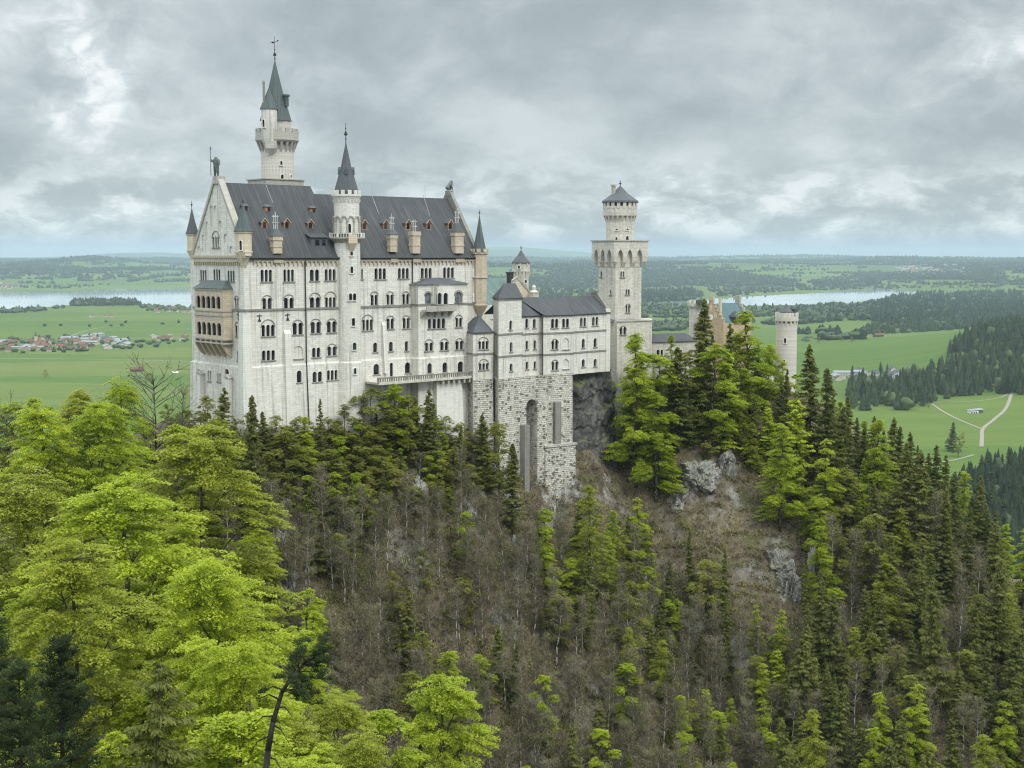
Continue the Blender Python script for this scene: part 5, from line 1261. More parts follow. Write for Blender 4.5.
# lakes
def sheet(name, pts, z, mat, kind='structure'):
    me = bpy.data.meshes.new(name); me.from_pydata([(p[0], p[1], z) for p in pts], [], [list(range(len(pts)))]); me.materials.append(mat); me.update()
    if me.polygons[0].normal.z < 0: me.flip_normals()
    o = link(bpy.data.objects.new(name, me)); o['kind'] = kind; return o
def shore(pts, seed, amp=40):
    out = []; n = len(pts); rr = random.Random(seed)
    for i in range(n):
        a, b = plain(*pts[i]), plain(*pts[(i + 1) % n]); m = 6
        for k in range(m): 
            p = a.lerp(b, k / m); out.append((p.x + rr.uniform(-amp, amp), p.y + rr.uniform(-amp, amp)))
    return out
sheet('lake', shore([(-90, 310), (0, 310), (40, 308), (75, 305), (100, 305.5), (135, 305), (150, 306.5), (200, 308), (250, 307), (320, 304), (330, 287), (240, 286), (190, 287), (150, 288.5), (95, 290), (60, 292.5), (20, 292), (-90, 291)], 1, 25), .55, M['water'])
sheet('lake', shore([(640, 307), (690, 305.2), (740, 306), (800, 305), (850, 303.5), (872, 300.5), (884, 297), (905, 294), (938, 292.3), (925, 290), (880, 289.3), (840, 291), (800, 294), (760, 296), (725, 298), (690, 301), (640, 303)], 2, 25), .55, M['water'])
sheet('lake', shore([(945, 291.8), (985, 292.2), (985, 291.0), (945, 290.6)], 3, 10), .55, M['water'])

def ribbon(name, pts, w, mat, zoff, on_plain=True, label=None):
    P_ = [plain(*p) if on_plain else Vector(ground_hit(*p)[0]) for p in pts]; Q = []
    for i in range(len(P_) - 1):
        for k in range(6):
            t = k / 6; p0 = P_[max(i - 1, 0)]; p1 = P_[i]; p2 = P_[i + 1]; p3 = P_[min(i + 2, len(P_) - 1)]
            Q.append(.5 * ((2 * p1) + (p2 - p0) * t + (2 * p0 - 5 * p1 + 4 * p2 - p3) * t * t + (3 * p1 - p0 - 3 * p2 + p3) * t ** 3))
    Q.append(P_[-1]); V = []; F = []
    for i, p in enumerate(Q):
        d = (Q[min(i + 1, len(Q) - 1)] - Q[max(i - 1, 0)]); d.z = 0; d.normalize(); s = Vector((-d.y, d.x, 0)) * w / 2
        for e in (p - s, p + s):
            V.append((e.x, e.y, max(float(terrain(np.array([e.x]), np.array([e.y]))[0]), 0) + zoff))
    for i in range(len(Q) - 1): F.append([2 * i, 2 * i + 2, 2 * i + 3, 2 * i + 1])
    me = bpy.data.meshes.new(name); me.from_pydata(V, [], F); me.materials.append(mat); me.update()
    if me.polygons[0].normal.z < 0: me.flip_normals()
    o = link(bpy.data.objects.new(name, me)); o['kind'] = 'structure'; return o
ribbon('path', [(930, 404.5), (945, 414), (962, 422), (981, 429.5)], 3.2, M['path'], .35)
ribbon('path', [(1012, 398), (1006, 411), (994, 421), (983, 429.5), (982, 437), (981.5, 447)], 4.4, M['path'], .36)
ribbon('path', [(974, 455), (960, 459), (944, 462), (925, 464)], 3.6, M['path'], .35)
ribbon('path', [(930, 404.5), (970, 404.5), (1000, 402.5), (1012, 398)], 3.0, M['path'], .34)
ribbon('road', [(-40, 358.5), (60, 359), (130, 360), (200, 361.5), (300, 362)], 6, M['path'], .35)
ribbon('road', [(60, 341), (85, 331), (115, 326), (150, 324)], 5, M['path'], .35)
ribbon('road', [(120, 347.5), (160, 346.5), (230, 345.5)], 5, M['path'], .35)

# ------------------------------------------------------------------ trees
def leaf_arrays(c, a, b):
    """diamond leaves: centres, half-axes"""
    n = len(c); V = np.empty((n, 4, 3), np.float32); V[:, 0] = c + a; V[:, 1] = c + b; V[:, 2] = c - a; V[:, 3] = c - b
    return V.reshape(-1, 3), np.arange(4 * n).reshape(-1, 4)
def rand_axes(rng, n, size, tilt, asp=.6):
    th = rng.uniform(0, 2 * np.pi, n); nx = rng.normal(0, tilt, n); ny = rng.normal(0, tilt, n)
    a = np.stack([np.cos(th), np.sin(th), nx], 1) ; b = np.stack([-np.sin(th), np.cos(th), ny], 1)
    s = size * rng.uniform(.65, 1.35, n); return a * s[:, None], b * (s * asp)[:, None]
def crown_obj(name, V, F, tint, mat): return np_mesh(name, V, F, mat, tint, smooth=False)
class Proto:
    def __init__(s, name, trunk, crown, h): s.name = name; s.trunk = trunk; s.crown = crown; s.h = h
def trunk_mesh(mb, mat): 
    me = bpy.data.meshes.new('trunk'); me.from_pydata(mb.v, [], mb.f); me.materials.append(mat); me.polygons.foreach_set('use_smooth', [True] * len(me.polygons)); me.update(); return me
def limb(mb, p0, d, L, r, rng, n=4, k=4, up=.15):
    p = Vector(p0); d = Vector(d).normalized(); pts = [p.copy()]
    for i in range(k):
        d = (d + Vector((rng.normal(0, .14), rng.normal(0, .14), up * .5 + rng.normal(0, .08)))).normalized(); q = p + d * L / k
        mb.tube(p, q, r * (1 - i / k * .8), r * (1 - (i + 1) / k * .8), n); p = q; pts.append(p.copy())
    return pts
def make_beech(seed, h=20., R=5.2, base=.16, nclus=380, per=125, size=.160, mat='leaf_bright', bk='bark', sparse=1.0, nl=13, cone=0.0, name='beech'):
    rng = np.random.default_rng(seed); mb = MB(); lean = rng.normal(0, .025, 2); k = 8
    P0 = [Vector((lean[0] * h * (i / k) + rng.normal(0, .12) * (i > 0), lean[1] * h * (i / k) + rng.normal(0, .12) * (i > 0), h * .93 * i / k)) for i in range(k + 1)]
    for i in range(k): mb.tube(P0[i], P0[i + 1], .30 * (1 - i / k * .9) * h / 20, .30 * (1 - (i + 1) / k * .9) * h / 20, 6)
    # boughs: every bough end carries its own small dome of foliage sprays
    L = []; 
    for j in range(nl):
        t = (j + rng.uniform(.1, .9)) / nl; th = j * 2.4 + rng.uniform(-.7, .7); rr_ = R * ((1 - cone) * math.sin(math.pi * min(1, t * .68 + .20)) ** .7 + cone * 1.05 * (1 - t) ** .8)
        rad = rr_ * rng.uniform(.45, .85) * (1 - .55 * max(0, t - .8) / .2); z = h * (base + .06 + (1 - base - .14) * t); lr = R * rng.uniform(.34, .52) * (1 - (.25 + .35 * cone) * t)
        L.append((rad * math.cos(th) + lean[0] * z, rad * math.sin(th) + lean[1] * z, z, lr))
    L.append((lean[0] * h, lean[1] * h, h * .91, R * (.42 - .24 * cone))); L = np.array(L)
    for (x, y, z, lr) in L:
        zt = max(h * .12, z - math.hypot(x, y) * rng.uniform(.6, 1.1) - .6); p = Vector((lean[0] * zt, lean[1] * zt, zt)); c = Vector((x, y, z + lr * .3)); mid = p.lerp(c, .5) + Vector((0, 0, .3))
        mb.tube(p, mid, .10 * h / 20, .065, 4); mb.tube(mid, c, .065, .02, 4)
        for q in range(4):
            e = c + Vector((rng.normal(0, .6), rng.normal(0, .6), rng.normal(.1, .3))) * lr; mb.tube(mid.lerp(c, rng.uniform(.3, .9)), e, .035, .012, 3)
    w = L[:, 3] ** 2; li = rng.choice(len(L), nclus, p=w / w.sum()); d = rng.normal(0, 1, (nclus, 3)); d[:, 2] = np.abs(d[:, 2]) * 1.0 - .45; d /= np.linalg.norm(d, axis=1)[:, None]
    C = L[li, :3] + d * (L[li, 3] * rng.uniform(.55, 1.12, nclus))[:, None] * np.array([1, 1, .85]); Rr = rng.uniform(.38, .95, nclus) * (R / 5.2) ** .5
    n = nclus * per; ci = np.repeat(np.arange(nclus), per); rr = np.sqrt(rng.uniform(0, 1, n)); th = rng.uniform(0, 2 * np.pi, n); el = rng.uniform(0, 2 * np.pi, nclus)[ci]; cr = Rr[ci]
    out = C[ci, :2] - np.array([[lean[0] * h * .5, lean[1] * h * .5]]); od = out / np.maximum(np.linalg.norm(out, axis=1), .3)[:, None]
    a1 = rr * np.cos(th) * cr * 1.35; a2 = rr * np.sin(th) * cr * .8
    lx = a1 * od[:, 0] - a2 * od[:, 1]; ly = a1 * od[:, 1] + a2 * od[:, 0]
    lz = -.16 * rr ** 2 * cr - .20 * a1 + rng.normal(0, .055, n)
    keep = rng.uniform(0, 1, n) < sparse
    c = np.stack([C[ci, 0] + lx, C[ci, 1] + ly, C[ci, 2] + lz], 1)[keep]
    a, b = rand_axes(rng, len(c), size * .60, .40); V, F = leaf_arrays(c, a, b)
    tint = np.clip(.5 + rng.normal(0, .20, len(c)) + rng.normal(0, .17, nclus)[ci[keep]], 0, 1)
    return Proto(name, trunk_mesh(mb, M[bk]), crown_obj('crown', V, F, tint, M[mat]), h)
def make_spruce(seed, h=24., R=3.4, mat='needle', dens=1.0, gap=0.0, bottom=.08, sz=1.0, name='spruce', taper=.82):
    rng = np.random.default_rng(seed); mb = MB(); k = 6
    for i in range(k): mb.tube((0, 0, h * .99 * i / k), (0, 0, h * .99 * (i + 1) / k), .26 * (1 - i / k * .95), .26 * (1 - (i + 1) / k * .95), 6)
    C = []; A = []; B = []; T = []; z = h * bottom
    while z < h * .985:
        t = (z / h - bottom) / (1 - bottom); L = R * (1 - t) ** taper + .18
        for j in range(3):
            if rng.uniform() < gap: continue
            th = rng.uniform(0, 2 * np.pi); l = L * rng.uniform(.42, 1.18); n = int((9 + l * 15) * dens); s = rng.uniform(.06, 1, n) ** .8
            d = np.array([math.cos(th), math.sin(th)]); side = np.array([-d[1], d[0]]); droop = rng.uniform(.20, .42) * (1 - .6 * t); w = .27 * l * (1.05 - s * .8) + .1
            o = rng.uniform(-1, 1, n) * w; zz = z + rng.normal(0, .12) - droop * s * l + .16 * l * s ** 3 - np.abs(o) * .35 + rng.normal(0, .07, n)
            C.append(np.stack([d[0] * s * l + side[0] * o, d[1] * s * l + side[1] * o, zz], 1))
            ang = np.sign(o) * rng.uniform(.2, .9, n); dx = d[0] * np.cos(ang) + side[0] * np.sin(ang); dy = d[1] * np.cos(ang) + side[1] * np.sin(ang)
            le = rng.uniform(.20, .40, n) * sz; A.append(np.stack([dx * le, dy * le, -le * rng.uniform(.15, .8, n)], 1))
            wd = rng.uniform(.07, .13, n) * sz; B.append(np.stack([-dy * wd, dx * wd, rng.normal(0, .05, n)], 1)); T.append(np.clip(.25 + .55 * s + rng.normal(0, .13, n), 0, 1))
            if rng.uniform() < .3: mb.tube((0, 0, z), (d[0] * l * .8, d[1] * l * .8, z - droop * .8 * l + .1), .035, .012, 3)
        z += (.20 + .14 * (1 - t)) * rng.uniform(.5, 1.5) * h / 24
    V, F = leaf_arrays(np.concatenate(C), np.concatenate(A), np.concatenate(B))
    return Proto(name, trunk_mesh(mb, M['bark']), crown_obj('crown', V, F, np.concatenate(T), M[mat]), h)
def make_bare(seed, h=17., R=2.6, leaves=1500, mat='twig', start=.35, bk='bark_pale', lsz=.12, nb=40):
    rng = np.random.default_rng(seed); mb = MB(); k = 7; p = Vector((0, 0, 0)); pts = [p.copy()]
    for i in range(k):
        q = Vector((p.x + rng.normal(0, .16), p.y + rng.normal(0, .16), h * (i + 1) / k)); mb.tube(p, q, .21 * (1 - i / k * .88) * h / 17, .17 * (1 - (i + 1) / k * .88) * h / 17, 5); p = q; pts.append(p.copy())
    tips = []
    cb = MB()
    for j in range(nb):
        t = start + (1 - start) * rng.uniform(0, .97); i = min(int(t * k), k - 1); b = pts[i].lerp(pts[i + 1], t * k - i); th = rng.uniform(0, 2 * np.pi)
        L = R * (1.25 - .75 * t) * rng.uniform(.7, 1.2); d = Vector((math.cos(th), math.sin(th), rng.uniform(.35, 1.1)))
        l = limb(cb, b, d, L, .045, rng, 3, 3)
        tips += [l[1].lerp(l[2], .5), l[2], l[3], l[2].lerp(l[3], .5)]
        for m in range(4):
            s = l[rng.integers(1, 4)]; d2 = (d + Vector((rng.normal(0, .7), rng.normal(0, .7), rng.normal(.1, .4)))).normalized(); e = s + d2 * L * rng.uniform(.25, .5); cb.tube(s, e, .022, .010, 3); tips += [e, s.lerp(e, .6)]
    tips = np.array([tuple(x) for x in tips]); ci = rng.integers(0, len(tips), leaves); c = tips[ci] + rng.normal(0, .30, (leaves, 3))
    a, b = rand_axes(rng, leaves, lsz, .7, .5); V, F = leaf_arrays(c, a, b)
    # twigs and buds in one crown mesh (two materials)
    tv = np.array(cb.v, np.float32); tf = np.array([f for f in cb.f if len(f) == 4]); 
    V2 = np.concatenate([V, tv]); F2 = np.concatenate([F, tf + len(V)]); tint = np.concatenate([np.clip(rng.normal(.5, .25, leaves), 0, 1), np.zeros(len(tf))])
    me = np_mesh('crown', V2, F2, [M[mat], M[bk]], tint, smooth=False); mi = np.zeros(len(F2), np.int32); mi[leaves:] = 1; me.polygons.foreach_set('material_index', mi)
    return Proto('bare_tree', trunk_mesh(mb, M[bk]), me, h)

PB = [make_beech(s, h=20, R=r, base=b, nclus=nc, nl=nl, mat=m) for s, r, b, nc, nl, m in ((1, 6.3, .05, 900, 24, 'leaf_bright'), (2, 5.7, .05, 820, 21, 'leaf_spring'), (3, 6.9, .04, 980, 26, 'leaf_bright'), (4, 5.2, .04, 760, 22, 'leaf_bright'), (5, 6.1, .04, 860, 24, 'leaf_spring'))]
PBS = [make_beech(s, h=18, R=r, base=.08, nclus=nc, sparse=.9, nl=11) for s, r, nc in ((11, 3.9, 380), (12, 3.3, 330), (13, 4.4, 420))]
PO = [make_beech(s, h=16, R=r, base=.06, nclus=nc, per=85, sparse=.9, mat='leaf_olive', size=.19, nl=11, name='leafy') for s, r, nc in ((21, 4.4, 290), (22, 3.6, 250), (23, 5.0, 330))]
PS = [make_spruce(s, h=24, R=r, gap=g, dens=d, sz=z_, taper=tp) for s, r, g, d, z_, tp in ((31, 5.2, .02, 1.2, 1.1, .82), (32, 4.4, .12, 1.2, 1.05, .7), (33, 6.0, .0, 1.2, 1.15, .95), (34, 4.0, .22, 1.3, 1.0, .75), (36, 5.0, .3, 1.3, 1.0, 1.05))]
# young layered beeches of conical shape
PL = [make_spruce(s, h=20, R=r, mat='leaf_bright', gap=g, dens=1.0, sz=.95, name='beech', taper=tp, bottom=.06) for s, r, g, tp in ((37, 4.3, .25, .62), (38, 3.6, .3, .5), (39, 5.0, .2, .75))]
PL = [make_beech(s, h=20, R=r, base=.04, nclus=nc, nl=nl, cone=1.0, per=90, mat=m) for s, r, nc, nl, m in ((51, 4.6, 520, 20, 'leaf_bright'), (52, 3.8, 440, 18, 'leaf_bright'), (53, 5.4, 600, 22, 'leaf_spring'), (54, 4.2, 480, 17, 'leaf_bright'))] + PL[1:2]
PN = [make_bare(s, h=17, R=r, leaves=l, mat=m, start=st) for s, r, l, m, st in ((41, 2.8, 2200, 'twig', .45), (42, 3.2, 3000, 'twig', .35), (43, 2.6, 1500, 'twig', .55), (44, 3.1, 2600, 'brush', .35), (45, 3.2, 2600, 'brush', .3))]
PW = [make_bare(46, h=15, R=5.2, leaves=260, mat='twig', start=.22, bk='bark', nb=60)]

TREES = []
def put_tree(pr, x, y, z, h, label, cat='tree', group=None, name=None, wide=1.0):
    s = h / pr.h; e = bpy.data.objects.new(name or {'beech': 'beech_tree', 'spruce': 'spruce_tree', 'bare_tree': 'bare_tree', 'leafy': 'leafy_tree'}.get(pr.name, pr.name), None); e.empty_display_size = 1; link(e)
    e.location = (x, y, z - .25); e.rotation_euler = (RNG.normal(0, .03), RNG.normal(0, .03), RNG.uniform(0, 6.28)); w = s * wide; e.scale = (w, w, s)
    tag(e, label, cat, group)
    for nm, me in (('trunk', pr.trunk), ('crown', pr.crown)): link(bpy.data.objects.new(nm, me), e)
    TREES.append((x, y)); return e
def inpoly(pts, x, y):
    ins = False; n = len(pts)
    for i in range(n):
        (x1, y1), (x2, y2) = pts[i], pts[(i + 1) % n]
        if (y1 > y) != (y2 > y) and x < (x2 - x1) * (y - y1) / (y2 - y1) + x1: ins = not ins
    return ins
def zone(poly, n, kinds, hr, label, group, ymin=60, mind=2.6, wide=(.85, 1.15), seed=0):
    rr = np.random.default_rng(seed); xs = [p[0] for p in poly]; ys = [p[1] for p in poly]; got = 0; tries = 0
    while got < n and tries < 12:
        tries += 1; px = rr.uniform(min(xs), max(xs), n * 2); py = rr.uniform(min(ys), max(ys), n * 2); m = [inpoly(poly, a, b) for a, b in zip(px, py)]; px, py = px[m], py[m]
        if len(px) == 0: continue
        H = ground_hit(px, py, ymin)
        for (x, y, z) in H:
            if got >= n or not np.isfinite(x): continue
            if any((x - a) ** 2 + (y - b) ** 2 < mind ** 2 for a, b in TREES): continue
            u, v = W2L(x, y)
            if -3 < u < 66 and -2.5 < v < 30: continue
            if y > 500: continue
            prs = kinds[int(rr.integers(0, len(kinds)))]; pr = prs[int(rr.integers(0, len(prs)))]
            put_tree(pr, x, y, z, rr.uniform(*hr) * (pr.h / 20 if pr.name != 'spruce' else 1.0), label[pr.name] if isinstance(label, dict) else label, group=group[pr.name] if isinstance(group, dict) else group, wide=rr.uniform(*wide)); got += 1
    return got
# ------------------------------------------------------------------ trees one can single out
def T_at(px, top, Y, kinds, label, wide=1.0, group=None, i=0):
    if Y < 0:                                # given by the pixel of its foot on the slope
        H = ground_hit([px], [-Y], 150)[0]
        if not np.isfinite(H[0]): return None
        return put_tree(kinds[i % len(kinds)], H[0], H[1], H[2], Zp(top, H[1]) - H[2], label, group=group, wide=wide)
    p = P(px, 400, Y); x = p.x; z = float(terrain(np.array([x]), np.array([Y]))[0]); h = Zp(top, Y) - z
    return put_tree(kinds[i % len(kinds)], x, Y, z, max(h, 3.0), label, group=group, wide=wide)
PF = [make_spruce(35, h=24, R=9.0, gap=.35, dens=2.2, sz=.55)]
S_TREES = [
 (637, 322, 326, PL, 'slender yellow-green beech directly beside the dark rock face, below the square tower', .8),
 (657, 385, 322, PL, 'low yellow-green beech between the rock face and the great dark spruce', 1.1),
 (701, 296, 336, PS, 'great dark spruce in front of the low gallery, taller than its neighbours', .9),
 (679, 345, 330, PS, 'broad dark spruce at the left foot of the great spruce', 1.2),
 (724, 348, 333, PL, 'yellow-green beech squeezed between two dark spruces in front of the gatehouse', 1.2),
 (750, 303, 343, PL, 'bright spreading beech hiding the gatehouse right half, dark trunk showing', 1.2),
 (737, 332, 347, PB, 'fuller bright beech behind the narrow spruce in front of the gatehouse', 1.0),
 (768, 344, 350, PB, 'yellowish beech left of the round gate tower, over the visitors', .8),
 (690, 350, 334, PO, 'olive tree at the left foot of the great dark spruce', 1.1),
 (713, 342, 331, PBS, 'yellow-green beech in front of the stepped gable, beside the great spruce', 1.1),
 (648, 348, 332, PBS, 'yellow-green beech before the lower stage of the square tower', 1.0),
 (733, 322, 338, PS, 'narrow dark spruce in front of the gatehouse copper roof', .8),
 (766, 352, 352, PBS, 'thin yellowish beech standing over the gate forecourt', 1.0),
 (795, 372, 346, PBS, 'small yellowish beech at the foot of the round gate tower', .9),
 (664, 352, 331, PBS, 'yellow-green beech screening the low gallery right of the square tower', 1.0),
 (782, 360, 351, PBS, 'yellowish beech half covering the shaft of the round gate tower', 1.0),
 (758, 338, 346, PL, 'bright beech between the gatehouse and the round gate tower', 1.1),
 (812, 342, 336, PS, 'tall dark spruce just right of the round gate tower', .95),
 (829, 366, 330, PS, 'dark spruce second to the right of the round gate tower', 1.05),
 (800, 396, 326, PL, 'large bright beech below the round gate tower', 1.15),
 (782, 415, 318, PL, 'bright beech leaning out above the bare brown slope', 1.0),
 (826, 430, 318, PL, 'broad yellow-green beech below the two tall spruces', 1.0),
 (842, 405, 338, PS, 'dark spruce behind the two tall spruces right of the gate tower', 1.1),
 (864, 424, 336, PS, 'dark spruce on the crest just left of the tall bright ridge beech', 1.1),
 (850, 425, 322, PS, 'dark spruce left of the tall bright beech on the right ridge', .95),
 (880, 412, 328, PL, 'tall bright beech on the right ridge, dark spruces on both sides', .95),
 (903, 440, 322, PS, 'spruce touching the right edge of the tall bright ridge beech', 1.0),
 (921, 448, 320, PS, 'spruce with pointed top seen against the lower meadow', 1.0),
 (946, 486, 316, PS, 'spruce below the gravel path on the far right ridge', 1.0),
 (972, 505, 316, PS, 'spruce in front of the valley wood, right of the path junction', 1.0),
 (1002, 520, 312, PS, 'large dark spruce at the right edge, in front of the valley wood', 1.1),
 (638, 492, -572, PL, 'small vivid yellow-green beech alone under the dark rock face', 1.25),
 (590, 478, -604, PL, 'column-shaped bright beech at the foot of the rubble substructure', .85),
 (545, 524, -592, PL, 'small bright beech below the tall arch', 1.1),
 (779, 648, -728, PL, 'vivid yellow-green beech under the pale rock outcrop on the right', 1.15),
 (679, 690, -758, PL, 'small vivid beech low on the brown slope, near the bottom edge', 1.1),
 (756, 600, -672, PL, 'thin bright beech beside the pale rock outcrop on the right', .9),
 (630, 622, -690, PL, 'small bright beech halfway down the brown slope below the arch', .8),
 (690, 528, -615, PS, 'dark spruce on the brown slope under the pale outcrop', .8),
 (722, 548, -640, PS, 'dark spruce right of the slope spruce under the pale outcrop', .85),
 (668, 560, -640, PS, 'slim dark spruce left of the slope spruces', .7),
 (811, 602, -695, PS, 'dark spruce leaning over the pale cliff on the right slope', .8),
 (936, 574, -705, PS, 'tall spruce with yellowish branch tips low on the right slope', .8),
 (992, 556, -680, PS, 'broad dark spruce low at the right edge', 1.1),
 (1016, 600, -720, PS, 'dark spruce cut by the right edge, lower down', 1.0),
 (880, 590, -690, PS, 'mid-height dark spruce in the right slope wood below the ridge beech', .9),
 (222, 386, 262, PS, 'small dark spruce in front of the west front of the palace', 1.15),
 (208, 394, 266, PO, 'round olive tree against the foot of the west front', .9),
 (249, 392, 254, PS, 'thin ragged spruce in front of the corner of the palace', .8),
 (320, 397, 274, PS, 'little pointed spruce at the foot of the south front', .8),
 (304, 412, 270, PL, 'bright small beech under the long south front', 1.0),
 (286, 428, 266, PO, 'olive bush-like tree under the corner of the south front', 1.2),
 (345, 402, 281, PO, 'olive tree at the foot of the round stair turret', 1.1),
 (372, 386, 284, PO, 'rounded olive tree right under the terrace balustrade', 1.1),
 (395, 382, 286, PBS, 'yellow-green bush-like beech under the middle of the terrace', 1.0),
 (412, 392, 287, PO, 'reddish olive tree on the cliff edge below the terrace', .9),
 (430, 388, 289, PS, 'dark spruce against the white bastion of the terrace', 1.0),
 (484, 412, 294, PS, 'bushy spruce in front of the left foot of the substructure', 1.1),
 (512, 442, 291, PS, 'dark spruce left of the tall arch', 1.1),
 (500, 420, 296, PO, 'olive tree beside the bushy spruce under the substructure', .8),
 (120, 379, 248, PB, 'upright bright beech in front of the far meadow, left of the bare tree', .75),
 (200, 424, 196, PB, 'big bright beech with layered branches under the west front', 1.05),
 (85, 405, 226, PB, 'rounded bright beech at the top of the left slope', .95),
 (35, 402, 220, PB, 'bright beech at the upper left edge of the slope', .9),
 (25, 470, 165, PB, 'large bright beech filling the left edge', 1.05),
 (128, 478, 152, PB, 'huge bright beech in the middle of the left slope', 1.1),
 (70, 540, 122, PB, 'large bright beech low on the left slope', .95),
 (190, 560, 138, PB, 'bright beech at the right rim of the left slope', .95),
 (441, 666, 150, PB, 'bright rounded beech standing alone at the bottom, before the brown slope', .85),
 (330, 690, 128, PB, 'bright beech behind the leaning dark pine', .9),
 (372, 705, 135, PBS, 'smaller bright beech between the leaning pine and the lone rounded beech', 1.2),
 (296, 578, 176, PL, 'narrow bright beech at the edge of the bare brown wood', .85),
 (240, 640, 118, PB, 'bright beech above the foreground spruce', .8),
 (130, 655, 88, PF, 'foreground spruce with long bare tip at the bottom left', 1.0),
 (628, 366, 330, PL, 'bright beech right at the edge of the dark rock face, lower than its slender neighbour', 1.0),
 (671, 330, 342, PL, 'bright beech in front of the low gallery, left of the great spruce', .8),
 (168, 402, 272, PO, 'olive tree on the saddle left of the west front', 1.2),
 (184, 408, 264, PO, 'olive tree near the left foot of the west front, right of the leafless tree', 1.2),
 (150, 418, 262, PB, 'beech on the saddle behind the leafless tree', .8),
 (176, 420, 250, PBS, 'small beech before the saddle left of the west front', 1.2),
 (215, 700, 92, PBS, 'young bright beech right of the foreground spruce', 1.1),
]
for i, (px, top, Y, k, lab, wd) in enumerate(S_TREES): T_at(px, top, Y, k, lab, wd, i=i)
T_at(152, 376, 250, PW, 'leafless wide-branching tree left of the palace, against the meadow', 1.0)
T_at(180, 390, 262, PW, 'smaller leafless tree close to the west front', .8)
T_at(12, 412, 240, PW, 'leafless tree at the very left, against the meadow', .8)

for k, px in enumerate(range(838, 1016, 9)):
    Y = 346 - (px - 838) * .11 + RNG.uniform(-4, 4); p = P(px, 430, Y); z = float(terrain(np.array([p.x]), np.array([Y]))[0])
    pr = (PS + PS + PL[:2])[int(RNG.integers(0, 12))]; put_tree(pr, p.x, Y, z, RNG.uniform(12, 19), 'dark spruce in the row along the crest falling away right of the gate tower' if pr.name == 'spruce' else 'bright beech in the row along the crest falling away right of the gate tower', group='spruces along the right crest' if pr.name == 'spruce' else 'beeches along the right crest')

# leaning dark pine in the foreground
e = bpy.data.objects.new('pine_tree', None); link(e); b = P(262, 800, 62); e.location = b
tag(e, 'leaning dark foreground pine with bare lower branches and tufted top', 'tree')
mb = MB(); path = [P(258, 860, 62), P(263, 800, 62), P(268, 750, 62), P(273, 722, 62.2), (P(282, 692, 62.5)), P(293, 676, 63), P(303, 664, 63.5), P(318, 654, 64)]
loc = [tuple(p - b) for p in path]
for i in range(len(loc) - 1): mb.tube(loc[i], loc[i + 1], .20 * (1 - i / 8), .20 * (1 - (i + 1) / 8), 7)
rng = np.random.default_rng(5); tips = []
for (px, py), (qx, qy), up in (((271, 735), (246, 757), 0), ((275, 716), (252, 727), 0), ((280, 700), (258, 699), .1), ((272, 724), (290, 745), -.2), ((277, 708), (292, 716), 0), ((283, 690), (262, 693), .2), ((268, 757), (283, 772), -.1), ((290, 680), (306, 700), 0)):
    a = P(px, py, 62.3) - b; q = P(qx, qy, 62.3 + rng.uniform(-1.5, 1.5)) - b; m = a.lerp(q, .5) + Vector((0, 0, .25)); mb.tube(a, m, .055, .035, 4); mb.tube(m, q, .035, .012, 4)
    if py < 700: tips += [q, m.lerp(q, .6)]
for k in range(40):
    t = rng.uniform(.58, 1) ; f = t * (len(loc) - 1); i = min(int(f), len(loc) - 2); s = Vector(loc[i]).lerp(Vector(loc[i + 1]), f - i); d = Vector((rng.normal(.55, .5), rng.normal(0, .6), rng.normal(.12, .42))).normalized(); q = s + d * rng.uniform(.5, 2.3); mb.tube(s, q, .03, .012, 3); tips += [q, s.lerp(q, .7)]
link(bpy.data.objects.new('trunk', trunk_mesh(mb, M['bark_dark'])), e)
tp = np.array([tuple(t) for t in tips]); n = 9500; ci = rng.integers(0, len(tp), n); dv = rng.normal(0, 1, (n, 3)); dv[:, 2] = np.abs(dv[:, 2]) * .8 + .1; dv /= np.linalg.norm(dv, axis=1)[:, None]
c = tp[ci] + dv * rng.uniform(.05, .30, (n, 1)); a = dv * .085; bb = np.cross(dv, rng.normal(0, 1, (n, 3))); bb = bb / np.linalg.norm(bb, axis=1)[:, None] * .016
V, F = leaf_arrays(c, a, bb); link(bpy.data.objects.new('crown', crown_obj('crown', V, F, np.clip(rng.normal(.5, .2, n), 0, 1), M['needle_dark'])), e)

# dark pines of the bottom-left corner
def make_pine(seed, h=14, R=3.6):
    rng = np.random.default_rng(seed); mb = MB(); mb.tube((0, 0, 0), (0, 0, h), .2, .03, 6); tips = []
    for k in range(85):
        z = h * rng.uniform(.15, .98); L = R * (1 - z / h) ** .6 * rng.uniform(.6, 1.1) + .25; th = rng.uniform(0, 6.28); d = Vector((math.cos(th), math.sin(th), rng.uniform(.15, .6))); l = limb(mb, (0, 0, z), d, L, .05, rng, 3, 3, .3); tips += [l[1].lerp(l[2], .5), l[2], l[2].lerp(l[3], .5), l[3]]
        for m in range(3): s = l[rng.integers(1, 4)]; tips.append(s + Vector((rng.normal(0, .35), rng.normal(0, .35), rng.normal(.15, .2))))
    tp = np.array([tuple(t) for t in tips]); n = 26000; ci = rng.integers(0, len(tp), n); dv = rng.normal(0, 1, (n, 3)); dv[:, 2] = np.abs(dv[:, 2]) + .15; dv /= np.linalg.norm(dv, axis=1)[:, None]
    c = tp[ci] + dv * rng.uniform(.05, .42, (n, 1)); a = dv * .12; bb = np.cross(dv, rng.normal(0, 1, (n, 3))); bb = bb / np.linalg.norm(bb, axis=1)[:, None] * .026
    V, F = leaf_arrays(c, a, bb); return Proto('pine_tree', trunk_mesh(mb, M['bark_dark']), crown_obj('crown', V, F, np.clip(rng.normal(.5, .2, n), 0, 1), M['needle_dark']), h)
PP = [make_pine(61), make_pine(62, 13, 3.2)]
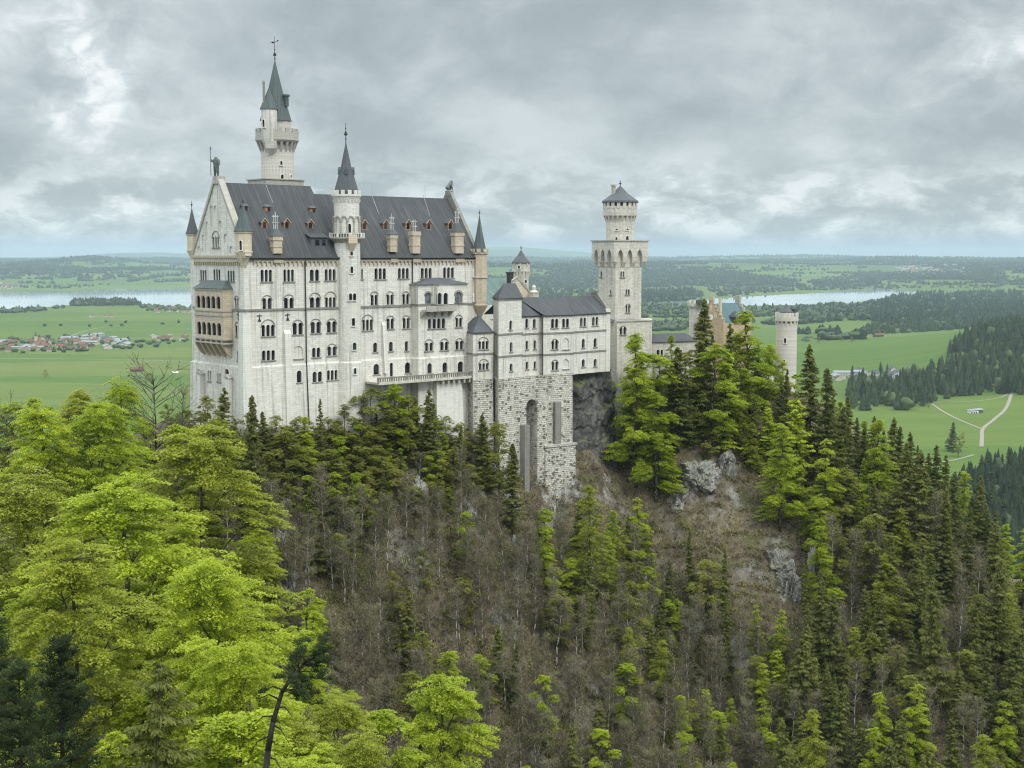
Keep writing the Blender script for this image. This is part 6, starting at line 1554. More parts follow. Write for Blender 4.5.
for i, (px, top, Y, lab) in enumerate(((20, 668, 70, 'dark needly pine in the bottom left corner'), (62, 640, 80, 'dark pine behind the corner pine, left of the foreground spruce'), (-6, 610, 92, 'dark pine cut by the left edge above the corner pine'))):
    p = P(px, 768, Y); h = 13.; put_tree(PP[i % 2], p.x, Y, Zp(top, Y) - h + .25, h, lab, group=None, name='pine_tree')

# ------------------------------------------------------------------ the woods on the slopes
BL = {'beech': 'bright spring-green beech among many of its kind covering the left slope', 'spruce': 'dark spruce standing among the bright beeches of the left slope', 'bare_tree': 'thin leafless tree between the bright beeches of the left slope'}
BG = {'beech': 'beeches of the left slope', 'spruce': 'spruces among the left beeches', 'bare_tree': 'leafless trees among the left beeches'}
zone([(-60, 440), (60, 440), (150, 440), (200, 470), (250, 560), (290, 650), (330, 740), (400, 900), (360, 1300), (-200, 1300), (-160, 600)], 150, [PB, PB, PB, PB, PB, PBS, PBS, PN, PB, PS], (14, 20), BL, BG, 55, 3.7, (.85, 1.1), 1)
CL = {'beech': 'bright yellow-green beech on the cliff directly under the palace', 'leafy': 'small olive-green tree on the cliff directly under the palace', 'spruce': 'small dark spruce on the cliff directly under the palace', 'bare_tree': 'thin budding tree on the cliff directly under the palace'}
CG = {'beech': 'bright beeches under the palace', 'leafy': 'olive trees under the palace', 'spruce': 'spruces under the palace', 'bare_tree': 'budding trees under the palace'}
zone([(190, 440), (245, 445), (330, 425), (420, 425), (480, 470), (470, 520), (380, 540), (290, 530), (230, 510)], 100, [PO, PO, PBS, PO, PBS, PO, PBS, PO, PN, PS], (6.5, 11), CL, CG, 150, 2.2, (1.0, 1.35), 2)
ML = {'bare_tree': 'slender leafless grey-brown tree in the bare wood on the gorge side', 'spruce': 'lone dark spruce within the bare brown wood of the gorge side', 'beech': 'bright yellow-green beech within the bare brown wood of the gorge side', 'leafy': 'sparse olive tree within the bare brown wood of the gorge side'}
MG = {'bare_tree': 'leafless trees of the gorge side', 'spruce': 'spruces of the gorge side', 'beech': 'bright beeches of the gorge side', 'leafy': 'olive trees of the gorge side'}
zone([(270, 560), (330, 530), (480, 520), (560, 560), (640, 600), (740, 640), (780, 760), (760, 900), (640, 960), (380, 960), (300, 700)], 310, [PN, PN, PN, PN, PN, PN, PN, PN, PN, PN, PN, PO, PBS, PBS, PS], (12, 19), ML, MG, 150, 1.9, (.85, 1.15), 3)
RL = {'spruce': 'dark spruce in the thick wood covering the right slope', 'bare_tree': 'leafless tree in the thick wood covering the right slope', 'beech': 'bright yellow-green beech in the thick wood covering the right slope', 'leafy': 'olive-green tree in the thick wood covering the right slope'}
RG = {'spruce': 'spruces of the right slope', 'bare_tree': 'leafless trees of the right slope', 'beech': 'bright beeches of the right slope', 'leafy': 'olive trees of the right slope'}
zone([(830, 500), (900, 545), (960, 580), (1060, 620), (1080, 960), (760, 960), (760, 760), (830, 700), (800, 620)], 165, [PS, PS, PS, PN, PN, PO, PO, PL], (12, 24), RL, RG, 150, 2.6, (.8, 1.1), 4)
KL = {'spruce': 'dark spruce on the steep bank under the gatehouse trees', 'bare_tree': 'budding tree on the steep bank under the gatehouse trees', 'beech': 'bright beech on the steep bank under the gatehouse trees', 'leafy': 'olive-green tree on the steep bank under the gatehouse trees'}
KG = {'spruce': 'spruces of the gatehouse bank', 'bare_tree': 'budding trees of the gatehouse bank', 'beech': 'bright beeches of the gatehouse bank', 'leafy': 'olive trees of the gatehouse bank'}
zone([(625, 400), (700, 415), (780, 420), (850, 470), (900, 540), (850, 560), (780, 480), (690, 470), (640, 480)], 40, [PS, PL, PO, PS, PL], (10, 17), KL, KG, 150, 3.0, (.8, 1.1), 5)
QL = {'spruce': 'dark spruce low on the brown slope between the two rocky gullies', 'bare_tree': 'leafless tree low on the brown slope between the two rocky gullies', 'beech': 'bright yellow-green beech low on the brown slope between the two rocky gullies', 'leafy': 'olive tree low on the brown slope between the two rocky gullies'}
QG = {'spruce': 'spruces between the gullies', 'bare_tree': 'leafless trees between the gullies', 'beech': 'bright beeches between the gullies', 'leafy': 'olive trees between the gullies'}
zone([(560, 540), (640, 560), (700, 640), (800, 660), (840, 720), (840, 900), (640, 900), (580, 640)], 75, [PN, PN, PS, PO, PL], (10, 18), QL, QG, 150, 2.6, (.8, 1.1), 6)

# ------------------------------------------------------------------ rock
def rock_blob(name, c, size, mat, seed, label, rot=0, cat='rock', sub=5, amp=.35, boxy=1.0):
    bm = bmesh.new(); bmesh.ops.create_icosphere(bm, subdivisions=sub, radius=1.0)
    co = np.array([v.co[:] for v in bm.verts]); n1 = fbm(co[:, 0] * 2 + seed * 7.3 + co[:, 2] * .7, co[:, 1] * 2 + co[:, 2] * 1.3, seed, 5); n2 = np.abs(fbm(co[:, 0] * 3 + 40 + co[:, 1], co[:, 2] * 1.6 + seed, seed + 5, 5)); n3 = fbm(co[:, 0] * 9 + co[:, 2] * 2, co[:, 1] * 9 + co[:, 2] * 3 + seed, seed + 9, 3)
    for v, a, b, d in zip(bm.verts, n1, n2, n3): v.co *= 1 + amp * a - amp * .9 * b + .07 * d
    if boxy != 1:
        for v in bm.verts: v.co = Vector([math.copysign(abs(c) ** boxy, c) for c in v.co])
    for v in bm.verts: v.co = Vector((v.co.x * size[0], v.co.y * size[1], v.co.z * size[2]))
    w = np.array([v.co[:] for v in bm.verts]); sm = min(1.0, min(size) / 4.0)
    d1 = 1 - 2 * np.abs(fbm(w[:, 0] / 5 + seed + w[:, 2] / 11, w[:, 2] / 9 - w[:, 1] / 5, seed + 2, 5)); d2 = fbm(w[:, 0] / 2.2 - w[:, 1] / 3, w[:, 2] / 1.5 + seed, seed + 4, 4); d3 = np.floor(3 * fbm(w[:, 0] / 9 + w[:, 1] / 7, w[:, 2] / 4.0 + w[:, 0] / 6, seed + 6, 3)) / 3
    for v, a, b, e in zip(bm.verts, d1, d2, d3):
        q = Vector((v.co.x / size[0], v.co.y / size[1], .25 * v.co.z / size[2])); q.normalize(); v.co += q * float((1.3 * a - 1.0 + .8 * b + 2.2 * e) * sm)
    me = bpy.data.meshes.new(name); bm.to_mesh(me); bm.free(); me.materials.append(M[mat]); o = link(bpy.data.objects.new(name, me)); o.location = c; o.rotation_euler = (0, 0, rot); return tag(o, label, cat)
def rock_wall(name, a, b, z0, z1, mat, seed, label, depth=7.0, ns=90, nz=150):
    """a cliff: closed solid whose face is broken into blocks, ledges and cracks; a, b are its ends (x, y)"""
    a = np.array(a); b = np.array(b); t = (b - a) / np.linalg.norm(b - a); n = np.array([t[1], -t[0]]); L = np.linalg.norm(b - a)
    S, Zz = np.meshgrid(np.linspace(0, L, ns), np.linspace(z0, z1, nz)); dn = z1 - Zz
    sk = S + dn * .35                                     # bedding planes lean
    blk = np.floor(4 * vnoise(sk / 4.5 + seed, Zz / 5.5 + sk / 9, seed)) / 4; d = .13 * dn + 1.7 * (blk - .5) * np.clip(dn / 3, 0, 1) + 1.0 * fbm(sk / 5, Zz / 6, seed + 1, 5) + .55 * fbm(sk / 1.4, Zz / 2.1, seed + 3, 4)
    d -= .9 * np.clip(1 - np.abs(fbm(sk / 4, Zz / 14, seed + 7, 3)) * 9, 0, 1)
    d += .55 * (np.floor(Zz / 3.7 + .6 * fbm(S / 3, Zz / 9, seed + 9, 2)) % 2) * np.clip(dn / 4, 0, 1); d -= 1.5
    edge = np.minimum(S, L - S); d -= 3.2 * np.exp(-edge / 1.1)
    F0 = np.stack([a[0] + t[0] * S + n[0] * d, a[1] + t[1] * S + n[1] * d, Zz + .35 * fbm(S / 2, Zz / 2, seed + 11, 3)], -1).reshape(-1, 3)
    B0 = np.stack([a[0] + t[0] * S - n[0] * depth, a[1] + t[1] * S - n[1] * depth, Zz], -1).reshape(-1, 3); V = np.concatenate([F0, B0]); N = ns * nz
    i = (np.arange(nz - 1)[:, None] * ns + np.arange(ns - 1)[None]).reshape(-1); f = [np.stack([i, i + 1, i + ns + 1, i + ns], 1), np.stack([i + N, i + ns + N, i + ns + 1 + N, i + 1 + N], 1)]
    k = np.arange(ns - 1); f.append(np.stack([k, k + N, k + 1 + N, k + 1], 1)); k2 = k + (nz - 1) * ns; f.append(np.stack([k2, k2 + 1, k2 + 1 + N, k2 + N], 1))
    m = np.arange(nz - 1) * ns; f.append(np.stack([m, m + ns, m + ns + N, m + N], 1)); m2 = m + ns - 1; f.append(np.stack([m2, m2 + N, m2 + ns + N, m2 + ns], 1))
    o = link(bpy.data.objects.new(name, np_mesh(name, V, np.concatenate(f), M[mat], smooth=False))); return tag(o, label, 'rock')
pa, pb = P(572.5, 400, 320.5), P(622, 400, 333)
rock_wall('wet_cliff', (pa.x, pa.y), (pb.x, pb.y), 136, ZB - .3, 'rock_dark', 3, 'dark wet vertical rock face with grassy ledges, right of the rubble substructure')
for i, (px, py, w, h, rot, mat, lab) in enumerate([
    (700, 478, 34, 30, .3, 'rock_pale', 'pale limestone outcrop below the great dark spruce'), (678, 505, 22, 22, .1, 'rock_pale', 'smaller pale outcrop left below the one under the great spruce'), (728, 470, 16, 24, .1, 'rock_pale', 'narrow pale rock right of the outcrop under the great spruce'),
    (415, 500, 22, 44, .5, 'rock_pale', 'tall pale crag below the terrace cliff edge'), (432, 455, 14, 34, .5, 'rock_pale', 'brown-grey crag under the white bastion'), (336, 470, 14, 26, .4, 'rock_pale', 'grey rock under the middle of the south front'), (518, 566, 11, 44, .4, 'rock_pale', 'narrow pale rock rib below the tall arch'), (415, 590, 14, 16, .4, 'rock_pale', 'small pale rock within the bare wood'),
    (792, 590, 24, 40, .2, 'rock_pale', 'broad pale cliff behind the vivid beech on the right slope'), (812, 570, 9, 42, .2, 'rock_pale', 'thin vertical pale rock on the right slope'), (832, 640, 16, 34, .2, 'rock_pale', 'pale rock with reddish foot on the right slope'), (775, 560, 18, 18, .2, 'rock_pale', 'rounded pale rock above the broad right cliff'), (722, 745, 18, 24, .2, 'rock_pale', 'pale rock at the bottom edge below the slope spruces'), (290, 590, 12, 22, .2, 'rock_pale', 'pale rock at the edge of the left beeches'), (496, 628, 8, 12, .2, 'rock_pale', 'tiny pale rock deep in the bare wood')]):
    H = ground_hit([px], [py + h * .3], 150)[0]
    if np.isfinite(H[0]):
        k = H[1] / FPX; rock_blob('rock_outcrop', (H[0], H[1] + w * k * .25, H[2] + h * .18 * k), (w * k * .60, w * k * .52, h * k * .66), mat, 20 + i, lab, rot + i, sub=6, amp=.62, boxy=.75)

# brush, saplings and ledge grass nobody could count
def scatter(name, poly, n, mat, size, hgt, seed, ymin=150, per=9, tiltn=.8):
    rr = np.random.default_rng(seed); xs = [p[0] for p in poly]; ys = [p[1] for p in poly]; px = rr.uniform(min(xs), max(xs), n); py = rr.uniform(min(ys), max(ys), n); m = np.array([inpoly(poly, a, b) for a, b in zip(px, py)]); H = ground_hit(px[m], py[m], ymin); H = H[np.isfinite(H[:, 0]) & (H[:, 1] < 480)]
    nn = len(H) * per; c = np.repeat(H, per, 0) + np.stack([rr.normal(0, .55, nn), rr.normal(0, .55, nn), np.abs(rr.normal(0, hgt, nn))], 1); a, b = rand_axes(rr, nn, size, tiltn, .55); V, F = leaf_arrays(c, a, b)
    o = link(bpy.data.objects.new(name, np_mesh(name, V, F, mat, np.clip(rr.normal(.45, .25, nn), 0, 1), smooth=False))); o['kind'] = 'stuff'; return o
scatter('undergrowth', [(180, 420), (500, 420), (640, 480), (860, 440), (1060, 600), (1060, 800), (250, 800)], 17000, M['brush'], .20, .8, 71)
scatter('undergrowth', [(180, 420), (480, 430), (640, 500), (860, 450), (1060, 620), (1060, 800), (400, 800), (250, 560)], 5500, M['leaf_olive'], .20, .9, 72)
# ------------------------------------------------------------------ the valley: woods, villages, people
def simple_house(name, w, l, h, rh, wallm, roofm, chim=True, porch=False):
    """low detached house: returns meshes of wall and roof (ridge along local x)"""
    a = MB(); a.loft([[(-l / 2, -w / 2, -2), (l / 2, -w / 2, -2), (l / 2, w / 2, -2), (-l / 2, w / 2, -2)], [(-l / 2, -w / 2, h), (l / 2, -w / 2, h), (l / 2, w / 2, h), (-l / 2, w / 2, h)]])
    for s in (-1, 1): a.poly([(s * l / 2, -w / 2 * s, h), (s * l / 2, w / 2 * s, h), (s * l / 2, 0, h + rh)])
    r = MB(); o = .7
    for s in (-1, 1):
        q = [(-l / 2 - o, s * (w / 2 + o), h - rh * o / (w / 2)), (l / 2 + o, s * (w / 2 + o), h - rh * o / (w / 2)), (l / 2 + o, 0, h + rh + .1), (-l / 2 - o, 0, h + rh + .1)]
        r.poly(q if s < 0 else q[::-1]); q2 = [(x, y, z - .3) for x, y, z in q]; r.poly(q2[::-1] if s < 0 else q2)
        r.poly([q[0], q2[0], q2[1], q[1]]); 
        for e in (0, 1): r.poly([q[e], q[3 - e], q2[3 - e], q2[e]])
    if chim: r.box(l * .18 - .5, l * .18 + .5, -.5, .5, h + rh * .5, h + rh + 1.3)
    d = MB()
    for x in np.arange(-l / 2 + 1.6, l / 2 - 1, 2.8):
        for z in ((1.0,) if h < 4 else (1.0, 3.9)):
            for s in (-1, 1): d.box(x - .5, x + .5, s * (w / 2 + .02) - .04, s * (w / 2 + .02) + .04, z, z + 1.4)
    return a.mesh('wall', M[wallm]), r.mesh('roof', M[roofm]), d.mesh('window', M['glass'])
HK = {'red': simple_house('h', 10, 13, 5.8, 4.0, 'plaster', 'roof_red'), 'brown': simple_house('h', 11, 15, 5.6, 4.2, 'plaster', 'roof_brown'), 'grey': simple_house('h', 18, 34, 6.0, 2.6, 'plaster', 'roof_grey', False), 'barn': simple_house('h', 14, 24, 5.0, 4.0, 'timber', 'roof_brown', False), 'slate': simple_house('h', 11, 16, 5.6, 3.6, 'plaster', 'roof_slate'), 'hall': simple_house('h', 22, 60, 7, 3, 'plaster', 'roof_grey', False)}
def put_house(kind, x, y, rz, label, group, sc=1.0, cat='house'):
    z = float(terrain(np.array([x]), np.array([y]))[0]); e = bpy.data.objects.new('hall' if kind in ('hall', 'grey') else 'barn' if kind == 'barn' else 'house', None); link(e); e.location = (x, y, max(z, 0)); e.rotation_euler = (0, 0, rz); e.scale = (sc,) * 3
    tag(e, label, cat, group)
    for nm, me in zip(('wall', 'roof', 'window'), HK[kind]): link(bpy.data.objects.new(nm, me), e)
    return e
def village(poly, n, kinds, lab, grp, seed, ymin=900, sc=.85, mind=13):
    rr = np.random.default_rng(seed); xs = [p[0] for p in poly]; ys = [p[1] for p in poly]; got = []; out = []
    for _ in range(n * 40):
        if len(got) >= n: break
        a, b = rr.uniform(min(xs), max(xs)), rr.uniform(min(ys), max(ys))
        if not inpoly(poly, a, b): continue
        if ymin < 8000: q = plain(a, b); x, y = q.x, q.y
        else:
            H = ground_hit([a], [b], ymin, 40000)[0]
            if not np.isfinite(H[0]): continue
            x, y = H[0], H[1]
        if any((x - c) ** 2 + (y - d) ** 2 < mind ** 2 for c, d in got): continue
        got.append((x, y)); k = kinds[int(rr.integers(0, len(kinds)))]
        out.append(put_house(k, x, y, rr.choice([0.2, 1.77]) + rr.normal(0, .2), lab[k], grp + ' with ' + {'red': 'red roofs', 'brown': 'brown roofs', 'grey': 'grey sheet roofs', 'barn': 'timber walls', 'slate': 'dark slate roofs', 'hall': 'long grey roofs'}[k], sc * rr.uniform(.85, 1.25)))
    return out
def labs(where): return {'red': 'white house with red tiled roof in ' + where, 'brown': 'white house with brown roof in ' + where, 'grey': 'hall with pale grey sheet roof in ' + where, 'barn': 'brown timber barn in ' + where, 'slate': 'white house with dark roof in ' + where, 'hall': 'long hall with pale grey roof in ' + where}
village([(-25, 343), (40, 341), (85, 337.5), (112, 341), (126, 346), (100, 350), (40, 352), (-25, 353.5)], 78, ['red', 'red', 'red', 'brown', 'brown', 'grey', 'barn', 'slate'], labs('the village on the green plain'), 'village houses', 11)
village([(75, 336.5), (104, 336.5), (120, 342), (128, 347.5), (95, 347.5)], 7, ['hall'], labs('the village on the green plain'), 'village houses', 12, mind=60)
village([(150, 337), (187, 336.5), (187, 341), (152, 341.5)], 11, ['grey', 'red', 'brown'], labs('the hamlet left of the west front'), 'hamlet houses', 13)
village([(150, 307.8), (200, 308.5), (200, 313.5), (152, 313)], 26, ['red', 'red', 'brown'], labs('the hamlet on the near lake shore'), 'lake shore houses', 14)
village([(90, 315.5), (112, 315.5), (112, 317.5), (90, 317.5)], 4, ['red'], labs('the lone farm below the wooded lake spit'), 'farm houses', 15)
village([(832, 377.5), (866, 377), (906, 378), (906, 384), (870, 385), (832, 383)], 12, ['grey', 'slate', 'brown', 'slate'], labs('the hamlet right of the tall ridge spruces'), 'right hamlet houses', 16, mind=24)
village([(895, 266), (962, 265), (966, 275), (905, 276)], 44, ['red', 'grey', 'slate', 'brown'], labs('the town beyond the right lake'), 'town houses', 17, 8600, 2.0, 60)
village([(650, 267), (705, 267), (700, 273), (655, 272)], 14, ['red', 'slate', 'grey'], labs('the village on the hills behind the gatehouse'), 'hill village houses', 18, 8600, 1.9, 60)
village([(-20, 284), (24, 284), (24, 289), (-20, 289.5)], 16, ['red', 'brown', 'slate'], labs('the village on the far left lake shore'), 'far shore houses', 19, 8000, 1.4, 50)
p = plain(137, 371.5); put_house('barn', p.x, p.y, .4, 'small dark field barn alone in the meadow left of the palace', None, .9, 'barn')
p = plain(878, 343.5); put_house('barn', p.x, p.y, .4, 'small dark barn alone in the right meadow', None, .9, 'barn')
p = plain(1010, 336); put_house('barn', p.x, p.y, .4, 'small dark barn at the edge of the right wood', None, .7, 'barn')
# village church tower
p = plain(36, 345); ch = bpy.data.objects.new('church', None); link(ch); ch.location = p; tag(ch, 'slim white church tower with pointed roof in the village on the green plain', 'church')
mb = MB(); mb.box(-2.6, 2.6, -2.6, 2.6, -1, 20); a = bpy.data.objects.new('tower', mb.mesh('tower', M['plaster'])); link(a, ch)
mb = MB(); mb.lathe(0, 0, [(3.6, 20), (2.2, 23.5), (.1, 33)], 8, .39); link(bpy.data.objects.new('spire', mb.mesh('spire', M['roof_slate'])), ch)
mb = MB(); mb.box(2.6, 18, -4.5, 4.5, -1, 8); link(bpy.data.objects.new('nave', mb.mesh('nave', M['plaster'])), ch)
mb = MB(); mb.loft([[(2.4, -5, 8.002), (18.4, -5, 8.002), (18.4, 5, 8.002), (2.4, 5, 8.002)], [(2.4, -.1, 13), (17, -.1, 13), (17, .1, 13), (2.4, .1, 13)]]); link(bpy.data.objects.new('roof', mb.mesh('roof', M['roof_red'])), ch)
# white hut at the path junction
p = plain(975.5, 414.5); hu = bpy.data.objects.new('field_hut', None); link(hu); hu.location = p; hu.rotation_euler = (0, 0, .25); tag(hu, 'white hut with tilted pale roof and dark openings by the fork of the gravel paths', 'hut')
mb = MB(); mb.box(-9.5, 2.2, -3.5, 3.5, -.5, 5.0); link(bpy.data.objects.new('wall', mb.mesh('wall', M['white'])), hu)
mb = MB(); mb.box(2.2, 8.5, -3.2, 3.2, -.5, 5.0); link(bpy.data.objects.new('wing', mb.mesh('wing', M['timber'])), hu)
mb = MB(); mb.loft([[(-10.5, -4.4, 5.0), (9.5, -4.4, 6.4), (9.5, 4.4, 7.2), (-10.5, 4.4, 5.8)], [(-10.5, -4.4, 5.4), (9.5, -4.4, 6.8), (9.5, 4.4, 7.6), (-10.5, 4.4, 6.2)]]); link(bpy.data.objects.new('roof', mb.mesh('roof', M['roof_grey'])), hu)
for x in (-7.5, -4.0, -1.0): mb = MB(); mb.box(x - .95, x + .95, -3.56, -3.45, .4, 3.8); link(bpy.data.objects.new('door', mb.mesh('door', M['glass'])), hu)
q = [plain(*c) for c in ((171.5, 371.6), (174, 373.2), (178.5, 373.0), (178, 371.2), (175, 372.2))]
sheet('path', [(c.x, c.y) for c in q], .4, M['white'])

# individual valley trees
VS = [make_spruce(s, h=24, R=r, dens=.42, sz=2.1) for s, r in ((81, 6.4), (82, 5.6), (83, 7.0))]
VB = [make_beech(s, h=16, R=r, base=.1, nclus=60, per=45, size=.62, mat='leaf_olive') for s, r in ((84, 5.2), (85, 6.0))]
for pr in VS: pr.crown.materials.clear(); pr.crown.materials.append(M['far_tree'])
def vtree(px, py, pr, h, label, group=None, sq=1.0):
    H = ground_hit([px], [py], 700, 6000)[0]
    if np.isfinite(H[0]): return put_tree(pr, H[0], H[1], H[2], h, label, group=group, wide=sq)
def vzone(poly, n, kinds, hr, lab, grp, seed, mind=5.5):
    rr = np.random.default_rng(seed); xs = [p[0] for p in poly]; ys = [p[1] for p in poly]; px = rr.uniform(min(xs), max(xs), n * 5); py = rr.uniform(min(ys), max(ys), n * 5); m = np.array([inpoly(poly, a, b) for a, b in zip(px, py)]); H = ground_hit(px[m], py[m], 700, 6000); got = 0
    for x, y, z in H:
        if got >= n: break
        if not np.isfinite(x) or any((x - a) ** 2 + (y - b) ** 2 < mind ** 2 for a, b in TREES[-n:]): continue
        k = kinds[int(rr.integers(0, len(kinds)))]; put_tree(k, x, y, z, rr.uniform(*hr) * (k.h / 24), lab[k.name], group=grp[k.name], wide=rr.uniform(.85, 1.15)); got += 1
def VL(w): return {'spruce': 'dark conifer of ' + w, 'beech': 'pale leafy tree of ' + w}
def VG(w): return {'spruce': 'conifers of ' + w, 'beech': 'leafy trees of ' + w}
vzone([(845, 399), (852, 386), (900, 381), (935, 372), (965, 360), (1000, 352), (1040, 360), (1040, 403), (1000, 396), (962, 399), (935, 406), (905, 412), (870, 416), (850, 413)], 45, [VS[0], VS[1], VS[2], VS[0], VS[1], VB[0]], (24, 32), VL('the valley wood behind the path fork'), VG('the valley wood behind the path fork'), 91)
vzone([(946, 512), (962, 490), (985, 474), (1050, 472), (1050, 560), (970, 540)], 75, [VS[0], VS[1], VS[2]], (22, 30), VL('the dark wood in front of the path fork'), VG('the dark wood in front of the path fork'), 92)
for px, py, k, h, lab in ((951, 452, VS[0], 31, 'single dark conifer beside the pale bush in the meadow'), (958, 458, VB[0], 22, 'pale round bush beside the single conifer in the meadow'), (963, 440, VB[1], 8, 'small round bush above the pale bush in the meadow'), (929, 409, VB[0], 9, 'low bush at the left end of the gravel path'),
    (906, 388, VS[1], 26, 'lone dark spruce behind the right hamlet'), (918, 384, VS[0], 18, 'small spruce beside the right hamlet'), (881, 374, VS[0], 20, 'single conifer in the meadow above the right hamlet'), (887, 374, VS[1], 16, 'smaller conifer next to the single one above the right hamlet'), (46, 379, VB[0], 15, 'single round tree alone in the left meadow'), (852, 343, VB[1], 14, 'single tree in the right meadow'), (950, 355, VS[2], 26, 'single spruce at the edge of the right hill wood'),
    (841, 342, VB[0], 14, 'first of the leafy trees along the right meadow edge'), (818, 344, VB[1], 16, 'leafy tree beside the round gate tower in the far meadow'), (856, 337, VB[1], 15, 'leafy tree at the end of the meadow tree row')): vtree(px, py, k, h, lab)

# the far woods: one mass per wood, each tree a small tapered crown
def far_mass(name, pts, hs, wid, seed, leafy=.25):
    rr = np.random.default_rng(seed); n = len(pts); V = []; k = 6; ang = np.arange(k) * 2 * np.pi / k
    prof_c = np.array([(.75, .03), (1.05, .14), (.66, .30), (.84, .36), (.48, .54), (.60, .60), (.28, .78), (.34, .82), (.02, 1.0)]); prof_b = np.array([(.5, .05), (.85, .15), (1.0, .30), (1.15, .42), (1.1, .58), (1.0, .70), (.75, .84), (.4, .94), (.03, 1.0)])
    isb = rr.uniform(0, 1, n) < leafy
    pr = np.where(isb[:, None, None], prof_b[None], prof_c[None]); m = pr.shape[1]
    w = wid * rr.uniform(.8, 1.25, n) * np.where(isb, 1.25, 1.0); h = hs * rr.uniform(.7, 1.2, n) * np.where(isb, .75, 1.0)
    jit = rr.uniform(.72, 1.28, (n, m, k)); a = ang[None, None, :] + rr.uniform(0, 6, (n, 1, 1))
    r = pr[:, :, 0, None] * w[:, None, None] * jit
    X = pts[:, 0, None, None] + r * np.cos(a); Y = pts[:, 1, None, None] + r * np.sin(a); Z = pts[:, 2, None, None] + (pr[:, :, 1, None] + rr.normal(0, .025, (n, m, k))) * h[:, None, None]
    V = np.stack([X, Y, Z], -1).reshape(-1, 3)
    i = np.arange(m - 1)[:, None] * k; j = np.arange(k)[None]; f = np.stack([i + j, i + (j + 1) % k, i + k + (j + 1) % k, i + k + j], -1).reshape(-1, 4)
    F = (f[None] + (np.arange(n) * m * k)[:, None, None]).reshape(-1, 4); tint = np.repeat(np.clip(rr.normal(.25, .15, n) + np.where(isb, .45, 0), 0, 1), len(f))
    o = link(bpy.data.objects.new(name, np_mesh(name, V, F, M['far_tree'], tint, smooth=False))); o['kind'] = 'stuff'; return o
def mass_px(name, poly, n, h, w, seed, leafy=.25, ymin=700, hilly=False):
    rr = np.random.default_rng(seed); xs = [p[0] for p in poly]; ys = [p[1] for p in poly]; px = rr.uniform(min(xs), max(xs), n * 3); py = rr.uniform(min(ys), max(ys), n * 3); m = np.array([inpoly(poly, a, b) for a, b in zip(px, py)]); px, py = px[m][:n], py[m][:n]
    if hilly: H = ground_hit(px, py, ymin, 40000); H = H[np.isfinite(H[:, 0])]
    else: H = np.array([tuple(plain(a, b)) for a, b in zip(px, py)])
    far_mass(name, H, h, w, seed, leafy)
mass_px('woods', [(74, 303), (133, 302.5), (141, 305.5), (70, 306.2)], 300, 25, 8, 101, .25)
mass_px('woods', [(-10, 311.5), (30, 309), (60, 308), (70, 307), (60, 309.5), (20, 313), (-10, 314)], 60, 17, 8, 102, .8)
mass_px('woods', [(140, 306), (200, 308), (200, 312), (145, 311)], 60, 17, 7, 103, .8)
mass_px('woods', [(-10, 338), (60, 336), (130, 339), (150, 341), (190, 340), (190, 345), (130, 349), (60, 353), (-10, 354)], 120, 11, 4.5, 104, .85)
mass_px('woods', [(30, 318), (180, 318), (180, 330), (30, 331)], 9, 11, 4, 105, .9)
mass_px('woods', [(640, 292.5), (690, 290), (705, 296), (690, 301), (640, 303)], 380, 26, 9, 106, .15)
mass_px('woods', [(640, 305), (700, 306), (790, 308), (880, 302), (880, 311), (800, 316), (700, 318), (640, 318)], 420, 19, 8, 107, .6)
mass_px('woods', [(640, 324), (700, 323), (700, 330), (640, 332)], 160, 18, 7, 108, .6)
mass_px('woods', [(797, 310), (880, 306), (880, 318), (797, 325)], 240, 22, 7, 109, .45)
mass_px('woods', [(803, 340), (845, 336), (868, 331), (870, 337), (845, 344), (803, 347)], 60, 14, 6, 110, .85)
mass_px('woods', [(874, 306), (890, 298), (925, 294), (1060, 292), (1060, 324), (970, 327), (905, 326), (866, 321)], 1900, 27, 8, 111, .10)
mass_px('woods', [(858, 336), (868, 329), (930, 325), (1010, 319), (1000, 325), (940, 332), (875, 339)], 420, 23, 7, 112, .12)
mass_px('woods', [(950, 356), (970, 340), (1000, 326), (1060, 312), (1060, 364), (1000, 354)], 700, 27, 6, 113, .08, 900, True)
mass_px('woods', [(847, 399), (852, 388), (900, 383), (935, 374), (965, 361), (1000, 353), (1060, 360), (1060, 403), (1012, 396), (1000, 394), (962, 397), (935, 404), (905, 412), (870, 414), (850, 411)], 400, 26, 5.2, 115, .10, 900, True)
mass_px('woods', [(950, 512), (964, 490), (985, 475), (1060, 472), (1060, 620), (970, 550)], 420, 25, 4.6, 116, .05, 700, True)
mass_px('woods', [(476, 318), (640, 318), (640, 335), (476, 335)], 120, 18, 7, 114, .6)
# far hills beyond the lakes: woods follow a patchy mask
rr = np.random.default_rng(120); n = 110000; px = rr.uniform(-40, 1064, n); Yd = 1.0 / rr.uniform(1 / 26000., 1 / 8450., n); X = (px - 512) / FPX * Yd
msk = fbm(X / 1100 + 9, Yd / 1500 + 3, 131, 6, .6) + .05 + .10 * sstep(480, 600, px) * sstep(700, 640, px) > -.02
keep = msk & (rr.uniform(0, 1, n) < .55); X, Yd = X[keep], Yd[keep]; Z = terrain(X, Yd); m2 = Z > 1.5
far_mass('woods', np.stack([X, Yd, Z], 1)[m2], 26, 17, 121, .12)
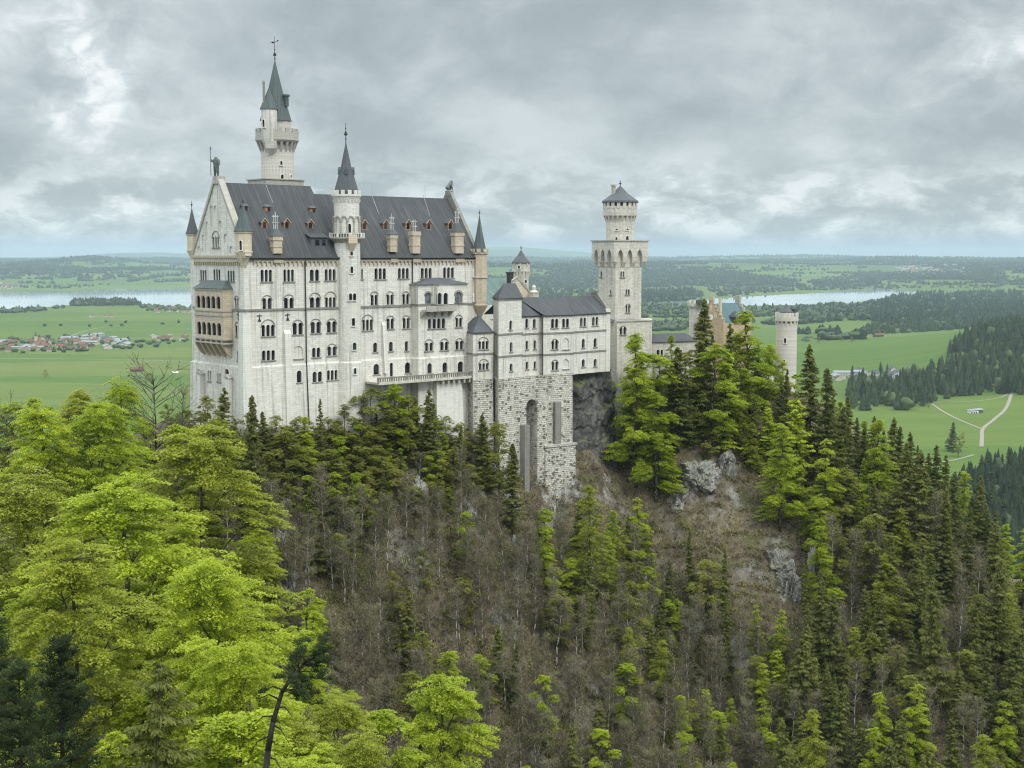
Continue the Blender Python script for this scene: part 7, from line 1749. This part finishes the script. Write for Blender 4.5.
# hedges and lines of trees between the far fields
rr = np.random.default_rng(140); H = []
for x0, x1, y0, y1, m in ((-20, 190, 263, 284, 75), (480, 600, 266, 300, 30), (640, 1040, 260, 287, 130), (800, 1000, 320, 350, 5), (650, 800, 306, 325, 10)):
    for _ in range(m):
        cx, cy = rr.uniform(x0, x1), rr.uniform(y0, y1); l = rr.uniform(4, 26); k = int(rr.uniform(5, 20)); H.append(np.stack([cx + rr.uniform(-l, l, k), cy + rr.normal(0, .25, k) + np.linspace(-.3, .3, k) * rr.uniform(-1, 1)], 1))
H = np.concatenate(H); G_h = ground_hit(H[:, 0], H[:, 1], 1500, 40000); G_h = G_h[np.isfinite(G_h[:, 0])]; G_h = G_h[(G_h[:, 1] < 5000) | (G_h[:, 1] > 8250)]
far_mass('woods', G_h, 21, 11, 141, .35)
# near shore of the far bank, left lake and right lake
for poly, n, s in (([(-40, 283), (60, 282), (120, 283.5), (190, 282), (190, 285.5), (120, 286.5), (60, 289), (-40, 288)], 520, 122), ([(700, 284), (800, 285), (930, 285), (1064, 286), (1064, 290), (930, 288.5), (800, 291), (720, 297)], 500, 123), ([(476, 283), (640, 283), (640, 300), (476, 300)], 500, 124)):
    mass_px('woods', poly, n, 22, 11, s, .3)

# visitors waiting at the gate
def make_person(seed, coat, legs):
    rr = random.Random(seed); a = rr.uniform(-.12, .12)
    pts = [(0, 0, .95), (0, 0, 1.15), (0, .01, 1.40), (0, .01, 1.52), (0, .02, 1.66), (0, .02, 1.76), (.10, 0, .90), (.11, .02 + a, .50), (.11, a * .6, .07), (.12, .10 + a * .6, .04), (-.10, 0, .90), (-.11, .02 - a, .50), (-.11, -a * .6, .07), (-.12, .10 - a * .6, .04), (.20, 0, 1.40), (.25, .02, 1.12), (.22, .14, .90), (-.20, 0, 1.40), (-.25, .02, 1.12), (-.22, .12 + a, .92)]
    ed = [(0, 1), (1, 2), (2, 3), (3, 4), (4, 5), (0, 6), (6, 7), (7, 8), (8, 9), (0, 10), (10, 11), (11, 12), (12, 13), (2, 14), (14, 15), (15, 16), (2, 17), (17, 18), (18, 19)]
    ra = [.15, .14, .16, .06, .10, .09, .10, .075, .055, .05, .10, .075, .055, .05, .07, .055, .04, .07, .055, .04]
    skin = flat((.42, .27, .19), .6, .3, 'skin', .05); o = skin_body('person', pts, ed, ra, [flat(coat, .8, .1, 'coat', .1), flat(legs, .8, .1, 'trousers', .1), skin, flat((.05, .035, .025), .7, .2, 'hair', .2)], (0, 0, 0), (0, 0, 0), None, 1)
    for p_ in o.data.polygons: z = p_.center.z; p_.material_index = 1 if z < .93 else (0 if z < 1.53 else (3 if z > 1.74 or (z > 1.6 and p_.center.y < -.02) else 2))
    return o
for i, (px, Y, coat, legs, lab) in enumerate(((763.0, 351.5, (.03, .03, .035), (.05, .06, .09), 'visitor in black coat, leftmost of the crowd at the gate'), (765.2, 350.4, (.35, .05, .10), (.04, .04, .05), 'visitor in red jacket among the crowd at the gate'), (766.6, 352, (.06, .06, .10), (.03, .03, .03), 'visitor in dark blue coat in the rear of the gate crowd'), (768.0, 350.2, (.03, .03, .03), (.10, .09, .08), 'visitor in black jacket and grey trousers in the gate crowd'),
    (769.4, 351.6, (.30, .12, .25), (.04, .04, .06), 'visitor in violet jacket in the gate crowd'), (771.0, 350.6, (.05, .07, .06), (.03, .03, .04), 'visitor in dark green jacket in the gate crowd'), (772.4, 352.0, (.55, .52, .5), (.05, .06, .10), 'visitor in pale jacket in the gate crowd'), (774.2, 350.8, (.04, .04, .05), (.04, .04, .05), 'visitor all in black, rightmost of the crowd at the gate'))):
    o = make_person(i, coat, legs); p = P(px, 395, Y); o.location = (p.x, Y, float(terrain(np.array([p.x]), np.array([Y]))[0])); o.rotation_euler = (0, 0, random.uniform(0, 6.28)); tag(o, lab, 'person', 'visitors at the gate')
